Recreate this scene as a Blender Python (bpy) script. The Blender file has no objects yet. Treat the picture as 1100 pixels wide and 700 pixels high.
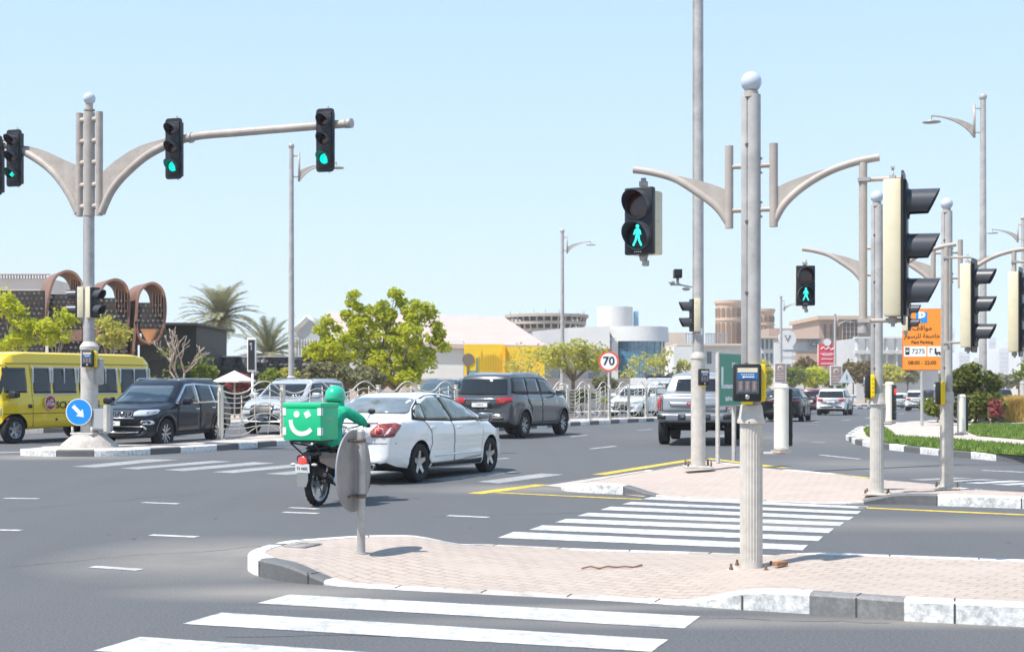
import bpy, bmesh, math, random
from mathutils import Vector, Matrix, noise
from mathutils.bvhtree import BVHTree
from mathutils.geometry import delaunay_2d_cdt
random.seed(7)
R = math.radians
sc = bpy.context.scene
C = sc.collection
# ------------------------------------------------------------------ camera
F, CX, HY, H = 1500.0, 550.0, 411.0, 1.65       # focal length, centre column, horizon row (photo pixels), eye height
def G(px, py, h=0.0):
    Y = F * (H - h) / (py - HY)
    return ((px - CX) / F * Y, Y)
def P(px, py, Y):
    return Vector(((px - CX) / F * Y, Y, H + (HY - py) / F * Y))
cam_d = bpy.data.cameras.new('camera'); cam = bpy.data.objects.new('camera', cam_d); C.objects.link(cam)
cam.location = (0, 0, H); cam.rotation_euler = (R(90), 0, 0)
cam_d.sensor_width = 36; cam_d.lens = 36 * F / 1100; cam_d.shift_y = 61 / 1100
cam_d.clip_start = 0.1; cam_d.clip_end = 6000
cam_d.dof.use_dof = True; cam_d.dof.focus_distance = 18; cam_d.dof.aperture_fstop = 4.0
sc.camera = cam
# ------------------------------------------------------------------ sky, sun, exposure
SUN_EL, SUN_DIR = R(60), Vector((-0.85, -0.53, 0)).normalized()   # towards the sun, level part
w = bpy.data.worlds.new('World'); sc.world = w; w.use_nodes = True
nt = w.node_tree; nt.nodes.clear()
sky = nt.nodes.new('ShaderNodeTexSky'); sky.sky_type = 'NISHITA'; sky.sun_disc = False
sky.sun_elevation = SUN_EL; sky.sun_rotation = math.atan2(SUN_DIR.x, SUN_DIR.y)
sky.altitude = 0; sky.air_density = 1.0; sky.dust_density = 0.0; sky.ozone_density = 3.0
bg = nt.nodes.new('ShaderNodeBackground'); bg.inputs[1].default_value = 0.08
wo = nt.nodes.new('ShaderNodeOutputWorld')
_tc = nt.nodes.new('ShaderNodeTexCoord'); _sx = nt.nodes.new('ShaderNodeSeparateXYZ'); nt.links.new(_tc.outputs['Generated'], _sx.inputs[0])
_hz = nt.nodes.new('ShaderNodeValToRGB'); nt.links.new(_sx.outputs[2], _hz.inputs[0])       # pale haze band of a bright desert sky
for _i, (_p, _c) in enumerate(((0.0, (6.9, 8.3, 9.7, 1)), (.30, (4.7, 6.9, 9.3, 1)), (1.0, (1.8, 3.2, 6.0, 1)))):
    _e = (_hz.color_ramp.elements[0] if _i == 0 else _hz.color_ramp.elements.new(_p) if _i == 1 else _hz.color_ramp.elements[2])
    _e.position = _p; _e.color = _c
_mx = nt.nodes.new('ShaderNodeMix'); _mx.data_type = 'RGBA'; _mx.inputs[0].default_value = .8
nt.links.new(sky.outputs[0], _mx.inputs[6]); nt.links.new(_hz.outputs[0], _mx.inputs[7]); nt.links.new(_mx.outputs[2], bg.inputs[0])
nt.links.new(bg.outputs[0], wo.inputs[0])
sl = bpy.data.lights.new('sun', 'SUN'); so = bpy.data.objects.new('sun', sl); C.objects.link(so)
sl.energy = 4.0; sl.angle = R(0.53); sl.color = (1, .95, .88)
sv = Vector((SUN_DIR.x * math.cos(SUN_EL), SUN_DIR.y * math.cos(SUN_EL), math.sin(SUN_EL)))
so.rotation_euler = sv.to_track_quat('Z', 'Y').to_euler()
so.location = (0, 0, 60)
sc.view_settings.view_transform = 'Standard'; sc.view_settings.look = 'None'
sc.view_settings.exposure = 0.72; sc.view_settings.gamma = 1.0
# ------------------------------------------------------------------ materials
MATS = {}
def mat(name, col, rough=.6, metal=0., var=0., vscale=6., bump=0., bscale=60., coat=0., emit=None, es=1., spec=.5, alpha=1., col2=None, dirt=None):
    if name in MATS: return MATS[name]
    m = bpy.data.materials.new(name); m.use_nodes = True; MATS[name] = m
    n = m.node_tree; b = n.nodes['Principled BSDF']
    b.inputs['Base Color'].default_value = (*col, 1); b.inputs['Roughness'].default_value = rough
    b.inputs['Metallic'].default_value = metal; b.inputs['Coat Weight'].default_value = coat
    b.inputs['Coat Roughness'].default_value = .04; b.inputs['Specular IOR Level'].default_value = spec
    tc = n.nodes.new('ShaderNodeTexCoord')
    if var or col2:
        t = n.nodes.new('ShaderNodeTexNoise'); t.inputs['Scale'].default_value = vscale; t.inputs['Detail'].default_value = 6
        t.inputs['Roughness'].default_value = .65
        n.links.new(tc.outputs['Object'], t.inputs['Vector'])
        r = n.nodes.new('ShaderNodeValToRGB'); r.color_ramp.elements[0].position = .32; r.color_ramp.elements[1].position = .68
        c2 = col2 or tuple(min(1, c * (1 + var)) for c in col)
        c1 = col if col2 else tuple(c * (1 - var) for c in col)
        r.color_ramp.elements[0].color = (*c1, 1); r.color_ramp.elements[1].color = (*c2, 1)
        n.links.new(t.outputs[0], r.inputs[0]); n.links.new(r.outputs[0], b.inputs['Base Color'])
    if bump:
        t = n.nodes.new('ShaderNodeTexNoise'); t.inputs['Scale'].default_value = bscale; t.inputs['Detail'].default_value = 4
        n.links.new(tc.outputs['Object'], t.inputs['Vector'])
        bp = n.nodes.new('ShaderNodeBump'); bp.inputs['Strength'].default_value = bump; bp.inputs['Distance'].default_value = .02
        n.links.new(t.outputs[0], bp.inputs['Height']); n.links.new(bp.outputs[0], b.inputs['Normal'])
    if emit:
        b.inputs['Emission Color'].default_value = (*emit, 1); b.inputs['Emission Strength'].default_value = es
    return m
def nodes_of(m): return m.node_tree, m.node_tree.nodes['Principled BSDF']
# ------------------------------------------------------------------ mesh builder
def lerp(a, b, t): return a + (b - a) * t
class MB:
    def __init__(s): s.v = []; s.f = []; s.m = []; s.cur = 0; s.sm = []; s.smooth = True
    def add(s, vs, fs, mi=None, smooth=None):
        o = len(s.v); s.v += [tuple(p) for p in vs]
        s.f += [tuple(i + o for i in f) for f in fs]
        s.m += [s.cur if mi is None else mi] * len(fs)
        s.sm += [s.smooth if smooth is None else smooth] * len(fs)
        return s
    def box(s, c, d, rot=None, mi=None, bev=0.0):
        x, y, z = d[0] / 2, d[1] / 2, d[2] / 2
        if bev > 0:
            bm = bmesh.new(); bmesh.ops.create_cube(bm, size=1)
            for v in bm.verts: v.co = Vector((v.co.x * d[0], v.co.y * d[1], v.co.z * d[2]))
            bmesh.ops.bevel(bm, geom=bm.edges[:], offset=bev, segments=2, profile=.5, affect='EDGES')
            bm.verts.ensure_lookup_table()
            vs = [v.co.copy() for v in bm.verts]; fs = [[v.index for v in f.verts] for f in bm.faces]; bm.free()
        else:
            vs = [Vector(p) for p in ((-x,-y,-z),(x,-y,-z),(x,y,-z),(-x,y,-z),(-x,-y,z),(x,-y,z),(x,y,z),(-x,y,z))]
            fs = [(0,3,2,1),(4,5,6,7),(0,1,5,4),(1,2,6,5),(2,3,7,6),(3,0,4,7)]
        if rot is not None: vs = [rot @ v for v in vs]
        c = Vector(c); return s.add([v + c for v in vs], fs, mi, False)
    def cyl(s, a, b, r, r2=None, n=16, caps=True, mi=None, smooth=True):
        a, b = Vector(a), Vector(b); r2 = r if r2 is None else r2
        z = (b - a).normalized(); x = z.orthogonal().normalized(); y = z.cross(x)
        vs = []
        for p, q in ((a, r), (b, r2)):
            for i in range(n):
                t = 2 * math.pi * i / n; vs.append(p + (x * math.cos(t) + y * math.sin(t)) * q)
        fs = [(i, (i + 1) % n, n + (i + 1) % n, n + i) for i in range(n)]
        s.add(vs, fs, mi, smooth)
        if caps: s.add(vs[:n], [tuple(reversed(range(n)))], mi, False); s.add(vs[n:], [tuple(range(n))], mi, False)
        return s
    def tube(s, path, r, n=10, mi=None, caps=True):
        path = [Vector(p) for p in path]; k = len(path)
        rr = r if isinstance(r, (list, tuple)) else [r] * k
        vs = []; x = None
        for i, p in enumerate(path):
            t = (path[min(i + 1, k - 1)] - path[max(i - 1, 0)]).normalized()
            if x is None: x = t.orthogonal().normalized()
            x = (x - t * x.dot(t)).normalized(); y = t.cross(x)
            for j in range(n):
                a = 2 * math.pi * j / n; vs.append(p + (x * math.cos(a) + y * math.sin(a)) * rr[i])
        fs = [(i * n + j, i * n + (j + 1) % n, (i + 1) * n + (j + 1) % n, (i + 1) * n + j) for i in range(k - 1) for j in range(n)]
        if caps: fs += [tuple(reversed(range(n))), tuple(range((k - 1) * n, k * n))]
        return s.add(vs, fs, mi, True)
    def lathe(s, prof, n=32, o=(0, 0, 0), axis='Z', mi=None, smooth=True, close=False):
        vs = []; o = Vector(o)
        for r, z in prof:
            for j in range(n):
                a = 2 * math.pi * j / n; c, q = r * math.cos(a), r * math.sin(a)
                vs.append(o + (Vector((c, q, z)) if axis == 'Z' else Vector((c, z, q)) if axis == 'Y' else Vector((z, c, q))))
        k = len(prof); m = k if close else k - 1
        fs = [(i * n + j, i * n + (j + 1) % n, ((i + 1) % k) * n + (j + 1) % n, ((i + 1) % k) * n + j) for i in range(m) for j in range(n)]
        return s.add(vs, fs, mi, smooth)
    def sphere(s, c, r, n=20, mi=None, sc_=(1, 1, 1)):
        k = n // 2; c = Vector(c); vs = []; fs = []
        for i in range(k + 1):
            t = math.pi * i / k
            for j in range(n):
                a = 2 * math.pi * j / n
                vs.append(c + Vector((r * sc_[0] * math.sin(t) * math.cos(a), r * sc_[1] * math.sin(t) * math.sin(a), r * sc_[2] * math.cos(t))))
        fs = [(i * n + j, (i + 1) * n + j, (i + 1) * n + (j + 1) % n, i * n + (j + 1) % n) for i in range(k) for j in range(n)]
        return s.add(vs, fs, mi, True)
    def prism(s, poly, fn, d0, d1, mi=None):
        """poly of 2D points; fn(a, b, d) -> 3D; extruded from d0 to d1"""
        n = len(poly)
        vs = [fn(a, b, d0) for a, b in poly] + [fn(a, b, d1) for a, b in poly]
        fs = [(i, (i + 1) % n, n + (i + 1) % n, n + i) for i in range(n)]
        fs += [tuple(reversed(range(n))), tuple(range(n, 2 * n))]
        return s.add(vs, fs, mi, False)
    def build(s, name, mats, parent=None, sharp=None):
        me = bpy.data.meshes.new(name); me.from_pydata(s.v, [], s.f)
        if not isinstance(mats, (list, tuple)): mats = [mats]
        for m in mats: me.materials.append(m)
        me.polygons.foreach_set('material_index', s.m)
        me.polygons.foreach_set('use_smooth', s.sm)
        me.update()
        bm = bmesh.new(); bm.from_mesh(me)
        if len(bm.faces) < 60000: bmesh.ops.remove_doubles(bm, verts=bm.verts, dist=1e-5)
        if sharp is not False: bmesh.ops.recalc_face_normals(bm, faces=bm.faces)
        bm.to_mesh(me); bm.free()
        if sharp: me.set_sharp_from_angle(angle=R(sharp))
        o = bpy.data.objects.new(name, me); C.objects.link(o)
        if parent: o.parent = parent
        return o
def tag(o, label=None, cat=None, group=None, kind=None):
    if label: o['label'] = label
    if cat: o['category'] = cat
    if group: o['group'] = group
    if kind: o['kind'] = kind
    return o
def thing(name, label, cat, loc=(0, 0, 0), rz=0, group=None):
    o = bpy.data.objects.new(name, None); C.objects.link(o); o.empty_display_size = .2
    o.location = loc; o.rotation_euler = (0, 0, rz)
    return tag(o, label, cat, group)
def copy_tree(o, parent=None):
    c = o.copy(); C.objects.link(c); c.parent = parent
    for ch in list(o.children): copy_tree(ch, c)
    return c
def struct(name, mb, m, sharp=None):
    o = mb.build(name, m, None, sharp); o['kind'] = 'structure'; return o
def text_obj(name, body, size, m, parent, M, depth=.004, bold=0.0, align='CENTER', sx=1.0):
    cu = bpy.data.curves.new(name, 'FONT'); cu.body = body; cu.size = size; cu.extrude = depth; cu.offset = bold
    cu.align_x = align; cu.align_y = 'CENTER'; cu.resolution_u = 3
    t = bpy.data.objects.new(name, cu); C.objects.link(t)
    bpy.context.view_layer.update()
    me = bpy.data.meshes.new_from_object(t.evaluated_get(bpy.context.evaluated_depsgraph_get()))
    bpy.data.objects.remove(t); bpy.data.curves.remove(cu)
    me.name = name; me.transform(M @ Matrix.Diagonal((sx, 1, 1, 1))); me.materials.clear(); me.materials.append(m)
    o = bpy.data.objects.new(name, me); C.objects.link(o)
    if parent: o.parent = parent
    return o
def facing_camera_side(yaw=0):
    """rotation putting text (XY plane) upright, its front towards -Y, then turned by yaw"""
    return Matrix.Rotation(yaw, 4, 'Z') @ Matrix.Rotation(R(90), 4, 'X')
def circle_pts(cx, cy, r, n=32, a0=0, a1=2 * math.pi, end=False):
    k = n if not end else n - 1
    return [(cx + r * math.cos(a0 + (a1 - a0) * i / k), cy + r * math.sin(a0 + (a1 - a0) * i / k)) for i in range(n)]
def smooth_path(pts, n=8):
    pts = [Vector(p) for p in pts]; out = []
    for i in range(len(pts) - 1):
        p0 = pts[max(i - 1, 0)]; p1 = pts[i]; p2 = pts[i + 1]; p3 = pts[min(i + 2, len(pts) - 1)]
        for k in range(n):
            t = k / n
            out.append(.5 * ((2 * p1) + (p2 - p0) * t + (2 * p0 - 5 * p1 + 4 * p2 - p3) * t * t + (3 * p1 - p0 - 3 * p2 + p3) * t ** 3))
    out.append(pts[-1]); return out
# ------------------------------------------------------------------ ground materials
def N(n, t, **kw):
    x = n.nodes.new(t)
    for k, v in kw.items():
        if k in x.inputs.keys(): x.inputs[k].default_value = v
        else: setattr(x, k, v)
    return x
def mixc(n, fac, a, b, mode='MIX'):
    m = n.nodes.new('ShaderNodeMix'); m.data_type = 'RGBA'; m.blend_type = mode
    for s, v in ((0, fac), (6, a), (7, b)):
        if hasattr(v, 'is_linked') or isinstance(v, bpy.types.NodeSocket): n.links.new(v, m.inputs[s])
        else: m.inputs[s].default_value = v if s == 0 else (*v, 1)
    return m.outputs[2]
def ramp(n, src, p0, p1, c0=(0, 0, 0), c1=(1, 1, 1)):
    r = n.nodes.new('ShaderNodeValToRGB'); r.color_ramp.elements[0].position = p0; r.color_ramp.elements[1].position = p1
    r.color_ramp.elements[0].color = (*c0, 1); r.color_ramp.elements[1].color = (*c1, 1)
    n.links.new(src, r.inputs[0]); return r.outputs[0]
def math_(n, op, a, b=None, clamp=False):
    m = n.nodes.new('ShaderNodeMath'); m.operation = op; m.use_clamp = clamp
    for i, v in enumerate((a, b)):
        if v is None: continue
        if isinstance(v, bpy.types.NodeSocket): n.links.new(v, m.inputs[i])
        else: m.inputs[i].default_value = v
    return m.outputs[0]
ROAD_YAW = math.atan2(.49, .87)
def make_asphalt():
    m = mat('asphalt', (.085, .088, .096), .85); n, b = nodes_of(m)
    geo = n.nodes.new('ShaderNodeNewGeometry'); pos = geo.outputs['Position']
    fine = N(n, 'ShaderNodeTexNoise', Scale=48., Detail=5., Roughness=.8); n.links.new(pos, fine.inputs['Vector'])
    vor = N(n, 'ShaderNodeTexVoronoi', Scale=70.); n.links.new(pos, vor.inputs['Vector'])
    big = N(n, 'ShaderNodeTexNoise', Scale=.35, Detail=5., Roughness=.6); n.links.new(pos, big.inputs['Vector'])
    mp = N(n, 'ShaderNodeMapping', Scale=(1.3, .09, 1)); mp.inputs['Rotation'].default_value = (0, 0, ROAD_YAW)
    n.links.new(pos, mp.inputs['Vector'])
    tr = N(n, 'ShaderNodeTexNoise', Scale=1., Detail=3.); n.links.new(mp.outputs[0], tr.inputs['Vector'])
    mp2 = N(n, 'ShaderNodeMapping', Scale=(.1, 1.6, 1)); n.links.new(pos, mp2.inputs['Vector'])
    tr2 = N(n, 'ShaderNodeTexNoise', Scale=1., Detail=3.); n.links.new(mp2.outputs[0], tr2.inputs['Vector'])
    c = mixc(n, ramp(n, big.outputs[0], .35, .65), (.056, .060, .070), (.072, .075, .083))
    c = mixc(n, math_(n, 'MULTIPLY', ramp(n, tr.outputs[0], .4, .62), .6), c, (.080, .082, .089))
    c = mixc(n, math_(n, 'MULTIPLY', ramp(n, tr2.outputs[0], .5, .7), .28), c, (.062, .066, .078))
    c = mixc(n, ramp(n, fine.outputs[0], .38, .62, (0, 0, 0), (.85, .85, .85)), c, (.15, .15, .15))
    c = mixc(n, ramp(n, vor.outputs[0], .0, .25, (.8, .8, .8), (0, 0, 0)), c, (.035, .035, .038))
    # pale sand blown against the island noses and kerbs
    for (sx, sy, rx, ry, am) in ((G(225, 598) + (1.5, 1.7, .8)), (G(300, 636) + (1.3, .5, .6)), (G(560, 525) + (2.2, 1.1, .5)), (G(40, 491) + (3.2, 1.2, .7)), (G(880, 668) + (3.4, .28, .55)), (G(600, 652) + (2.2, .18, .5)), (G(930, 500) + (2.4, 3.2, .35)), (G(1000, 562) + (4, .9, .4)), (G(820, 470) + (5, 6, .25))):
        d = n.nodes.new('ShaderNodeVectorMath'); d.operation = 'SUBTRACT'; n.links.new(pos, d.inputs[0]); d.inputs[1].default_value = (sx, sy, 0)
        e = n.nodes.new('ShaderNodeVectorMath'); e.operation = 'DIVIDE'; n.links.new(d.outputs[0], e.inputs[0]); e.inputs[1].default_value = (rx, ry, 10)
        l = n.nodes.new('ShaderNodeVectorMath'); l.operation = 'LENGTH'; n.links.new(e.outputs[0], l.inputs[0])
        f = math_(n, 'SUBTRACT', 1.15, l.outputs['Value'], True)
        f = math_(n, 'MULTIPLY', f, math_(n, 'ADD', ramp(n, big.outputs[0], .3, .7), .4)); f = math_(n, 'MULTIPLY', f, am * .75, True)
        c = mixc(n, f, c, (.36, .32, .27))
    n.links.new(c, b.inputs['Base Color'])
    bp = N(n, 'ShaderNodeBump', Strength=.5, Distance=.004)
    n.links.new(fine.outputs[0], bp.inputs['Height']); n.links.new(bp.outputs[0], b.inputs['Normal'])
    return m
def make_paint(name, col, worn, scale=9.):
    m = mat(name, col, .7); n, b = nodes_of(m)
    geo = n.nodes.new('ShaderNodeNewGeometry'); pos = geo.outputs['Position']
    t = N(n, 'ShaderNodeTexNoise', Scale=scale, Detail=8., Roughness=.75); n.links.new(pos, t.inputs['Vector'])
    t2 = N(n, 'ShaderNodeTexNoise', Scale=1.1, Detail=3.); n.links.new(pos, t2.inputs['Vector'])
    f = math_(n, 'ADD', t.outputs[0], math_(n, 'MULTIPLY', t2.outputs[0], .35))
    c = mixc(n, ramp(n, f, .80 - worn, .92 - worn * .6), col, tuple(x * .45 + .05 for x in col))
    fine = N(n, 'ShaderNodeTexNoise', Scale=110., Detail=2.); n.links.new(pos, fine.inputs['Vector'])
    c = mixc(n, ramp(n, fine.outputs[0], .55, .75, (0, 0, 0), (.45, .45, .45)), c, tuple(x * .55 for x in col))
    n.links.new(c, b.inputs['Base Color'])
    bp = N(n, 'ShaderNodeBump', Strength=.3, Distance=.003); n.links.new(fine.outputs[0], bp.inputs['Height']); n.links.new(bp.outputs[0], b.inputs['Normal'])
    return m
def make_paving(name, rot, c1, c2, cm):
    m = mat(name, c1, .9); n, b = nodes_of(m)
    geo = n.nodes.new('ShaderNodeNewGeometry'); pos = geo.outputs['Position']
    mp = N(n, 'ShaderNodeMapping'); mp.inputs['Rotation'].default_value = (0, 0, rot); n.links.new(pos, mp.inputs['Vector'])
    br = n.nodes.new('ShaderNodeTexBrick'); n.links.new(mp.outputs[0], br.inputs['Vector'])
    br.offset = .5
    for k, v in (('Scale', 1.), ('Mortar Size', .0055), ('Mortar Smooth', .3), ('Bias', 0.), ('Brick Width', .21), ('Row Height', .105)): br.inputs[k].default_value = v
    br.inputs['Color1'].default_value = (*c1, 1); br.inputs['Color2'].default_value = (*c2, 1); br.inputs['Mortar'].default_value = (*cm, 1)
    t = N(n, 'ShaderNodeTexNoise', Scale=1.3, Detail=6., Roughness=.65); n.links.new(pos, t.inputs['Vector'])
    # sand fills the joints in places and leaves them open in others
    c = mixc(n, ramp(n, t.outputs[0], .50, .72), br.outputs[0], tuple((a + q) / 2 for a, q in zip(c1, c2)))
    c = mixc(n, ramp(n, t.outputs[0], .3, .7, (.0, .0, .0), (.35, .35, .35)), c, (.54, .46, .395))
    f = N(n, 'ShaderNodeTexNoise', Scale=45., Detail=4.); n.links.new(pos, f.inputs['Vector'])
    c = mixc(n, ramp(n, f.outputs[0], .35, .7, (0, 0, 0), (.3, .3, .3)), c, tuple(x * .6 for x in c1))
    n.links.new(c, b.inputs['Base Color'])
    bp = N(n, 'ShaderNodeBump', Strength=.6, Distance=.006); bp.invert = True
    n.links.new(br.outputs['Fac'], bp.inputs['Height']); n.links.new(bp.outputs[0], b.inputs['Normal'])
    return m
M_asph = make_asphalt()
M_white = make_paint('road_paint_white', (.74, .74, .73), .27)
M_worn = make_paint('road_paint_worn', (.50, .50, .49), .36)
M_yellow = make_paint('road_paint_yellow', (.86, .60, .04), .24)
M_pave = make_paving('pink_block_paving', R(38), (.49, .405, .345), (.42, .345, .295), (.18, .145, .12))
M_pave2 = make_paving('pink_block_paving_far', R(-29), (.52, .42, .36), (.46, .375, .325), (.26, .21, .18))
M_kw = make_paint('kerb_white_paint', (.82, .81, .79), .17, 14.)
M_kd = make_paint('kerb_dark_paint', (.17, .17, .175), .34, 14.)
M_kg = make_paint('kerb_grey_paint', (.30, .295, .29), .34, 14.)
M_conc = mat('kerb_concrete', (.46, .42, .38), .9, var=.25, vscale=5, bump=.4, bscale=40)
M_sand = mat('sandy_ground', (.46, .38, .30), .95, var=.15, vscale=.4, bump=.5, bscale=8)
M_apron = mat('sanded_concrete', (.50, .44, .39), .95, var=.2, vscale=2.5, bump=.3, bscale=30)
# ------------------------------------------------------------------ sheets
def slope(y): return -.012 * max(0., min(y, 150.) - 58.)      # the road dips gently beyond the junction
g = MB(); ys_ = [-300, 40, 58, 80, 100, 125, 150, 4000]
for ya, yb in zip(ys_, ys_[1:]): g.add([(-2500, ya, -.03 + slope(ya)), (2500, ya, -.03 + slope(ya)), (2500, yb, -.03 + slope(yb)), (-2500, yb, -.03 + slope(yb))], [(0, 1, 2, 3)], None, False)
struct('ground', g, M_sand)
def poly_sheet(name, pts, z, m, n=None):
    g = MB(); g.add([(x, y, z) for x, y in pts], [tuple(range(len(pts)))]); return struct(name, g, m)
# carriageway: one sheet with a straight arm running away to the right and one across the foreground
dv = Vector((.49, .87)).normalized(); nv = Vector((dv.y, -dv.x))
far_l = [Vector((-13.5, 40)), Vector((-13.5, 40)) + dv * 260]
road = [(-90, -20), (90, -20), (90, 36), (34, 44), (27, 52), (40, 75), (62, 100), (95, 125), (150, 145), (150, 205), (70, 185), (40, 165), (22, 140), (12, 115), (5, 92), (0, 76), (-6, 62), (-16.5, 44), (-24, 38), (-90, 36)]
bd_ = []
for i in range(len(road)):
    a, b = Vector(road[i - 1]), Vector(road[i]); n_ = max(1, int((b - a).length / 6)); bd_ += [a.lerp(b, k / n_) for k in range(n_)]
pt_ = list(bd_) + [Vector((x + .01, y)) for x in range(-88, 150, 8) for y in range(54, 205, 6)]
vs_, es_, fs_, *_ = delaunay_2d_cdt(pt_, [(k, (k + 1) % len(bd_)) for k in range(len(bd_))], [], 1, 1e-5)
g = MB(); g.add([(v.x, v.y, slope(v.y)) for v in vs_], [tuple(f) for f in fs_], None, False); struct('road', g, M_asph)
MZ = .004
markings = MB(); worn_m = MB(); yel = MB()
def quad_px(mb, pts, z=MZ): mb.add([(*G(x, y), z) for x, y in pts], [tuple(range(len(pts)))], smooth=False)
for q in ([(276, 648), (735, 675), (752, 662), (311, 638.5)], [(196, 670), (700, 700), (718, 687), (238, 658)]):
    quad_px(markings, q)
a, b_, c_, d_ = G(100, 699), G(151, 684), G(196, 670), G(238, 658)
# third bar runs out of the bottom of the frame, parallel to the second
A1 = Vector(G(100, 699)); A2 = Vector(G(151, 684)); D2 = Vector(G(700, 700)) - Vector(G(196, 670)); D3 = Vector(G(718, 687)) - Vector(G(238, 658))
markings.add([(*A1, MZ), (*(A1 + D2), MZ), (*(A2 + D3), MZ), (*A2, MZ)], [(0, 1, 2, 3)], smooth=False)
st = Vector(G(100, 699)) - Vector(G(196, 670))
for k in (1, 2):
    markings.add([(*(A1 + st * k), MZ), (*(A1 + D2 + st * k), MZ), (*(A2 + D3 + st * k), MZ), (*(A2 + st * k), MZ)], [(0, 1, 2, 3)], smooth=False)
L = [((535, 577.5), (552, 571)), ((568, 569), (583, 564)), ((596, 561), (609, 557)), ((620, 554), (632, 550.5)), ((645, 547.5), (656, 544)), ((668, 541.5), (678, 539)), ((690, 536), (700, 533.6))]
Rr = [((862, 591), (868, 585.5)), ((879, 581), (884.5, 576)), ((890, 572.5), (896, 567.5)), ((902, 565), (907, 561)), ((912, 558.5), (917, 555)), ((921, 552), (925, 549)), ((929, 546.5), (933, 544))]
for (l, r) in zip(L, Rr): quad_px(markings, [l[0], r[0], r[1], l[1]])
# worn zebra over the main carriageway between mast and far island
zb = [[(77, 501), (102, 502), (192, 493.6), (160, 493)], [(128, 503), (148, 504), (250, 495.6), (229, 494.7)], [(176, 504.6), (198, 506), (295, 497.3), (272, 496.3)],
      [(227, 507), (250, 508), (345, 499), (321, 498)], [(284, 508.8), (309, 510), (397, 501.2), (374, 500)], [(340, 511), (364, 512.3), (449, 503), (426, 502)],
      [(397, 513), (421, 514.3), (500, 505), (478, 504)], [(454, 515.2), (478, 516.6), (552, 507), (529, 506)], [(512, 517.4), (535.5, 519), (606, 509.6), (581, 508.4)]]
for q in zb: quad_px(worn_m, q)
def dash(mb, x0, y0, x1, y1, wd=.12):
    a, b = Vector(G(x0, y0)), Vector(G(x1, y1)); t = (b - a).normalized(); q = Vector((-t.y, t.x)) * wd / 2
    mb.add([(*(a - q), MZ), (*(b - q), MZ), (*(b + q), MZ), (*(a + q), MZ)], [(0, 1, 2, 3)], smooth=False)
for d in ((4.6, 535, 41.7, 535.5), (153, 539.5, 191.6, 541), (-10, 569, 23, 569.5), (162, 574.5, 211.7, 576.6), (99, 608.5, 150, 612), (311, 545, 342, 546.5), (304, 550, 342, 551.4), (481, 553.7, 525, 555.6),
          (634, 482, 661, 479), (613, 469, 631, 467), (684, 462, 700, 461), (532, 493, 546, 492), (540, 506.8, 554, 506.6), (880.6, 488.4, 924, 493), (871, 474.5, 886, 475.3), (866, 455.6, 880, 455.6), (770, 468.5, 788, 466.5), (1055, 505, 1100, 507)):
    dash(markings, *d)
lane_ = [Vector(q) for q in ((12.5, 58), (16, 66), (20.5, 78), (25.5, 92), (31, 106), (37, 120), (45, 136))]
lane_ = smooth_path([(q.x, q.y, 0) for q in lane_], 4)
for k in range(0, len(lane_) - 1, 3):
    p, q = lane_[k], lane_[k + 1]; t_ = (q - p).normalized(); s_ = Vector((-t_.y, t_.x, 0)) * .07
    for off in (0, 3.7):
        e = Vector((t_.y, -t_.x, 0)) * off
        markings.add([Vector((v.x, v.y, MZ + slope(v.y) + .004)) for v in (p - s_ + e, q - s_ + e, q + s_ + e, p + s_ + e)], [(0, 1, 2, 3)], smooth=False)
# zebra across the slip lane on the right
for k in range(6):
    x0 = 985 + k * 30
    quad_px(worn_m if k < 2 else markings, [(x0 - 10, 515 + k * 1.7), (x0 + 8, 516 + k * 1.7), (x0 + 62, 513.6 + k * 1.6), (x0 + 40, 512.8 + k * 1.6)])
# pale edge line past the bus
quad_px(worn_m, [(-60, 488), (62, 485), (62, 484), (-60, 486.6)])
def line_px(mb, pts, wd=.15):
    for i in range(len(pts) - 1): dash(mb, *pts[i], *pts[i + 1], wd)
line_px(yel, [(509, 530.2), (583, 520.4)], .26); line_px(yel, [(643, 509.6), (690, 502.2), (741, 494.2), (757, 491.9)], .26)
line_px(yel, [(757, 491.9), (781, 495), (821, 500), (842, 502.4)], .26); line_px(yel, [(885, 507.6), (905, 510.3), (935, 513.5)], .2)
line_px(yel, [(533, 529), (600, 532.2), (690, 536.3)], .13); line_px(yel, [(922, 545), (1000, 548.5), (1110, 553.3)], .16)
cr = MB(); rc = random.Random(12)
for (x0, y0, dx, dy, n_) in ((2.6, 9.6, -.9, .12, 16), (-4.5, 12.5, .6, .5, 18), (-1.0, 17.2, .8, .15, 18), (5.5, 15.0, .7, .1, 12), (-6.5, 18, .5, .7, 20), (.5, 9.1, -.7, -.05, 12)):
    p = Vector((x0, y0, .0015)); d_ = Vector((dx, dy, 0)).normalized(); q_ = Vector((-d_.y, d_.x, 0))
    for k in range(n_):
        p2 = p + d_ * rc.uniform(.12, .25) + q_ * rc.uniform(-.07, .07); w1 = q_ * rc.uniform(.002, .006)
        cr.add([p - w1, p2 - w1, p2 + w1, p + w1], [(0, 1, 2, 3)], None, False); p = p2
struct('asphalt_cracks', cr, mat('crack_dark', (.03, .03, .03), .9))
ps = MB()
for k in range(16):
    x, y = rc.uniform(-7, 6), rc.uniform(9, 24); r_ = rc.uniform(.015, .04)
    ps.add([(x + r_ * math.cos(a * .7) * rc.uniform(.6, 1.2), y + r_ * math.sin(a * .7) * rc.uniform(.6, 1.2), .0022 + k * 1e-5) for a in range(9)], [tuple(range(9))], None, False)
struct('oil_spots', ps, mat('oil_spot', (.052, .053, .057), .55))
struct('road_markings', markings, M_white); struct('worn_road_markings', worn_m, M_worn); struct('yellow_road_lines', yel, M_yellow)
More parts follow.
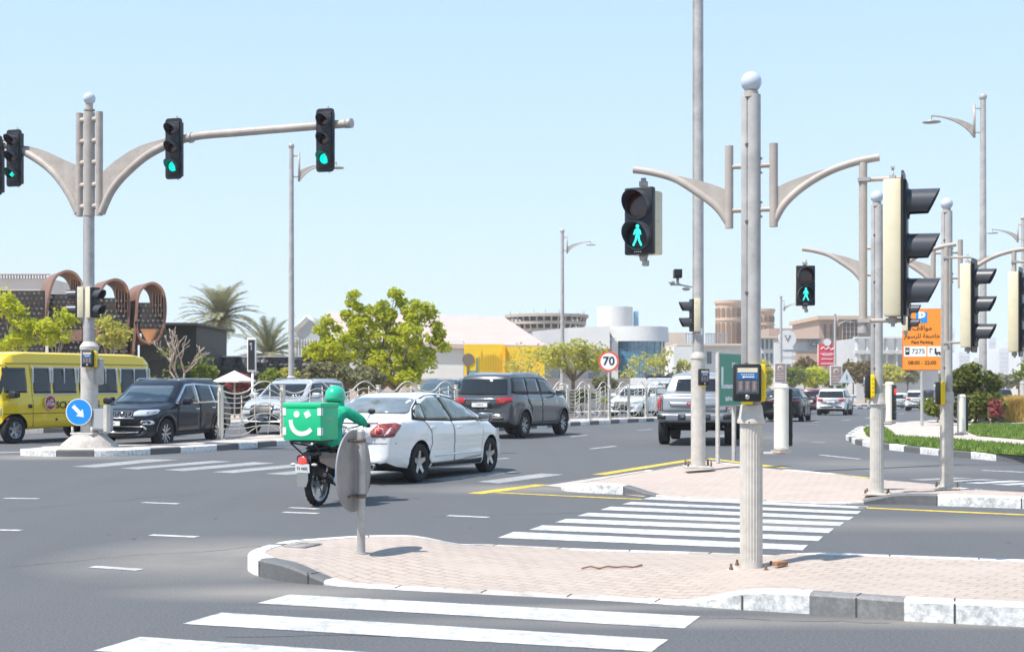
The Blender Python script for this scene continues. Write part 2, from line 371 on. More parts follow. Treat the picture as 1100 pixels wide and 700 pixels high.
# ------------------------------------------------------------------ islands with kerbs
def densify(pts, step, closed=True):
    out = []; k = len(pts)
    for i in range(k if closed else k - 1):
        a, b = Vector(pts[i]), Vector(pts[(i + 1) % k]); n = max(1, int(round((b.xy - a.xy).length / step)))
        for j in range(n): out.append(a.lerp(b, j / n))
    if not closed: out.append(Vector(pts[-1]))
    return out
def offset_loop(pts, d):
    k = len(pts); out = []
    for i in range(k):
        a, b, c = pts[i - 1].xy, pts[i].xy, pts[(i + 1) % k].xy
        t = ((b - a).normalized() + (c - b).normalized()).normalized(); n = Vector((-t.y, t.x))
        out.append(Vector((b.x + n.x * d, b.y + n.y * d, pts[i].z)))
    return out
def island(name, pts, m_pave, pattern, block=1.0, kw=.15, step=.12, phase=0., grid=.5, conc_low=.06, colf=None):
    """pts: counter-clockwise outline (x, y, kerb height)"""
    area = sum(pts[i - 1][0] * pts[i][1] - pts[i][0] * pts[i - 1][1] for i in range(len(pts)))
    if area < 0: pts = pts[::-1]
    o = densify(pts, step)
    # soften corners
    for _ in range(2): o = [(o[i - 1] + o[i] * 2 + o[(i + 1) % len(o)]) / 4 for i in range(len(o))]
    inn = offset_loop(o, kw); k = len(o)
    g = MB(); run = phase
    prof = [(0, -.03, 0), (0, None, -.02), (.012, None, -.006), (.03, None, 0), (kw, None, 0), (kw, None, -.03)]
    rings = []
    for (d, base, dz) in prof:
        lp = offset_loop(o, d)
        rings.append([Vector((p.x, p.y, (base if base is not None else p.z + dz) + slope(p.y))) for p in lp])
    for i in range(k):
        j = (i + 1) % k; seg = (o[j].xy - o[i].xy).length
        bi = int(run // block); run += seg
        hh = (o[i].z + o[j].z) / 2
        mi = pattern[bi % len(pattern)] if hh > conc_low else 2
        if colf: mi = colf((o[i].x + o[j].x) / 2, (o[i].y + o[j].y) / 2, hh)
        for r in range(len(rings) - 1):
            a, b, c, d = rings[r][i], rings[r][j], rings[r + 1][j], rings[r + 1][i]
            g.add([a, b, c, d], [(0, 1, 2, 3)], mi, False)
        if int(run // block) != bi:      # joint between two kerb stones
            t = (o[j].xy - o[i].xy).normalized() * .007
            nn = Vector((-t.y, t.x)).normalized()
            z = hh; p = o[j].xy
            q = [(p - t - nn * .003, 0), (p + t - nn * .003, 0), (p + t - nn * .003, z - .01), (p - t - nn * .003, z - .01)]
            g.add([Vector((a.x, a.y, zz + slope(a.y))) for a, zz in q], [(0, 1, 2, 3)], 3, False)
            q = [p - t + nn * .02, p + t + nn * .02, p + t + nn * kw, p - t + nn * kw]
            g.add([Vector((a.x, a.y, z + .003 + slope(a.y))) for a in q], [(0, 1, 2, 3)], 3, False)
    ko = g.build(name + '_kerb', [M_kw, M_kd, M_conc, mat('joint_dark', (.08, .075, .07), .9), M_kg], None, sharp=35); ko['kind'] = 'structure'
    # paving
    xs = [p.x for p in inn]; ys = [p.y for p in inn]
    P2 = [p.xy.copy() for p in inn]; Z = [p.z for p in inn]; n0 = len(P2)
    def zat(x, y):
        sw = sz = 0
        for p in inn[::2]:
            d2 = (p.x - x) ** 2 + (p.y - y) ** 2 + 1e-4; wgt = 1 / d2 ** 1.5; sw += wgt; sz += wgt * p.z
        return sz / sw
    x = min(xs)
    while x < max(xs):
        y = min(ys)
        while y < max(ys):
            q = Vector((x + random.uniform(-.02, .02), y))
            if min((q - p.xy).length_squared for p in inn[::2]) > (grid * .45) ** 2: P2.append(q)
            y += grid
        x += grid
    vs, es, fs, *_ = delaunay_2d_cdt(P2, [(i, (i + 1) % n0) for i in range(n0)], [], 1, 1e-5)
    g = MB(); V3 = []
    dd = {(round(p.x, 4), round(p.y, 4)): p.z for p in inn}
    for v in vs:
        zz = dd.get((round(v.x, 4), round(v.y, 4)))
        V3.append((v.x, v.y, (zz if zz is not None else zat(v.x, v.y)) - .006 + slope(v.y)))
    g.add(V3, [tuple(f) for f in fs], smooth=True)
    struct(name + '_paving', g, m_pave)
    return zat
K = .15
def gp(x, y, h): return (*G(x, y, h), h)
near = [(*G(264, 611.5), K), (*G(272, 617), K), (*G(283.6, 620.5), K), (*G(312, 626), K), (*G(330, 627), .09), (*G(350, 628), .012), (*G(378, 630.5), .012), (*G(516, 638), .012), (*G(640, 644), .012), (*G(735, 650), .012),
        (*G(775, 653), .10), (*G(800, 655), K), (*G(870, 659), K), (*G(971, 666.7), K), (*G(1100, 673), K), (*G(1300, 684), K), (*G(1300, 609, K), K),
        (*G(1100, 600, K), K), (*G(879, 592.5, K), K), (*G(862, 594, .10), .10), (*G(840, 596, .02), .02), (*G(754, 592, .012), .012), (*G(640, 589, .012), .012), (*G(513, 583, .012), .012), (*G(492, 584.5, .03), .03),
        (*G(446, 573.5, K), K), (*G(382, 574.5, K), K), (*G(305, 580, K), K), (*G(280, 586, K), K), (*G(269, 590, K), K)]
def near_col(x, y, h):
    px = CX + x / y * F; py = HY + F * H / y
    if h < .03: return 2 if int(x * 1.7) % 3 == 0 else 0
    if py < 619.5 and px < 286: return 0
    if px < 350 and py > 600: return 1
    if 870 < px < 971 and py > 640: return 4
    if 1120 < px and py > 640: return 4
    return 0
Z_near = island('near_island', near, M_pave, [0], block=.72, phase=.30, grid=.35, colf=near_col)
farp = [(*G(600, 526), .03), (*G(612, 528), .12), (*G(622, 528.7), K), (*G(671.5, 531), K), (*G(688, 532.6), .06), (*G(705, 533.5), .012), (*G(820, 538.5), .012), (*G(890, 541), .012), (*G(930, 541.5), .03), (*G(958, 541), K),
        (*G(1023, 543.5), K), (*G(1098, 546), K), (*G(1300, 556), K), (*G(1300, 539, K), K), (*G(1100, 527, K), K), (*G(1040, 524, .08), .08), (*G(1009, 520, .012), .012), (*G(949, 515, .012), .012), (*G(915, 512, .06), .06), (*G(896, 508, K), K),
        (*G(841, 503, K), K), (*G(790, 497.5, K), K), (*G(757, 494.3, K), K), (*G(740, 497, K), K), (*G(700, 503.5, .05), .05), (*G(655, 511, .012), .012), (*G(610, 519, .012), .012)]
island('far_island', farp, M_pave2, [0, 1, 0], block=1.15, phase=.0, grid=.6, step=.2, conc_low=.04)
g = MB(); g.add([(*G(585, 521.5), .006), (*G(690, 533.5), .006), (*G(800, 520), .006), (*G(745, 497.5), .006), (*G(655, 511), .006)], [(0, 1, 2, 3, 4)])
struct('island_apron', g, M_apron)
med = [(-8.8, 31.3), (-7.14, 33.9), (-5.8, 37.2), (2.1, 53), (6.2, 61), (10, 69), (13.2, 78), (16.5, 90), (24, 115), (33, 140), (50, 160), (49, 162), (31.6, 141), (22.6, 116), (15.1, 91), (11.7, 79), (8.6, 70), (5.0, 63.5), (.9, 55.3), (-7.6, 38.9), (-10.0, 34.4), (-11.2, 32.8), (-11.3, 31.7), (-10.2, 31.2)]
island('median', [(x, y, K) for x, y in med], M_apron, [0, 1], block=.98, phase=.2, grid=2.5, step=.3)
gi = [(*G(908, 472), K), (*G(918, 477), K), (*G(935, 480.5), K), (*G(1000, 488.5), K), (*G(1100, 497.5), K), (*G(1400, 517), K), (60, 70), (40, 72), (*G(1180, 452), K), (*G(1060, 452), K), (*G(1000, 455), K), (*G(945, 458.5), K), (*G(920, 463), K)]
gi = [(p[0], p[1], K) for p in gi]
island('grass_island', gi, M_apron, [0, 1], block=1.0, grid=2.5, step=.3)
# pavement on the far side of the opposite carriageway
side = [(-90, 36.5), (-24, 38.5), (-16.5, 44.5), (-6, 62.4), (0, 76.4), (5, 92.4), (12, 115.4), (22, 140.4), (40, 165.4), (70, 185.4), (68, 189), (37, 169), (18, 143), (8, 117), (1, 94), (-4, 78), (-10, 64), (-24, 50), (-34, 44), (-90, 42)]
island('far_side_pavement', [(x, y, K) for x, y in side], M_pave2, [0, 1], block=1.0, grid=6, step=1.0)
# ------------------------------------------------------------------ street furniture materials
M_pole = mat('pole_paint', (.41, .395, .38), .45, var=.18, vscale=5)
M_arm = mat('arm_paint', (.43, .375, .33), .5, var=.14, vscale=4)
M_sleeve = mat('sleeve_paint', (.54, .50, .45), .5, var=.15, vscale=7)
M_cream = mat('cream_housing', (.74, .66, .47), .5, var=.05)
M_blk = mat('black_plastic', (.020, .021, .024), .42, spec=.4)
M_visor = mat('visor_grey', (.055, .058, .068), .38)
M_globe = mat('globe', (.55, .60, .66), .3, coat=.4)
M_galv = mat('galvanised', (.42, .40, .38), .55, metal=.35, var=.15, vscale=9)
M_steel = mat('steel', (.5, .5, .5), .3, metal=.9)
M_dred = mat('lens_dark_red', (.05, .008, .010), .25, coat=.6)
M_damb = mat('lens_dark_amber', (.06, .025, .012), .25, coat=.6)
M_dgrn = mat('lens_dark_green', (.01, .05, .045), .25, coat=.6)
M_grn = mat('lens_lit_green', (0, .25, .2), .3, emit=(.0, .80, .58), es=.85)
M_redlit = mat('lens_lit_red', (.3, .02, .02), .3, emit=(.9, .06, .05), es=.6)
M_walk = mat('walk_lit', (0, .3, .3), .4, emit=(.05, 1, .82), es=1.0)
M_yel = mat('yellow_plastic', (.82, .58, .01), .4)
M_blue = mat('sign_blue', (.01, .27, .74), .35)
M_sgnw = mat('sign_white', (.82, .82, .82), .4)
M_sgnblk = mat('sign_black', (.02, .02, .02), .4)
M_green_s = mat('sign_green', (.0, .24, .15), .4)
M_orange = mat('sign_orange', (.92, .29, .03), .45)
M_redring = mat('sign_red_ring', (.75, .12, .05), .4)
M_rust = mat('rusty_bolt', (.20, .12, .08), .8, var=.3)
def pole_frame(px, Y, rz):
    """pixel -> local coordinates in the upright plane that passes through the pole and is turned by rz"""
    X0 = (px - CX) / F * Y; c, s = math.cos(rz), math.sin(rz)
    def f(qx, qy):
        u = (qx - CX) / F; lx = (u * Y - X0) / (c - u * s)
        Yq = Y + lx * s
        return lx, H + (HY - qy) / F * Yq
    return X0, f
def to_world(X0, Y, rz, lx, ly=0): return (X0 + lx * math.cos(rz) - ly * math.sin(rz), Y + lx * math.sin(rz) + ly * math.cos(rz))
# ------------------------------------------------------------------ signals
def visor_mb(mb, cx, cy, cz, r, L, Lb, n=28, th=.004, mi=0):
    vs = []; a0, a1 = R(-40), R(220)
    for k in range(n + 1):
        a = a0 + (a1 - a0) * k / n; c, s = math.cos(a), math.sin(a)
        t = (s + .64) / 1.64
        l = Lb + (L - Lb) * max(0, t) ** 1.0
        for (rr, yy) in ((r, 0), (r * .97, -l), (r * .97 - th, -l), (r - th, 0)):
            vs.append((cx + rr * c, cy + yy, cz + rr * s))
    fs = []
    for k in range(n):
        for j in range(4): fs.append((k * 4 + j, k * 4 + (j + 1) % 4, (k + 1) * 4 + (j + 1) % 4, (k + 1) * 4 + j))
    fs += [(0, 1, 2, 3), tuple(n * 4 + j for j in (3, 2, 1, 0))]
    mb.add(vs, fs, mi, True)
def rrect(w, h, r, n=5):
    out = []
    for cx, cy, a in ((w/2-r, h/2-r, 0), (-w/2+r, h/2-r, 90), (-w/2+r, -h/2+r, 180), (w/2-r, -h/2+r, 270)):
        out += [(cx + r * math.cos(R(a + 90 * k / n)), cy + r * math.sin(R(a + 90 * k / n))) for k in range(n + 1)]
    return out
def walking_man(mb, s, y, cz):
    def pr(p): mb.prism([(a * s, b * s) for a, b in p], lambda a, b, d: (a, d, b + cz), y - .004, y)
    mb.cyl((0.0, y - .004, cz + .80 * s), (0, y, cz + .80 * s), .15 * s, n=14)
    pr([(-.13, .62), (.13, .62), (.17, .05), (-.15, .05)])
    pr([(-.13, .60), (-.25, .50), (-.40, .12), (-.30, .08), (-.12, .38)])
    pr([(.13, .60), (.26, .46), (.36, .10), (.27, .07), (.12, .36)])
    pr([(-.14, .06), (.04, .06), (-.10, -.40), (-.34, -.86), (-.47, -.78), (-.26, -.38)])
    pr([(-.02, .06), (.17, .06), (.22, -.34), (.44, -.80), (.31, -.88), (.06, -.36)])
def traffic_signal(name, label, n_asp, loc, yaw, lit=None, s=1.0, arrow=False, board=True, cream=True, group=None):
    t = thing(name, label, 'traffic light', loc, yaw, group)
    pitch = .38 * s if n_asp == 3 else .36 * s; hh = pitch * n_asp + .02 * s
    h = MB(); h.box((0, .095 * s, 0), (.30 * s, .15 * s, hh), bev=.015 * s)
    if cream:
        for q in (-.35, -.1, .15, .38): h.box((.151 * s, .06 * s, hh * q), (.006, .03 * s, .015 * s))
    h.build('housing', M_cream if cream else M_blk, t, sharp=30)
    fp = MB(); fp.box((0, .0, 0), (.29 * s, .05 * s, hh - .01), bev=.01 * s); fp.build('front_panel', M_blk, t, sharp=30)
    if board:
        b = MB(); b.prism(rrect(.40 * s, hh + .14 * s, .07 * s), lambda a, b_, d: (a, d, b_), .0, .018 * s); b.build('backboard', M_blk, t, sharp=30)
    lens = [M_dred, M_damb, M_dgrn] if n_asp == 3 else [M_dred, M_dgrn]
    for i in range(n_asp):
        cz = (n_asp - 1) * pitch / 2 - i * pitch
        l = MB(); l.lathe([(0, -.045 * s), (.06 * s, -.04 * s), (.105 * s, -.026 * s), (.108 * s, -.02 * s)], 24, (0, 0, cz), 'Y')
        m = lens[i]
        if lit == i and not arrow: m = M_grn if i == n_asp - 1 else M_redlit
        lo = l.build('lens', m, t, sharp=60)
        if lit == i and arrow:
            a = MB()
            for q in ([(-.08, 0), (-.05, .03), (.0, -.02), (-.0, -.06)], [(-.08, 0), (-.0, .08), (.03, .05), (-.05, -.03)], [(-.05, .015), (.08, .015), (.08, -.02), (-.05, -.02)]):
                a.prism([(x * s, z * s) for x, z in q], lambda x, z, d: (x, d, z + cz), -.052 * s, -.046 * s)
            a.build('arrow', M_grn, lo)
        v = MB(); visor_mb(v, 0, -.02 * s, cz, .125 * s, (.29 if not cream else .27) * s, (.07 if not cream else .17) * s)
        v.lathe([(.112 * s, -.02 * s), (.130 * s, -.02 * s), (.130 * s, -.04 * s), (.112 * s, -.04 * s), (.112 * s, -.02 * s)], 24, (0, 0, cz), 'Y')
        v.build('visor', M_visor, t, sharp=50)
    b = MB(); b.box((0, .10 * s, hh / 2 + .02), (.05, .05, .05)); b.cyl((.03, .1 * s, hh / 2), (.03, .1 * s, hh / 2 + .11 * s), .008); b.box((.03, .1 * s, hh / 2 + .12 * s), (.03, .03, .02)); b.build('upper_bracket', M_galv, t)
    b = MB(); b.box((.02, .10 * s, -hh / 2 - .03), (.10 * s, .06, .05)); b.cyl((.05 * s, .1 * s, -hh / 2), (.05 * s, .1 * s, -hh / 2 - .08), .016)
    b.build('lower_bracket', M_galv, t)
    return t
def ped_signal(label, loc, yaw, s=1.0, group=None):
    t = thing('pedestrian_signal', label, 'pedestrian light', loc, yaw, group)
    h = MB(); h.box((0, -.01, 0), (.27 * s, .07 * s, .58 * s), bev=.012); h.build('front_panel', M_blk, t, sharp=30)
    c = MB(); c.box((0.0, .10 * s, -.01), (.26 * s, .15 * s, .55 * s), bev=.012)
    for q in (-.2, 0, .2): c.box((.132 * s, .09 * s, q * s), (.008, .03, .03))
    c.build('housing', M_cream, t, sharp=30)
    for i, cz in enumerate((.14 * s, -.13 * s)):
        l = MB(); l.lathe([(0, -.052 * s), (.07 * s, -.05 * s), (.108 * s, -.046 * s)], 28, (0, 0, cz), 'Y')
        lo = l.build('lens', (M_dred, M_blk)[i], t, sharp=60)
        if i == 1:
            m = MB(); walking_man(m, .103 * s, -.056 * s, cz); m.build('walking_figure', M_walk, lo)
        v = MB(); visor_mb(v, 0, -.045 * s, cz, .122 * s, .15 * s, .03 * s)
        v.lathe([(.110 * s, -.045 * s), (.126 * s, -.045 * s), (.126 * s, -.06 * s), (.110 * s, -.06 * s), (.110 * s, -.045 * s)], 28, (0, 0, cz), 'Y')
        v.build('visor', M_visor, t, sharp=50)
    b = MB()
    for q in (-.03, -.012, .006, .024): b.box((q * s, -.047 * s, -.268 * s), (.010 * s, .003, .008 * s))
    b.build('maker_mark', M_sgnw, t)
    b = MB(); b.cyl((0, .06 * s, .28 * s), (0, .06 * s, .38 * s), .024 * s); b.box((0, .06 * s, .33 * s), (.07 * s, .05 * s, .05 * s), bev=.008); b.build('upper_bracket', M_galv, t)
    b = MB(); b.cyl((0, .06 * s, -.28 * s), (0, .06 * s, -.34 * s), .045 * s, .03 * s); b.box((0.02, .06 * s, -.36 * s), (.05 * s, .05 * s, .05 * s), bev=.006); b.build('lower_bracket', M_galv, t)
    return t
def push_box(label, loc, yaw, s=1.0, group=None):
    t = thing('push_button_box', label, 'push button', loc, yaw, group)
    h = MB(); h.box((0, 0, 0), (.25 * s, .07 * s, .335 * s), bev=.018 * s); h.box((0, -.037 * s, .02 * s), (.20 * s, .006, .235 * s), mi=1); h.build('case', [M_blk, mat('case_grey', (.08, .08, .09), .5)], t, sharp=30)
    p = MB(); p.box((0, -.042 * s, .112 * s), (.175 * s, .004, .04 * s)); p.build('notice_panel', M_cream, t)
    p = MB(); p.box((0, -.042 * s, .060 * s), (.175 * s, .004, .055 * s)); lo = p.build('instruction_panel', mat('panel_blue', (.015, .15, .40), .5), t)
    a = MB(); a.prism([(-.05, .0), (-.03, .012), (-.03, .005), (.06, .005), (.06, -.004), (-.03, -.004), (-.03, -.012)], lambda x, z, d: (x * s, d, (z + .052) * s), -.047 * s, -.044 * s)
    for k in range(6): a.box(((-.05 + k * .02) * s, -.0455 * s, .074 * s), (.012 * s, .003, .008 * s))
    a.build('arrow_marking', M_sgnw, lo)
    p = MB()
    for k in (-1, 0, 1):
        p.box((k * .06 * s, -.042 * s, -.03 * s), (.045 * s, .004, .10 * s)); 
        p.cyl((k * .06 * s, -.047 * s, .0), (k * .06 * s, -.044 * s, .0), .010 * s, n=10, mi=1); p.box((k * .06 * s, -.0455 * s, -.035 * s), (.018 * s, .003, .05 * s), mi=1)
    p.build('pictogram_panel', [mat('panel_grey', (.16, .16, .17), .5), mat('picto_red', (.35, .22, .2), .5)], t)
    p = MB(); p.sphere((0, -.038 * s, -.125 * s), .022 * s, 16, sc_=(1, .5, 1)); p.build('button', M_steel, t)
    p = MB(); p.box((0, .005, -.175 * s), (.10 * s, .05 * s, .03 * s), bev=.006); p.box((.095 * s, .065 * s, .0), (.15 * s, .06 * s, .335 * s), bev=.02 * s)
    for q in (-.12, -.06, 0, .06, .12): p.box((.17 * s, .065 * s, q * s), (.012, .04 * s, .03 * s))
    p.build('yellow_back_case', M_yel, t, sharp=30)
    return t
def low_signal(label, loc, yaw, s=1.0, lit=None, group=None):
    t = thing('low_level_signal', label, 'low traffic light', loc, yaw, group)
    h = MB(); h.cyl((0, .02, -.25 * s), (0, .02, .25 * s), .062 * s, n=24); h.cyl((0, .02, .25 * s), (0, .02, .285 * s), .066 * s, .05 * s, n=24); h.cyl((0, .02, -.25 * s), (0, .02, -.27 * s), .066 * s, .06 * s, n=24)
    h.build('housing', mat('low_signal_cream', (.78, .74, .64), .45, var=.05), t, sharp=30)
    f = MB(); f.box((0, -.045 * s, 0), (.10 * s, .03 * s, .48 * s), bev=.008); f.build('front_panel', M_blk, t, sharp=30)
    for i in range(3):
        l = MB(); l.sphere((0, -.055 * s, (.15 - .15 * i) * s), .046 * s, 16, sc_=(1, .5, 1)); l.build('lens', (M_redlit if lit == 0 else M_dred, M_damb, M_dgrn)[i], t)
    b = MB(); b.box((0, .02, -.285 * s), (.14 * s, .12 * s, .02)); b.cyl((0, .02, -.29 * s), (0, .02, -.31 * s), .03); b.build('end_cap', M_arm, t)
    return t
# ------------------------------------------------------------------ crossing signal poles (globe, sleeve, two swan arms)
def arm_parts(t, path, web_top, r=.032, drop=None, m=None, y=0):
    m = m or M_arm
    o = MB(); p = smooth_path([(a, y, b) for a, b in path], 6); o.tube(p, r, 14)
    # web plate between the arm and its chord
    o2 = o.build('arm', m, t, sharp=40)
    w = MB(); n = len(p); q = smooth_path([(a, y, b) for a, b in web_top], 6)
    kk = min(n, len(q)); 
    lo = [p[int(i * (n - 1) * .86 / (kk - 1))] for i in range(kk)]; hi = [q[int(i * (len(q) - 1) / (kk - 1))] for i in range(kk)]
    vs = []
    for d in (-.008, .008):
        for i in range(kk): vs += [lo[i] + Vector((0, d, 0)), hi[i] + Vector((0, d, 0))]
    fs = []
    for i in range(kk - 1):
        a = i * 2; b = 2 * kk + a; fs += [(a, a + 2, a + 3, a + 1), (b, b + 1, b + 3, b + 2), (a + 1, a + 3, b + 3, b + 1), (a, b, b + 2, a + 2)]
    w.add(vs, fs, None, False); w.build('gusset', m, o2)
    return o2
def signal_pole(px, Y, z0, label, rz, group, right=True, left=True, hang=True):
    X0 = (px - CX) / F * Y; t = thing('signal_pole', label, 'signal pole', (X0, Y, z0), rz, group)
    dz = -z0
    b = MB(); b.box((0, 0, .012), (.36, .36, .024), bev=.004)
    for sx in (-1, 1):
        for sy in (-1, 1): b.cyl((sx * .145, sy * .145, .02), (sx * .145, sy * .145, .075), .011, n=8, mi=1); b.cyl((sx * .145, sy * .145, .025), (sx * .145, sy * .145, .045), .02, n=6, mi=1)
    b.cyl((0, 0, .02), (0, 0, .09), .095, n=28, mi=0); b.build('base_plate', [M_sleeve, M_rust], t, sharp=30)
    s = MB(); n = 96; vs = []; zs = (.08, 1.26)
    for z in zs:
        for j in range(n):
            a = 2 * math.pi * j / n; rr = .095 if (j // 2) % 2 else .0905
            vs.append((rr * math.cos(a), rr * math.sin(a), z))
    s.add(vs, [(j, (j + 1) % n, n + (j + 1) % n, n + j) for j in range(n)], None, False)
    s.add([(0, 0, 1.26)] + vs[n:], [(0, j + 1, (j + 1) % n + 1) for j in range(n)], None, False)
    s.build('fluted_sleeve', M_sleeve, t, sharp=20)
    c = MB(); c.lathe([(.10, 1.245), (.117, 1.25), (.117, 1.275), (.105, 1.30), (.09, 1.40), (.085, 1.405), (0, 1.41)], 32)
    for a in (30, 150, 270): c.sphere((.115 * math.cos(R(a)), .115 * math.sin(R(a)), 1.262), .008, 8, mi=1)
    c.build('collar', [M_sleeve, M_rust], t, sharp=30)
    p = MB(); p.cyl((.022, 0, 1.38), (.022, 0, 4.02), .058, n=28); p.build('pole', M_pole, t, sharp=30)
    p = MB(); p.box((-.056, -.01, 2.71), (.05, .05, 2.62), bev=.004); p.box((-.025, 0, 2.71), (.012, .02, 2.6), mi=1)
    for z in (1.75, 2.35, 2.95, 3.6): p.box((-.03, -.037, z), (.03, .012, .02), mi=1)
    p.build('cable_channel', [M_pole, mat('channel_gap', (.12, .11, .11), .8)], t, sharp=30)
    gl = MB(); gl.cyl((0, 0, 4.0), (0, 0, 4.05), .06, n=24, mi=1); gl.cyl((0, 0, 4.05), (0, 0, 4.07), .045, n=24, mi=1); gl.sphere((0, 0, 4.13), .088, 28); gl.build('globe_finial', [M_globe, M_arm], t, sharp=40)
    for sd in (-1, 1):
        if (sd < 0 and not left) or (sd > 0 and not right): continue
        x = sd * .188
        b = MB(); b.cyl((x, 0, 2.90), (x, 0, 3.60), .036, n=20)
        for z in (3.42, 3.05):
            b.cyl((sd * .05, 0, z), (x, 0, z), .021, n=14)
            b.cyl((sd * .062 + .01, 0, z - .07), (sd * .062 + .01, 0, z + .07), .010, n=8, mi=1)
            for q in (-.06, .06): b.sphere((sd * .075 + .01, -.0, z + q), .012, 8, mi=1)
        b.build('bracket_tube', [M_arm, M_galv], t, sharp=30)
        xs = (.19, .28, .44, .65, .86, 1.05) if sd > 0 else (.19, .30, .48, .66, .86, 1.02)
        zs_ = (2.94, 3.09, 3.23, 3.345, 3.41, 3.44)
        path = [(sd * a, b_) for a, b_ in zip(xs, zs_)]
        arm_parts(t, path, [(sd * .19, 3.22), (sd * .36, 3.29), (sd * .60, 3.36), (sd * .80, 3.40)])
    if hang and right:
        hb = MB(); hb.cyl((.92, 0, 3.40), (.92, 0, 2.05), .034, n=20); hb.cyl((.92, 0, 2.05), (.92, 0, 2.0), .045, n=16, mi=1)
        for z in (3.26, 2.10): hb.cyl((.92, 0, z), (1.24, 0, z), .019, n=12, mi=0); hb.box((.93, 0, z), (.10, .09, .03), mi=1)
        hb.build('hanging_tube', [M_arm, M_galv], t, sharp=30)
    return t, X0
RZ = R(-19)
g_pol = 'beige crossing signal poles with globe tops'
# nearest pole
yp = G(807, 608, .1)[1]
sp1, x1 = signal_pole(807, yp, .06, 'large nearest beige signal pole standing on the near paved island', RZ, g_pol)
sp2, x2 = signal_pole(942, 19.4, .1, 'second beige signal pole, on far island left of the orange parking sign', RZ, g_pol)
sp3, x3 = signal_pole(1017, 20.3, .12, 'third beige signal pole, on far island right of the orange parking sign', RZ, g_pol)
def loc_on(px, Y, rz, lx, ly, z):
    X0 = (px - CX) / F * Y; a, b = to_world(X0, Y, rz, lx, ly); return (a, b, z)
gpx = 'pedestrian lights showing the green walking figure'
ped_signal('black pedestrian light hanging from the left arm of the nearest pole', loc_on(807, yp, RZ, -.96, 0, 3.05), R(-32), 1.0, gpx)
ped_signal('smaller far pedestrian light hanging left of the second signal pole', loc_on(942, 19.4, RZ, -.98, 0, 3.02), R(-4), .97, gpx)
gts = 'three aspect traffic lights on the right seen from the side'
traffic_signal('traffic_signal', 'large nearest traffic light in cream housing seen from the side', 3, loc_on(807, yp, RZ, 1.25, 0, 2.745), RZ + R(90), None, .955, group=gts)
traffic_signal('traffic_signal', 'middle cream backed traffic light right of the orange parking sign', 3, loc_on(942, 19.4, RZ, 1.29, 0, 2.70), RZ + R(80), None, .98, group=gts)
traffic_signal('traffic_signal', 'cream backed traffic light cut by the right edge of the picture', 3, loc_on(1017, 20.3, RZ, 1.02, 0, 2.66), RZ + R(82), None, .98, group=gts)
traffic_signal('traffic_signal', 'small cream two aspect traffic light below the big one at the orange sign', 2, (P(977, 340, 22.5)), RZ + R(85), None, .62, group=gts, board=False)
gpb = 'push button boxes on the poles'
push_box('large black push button box on the nearest pole with blue panel', loc_on(807, yp, RZ, -.012, -.14, 1.65), R(-4), .94, gpb)
push_box('yellow backed push button box on the second signal pole', loc_on(942, 19.4, RZ, -.13, 0, 1.60), R(-100), .98, gpb)
push_box('yellow push button box on the third signal pole beside the orange sign', loc_on(1017, 20.3, RZ, -.13, 0, 1.50), R(-100), .98, gpb)
gls = 'slim cream low level signals on brackets'
for (px, Y, lab, lit, lx, zc) in ((807, yp, 'cream low level signal right of the nearest pole below its push button', None, .27, 1.36), (942, 19.4, 'cream low level signal with red lens on the second signal pole', 0, .19, 1.38), (1017, 20.3, 'cream low level signal on the third signal pole', None, .22, 1.2)):
    low_signal(lab, loc_on(px, Y, RZ, lx, 0, zc), R(52) if lit == 0 else R(112), 1.0, lit, gls)
    par = {807: sp1, 942: sp2, 1017: sp3}[px]
    b = MB(); z0 = par.location.z
    for z in (zc + .24, zc - .30): b.box((lx / 2 + .02, 0, z - z0), (lx, .045, .02), bev=.004)
    b.build('signal_bracket', M_sleeve, par)
# fallen twigs, loose brick and dirt on the near island
tw = MB()
a, b_ = G(625, 607.5, .07), G(690, 606, .07)
tw.tube([(lerp(a[0], b_[0], i / 7), lerp(a[1], b_[1], i / 7) + .03 * math.sin(i * 2.1), .05 + .012 * (i % 2)) for i in range(8)], .008, 6)
tag(tw.build('twig', M_rust), 'thin brown twig lying on the near pink paving', 'twig')
bk = MB(); p = G(838, 612, .08); bk.box((0, 0, .025), (.13, .06, .035), Matrix.Rotation(.6, 3, 'Z'), bev=.004)
o = tag(bk.build('brick_piece', mat('brick_red', (.33, .16, .08), .9, var=.3)), 'loose rusty brick piece by the foot of the nearest pole', 'brick'); o.location = (p[0], p[1], Z_near(*p))
dc = MB(); pts_ = [G(304, 586, .15), G(328, 587.5, .15), G(346, 583.6, .15), G(322, 582.4, .15)]
c4 = [Vector((*q, 0)) for q in pts_]; dc.add([(q.x, q.y, K - .003) for q in c4], [(0, 1, 2, 3)], 0, False)
for i in range(1, 9):
    a, b = c4[0].lerp(c4[1], i / 9), c4[3].lerp(c4[2], i / 9); dc.tube([(a.x, a.y, K - .001), (b.x, b.y, K - .001)], .005, 4, mi=1)
for i in range(5):
    a, b = c4[0].lerp(c4[3], i / 4), c4[1].lerp(c4[2], i / 4); dc.tube([(a.x, a.y, K - .001), (b.x, b.y, K - .001)], .006, 4, mi=1)
tag(dc.build('drain_cover', [mat('drain_dark', (.12, .12, .11), .8), M_galv]), 'grey metal grating set in the paving at the rounded island nose', 'drain cover')
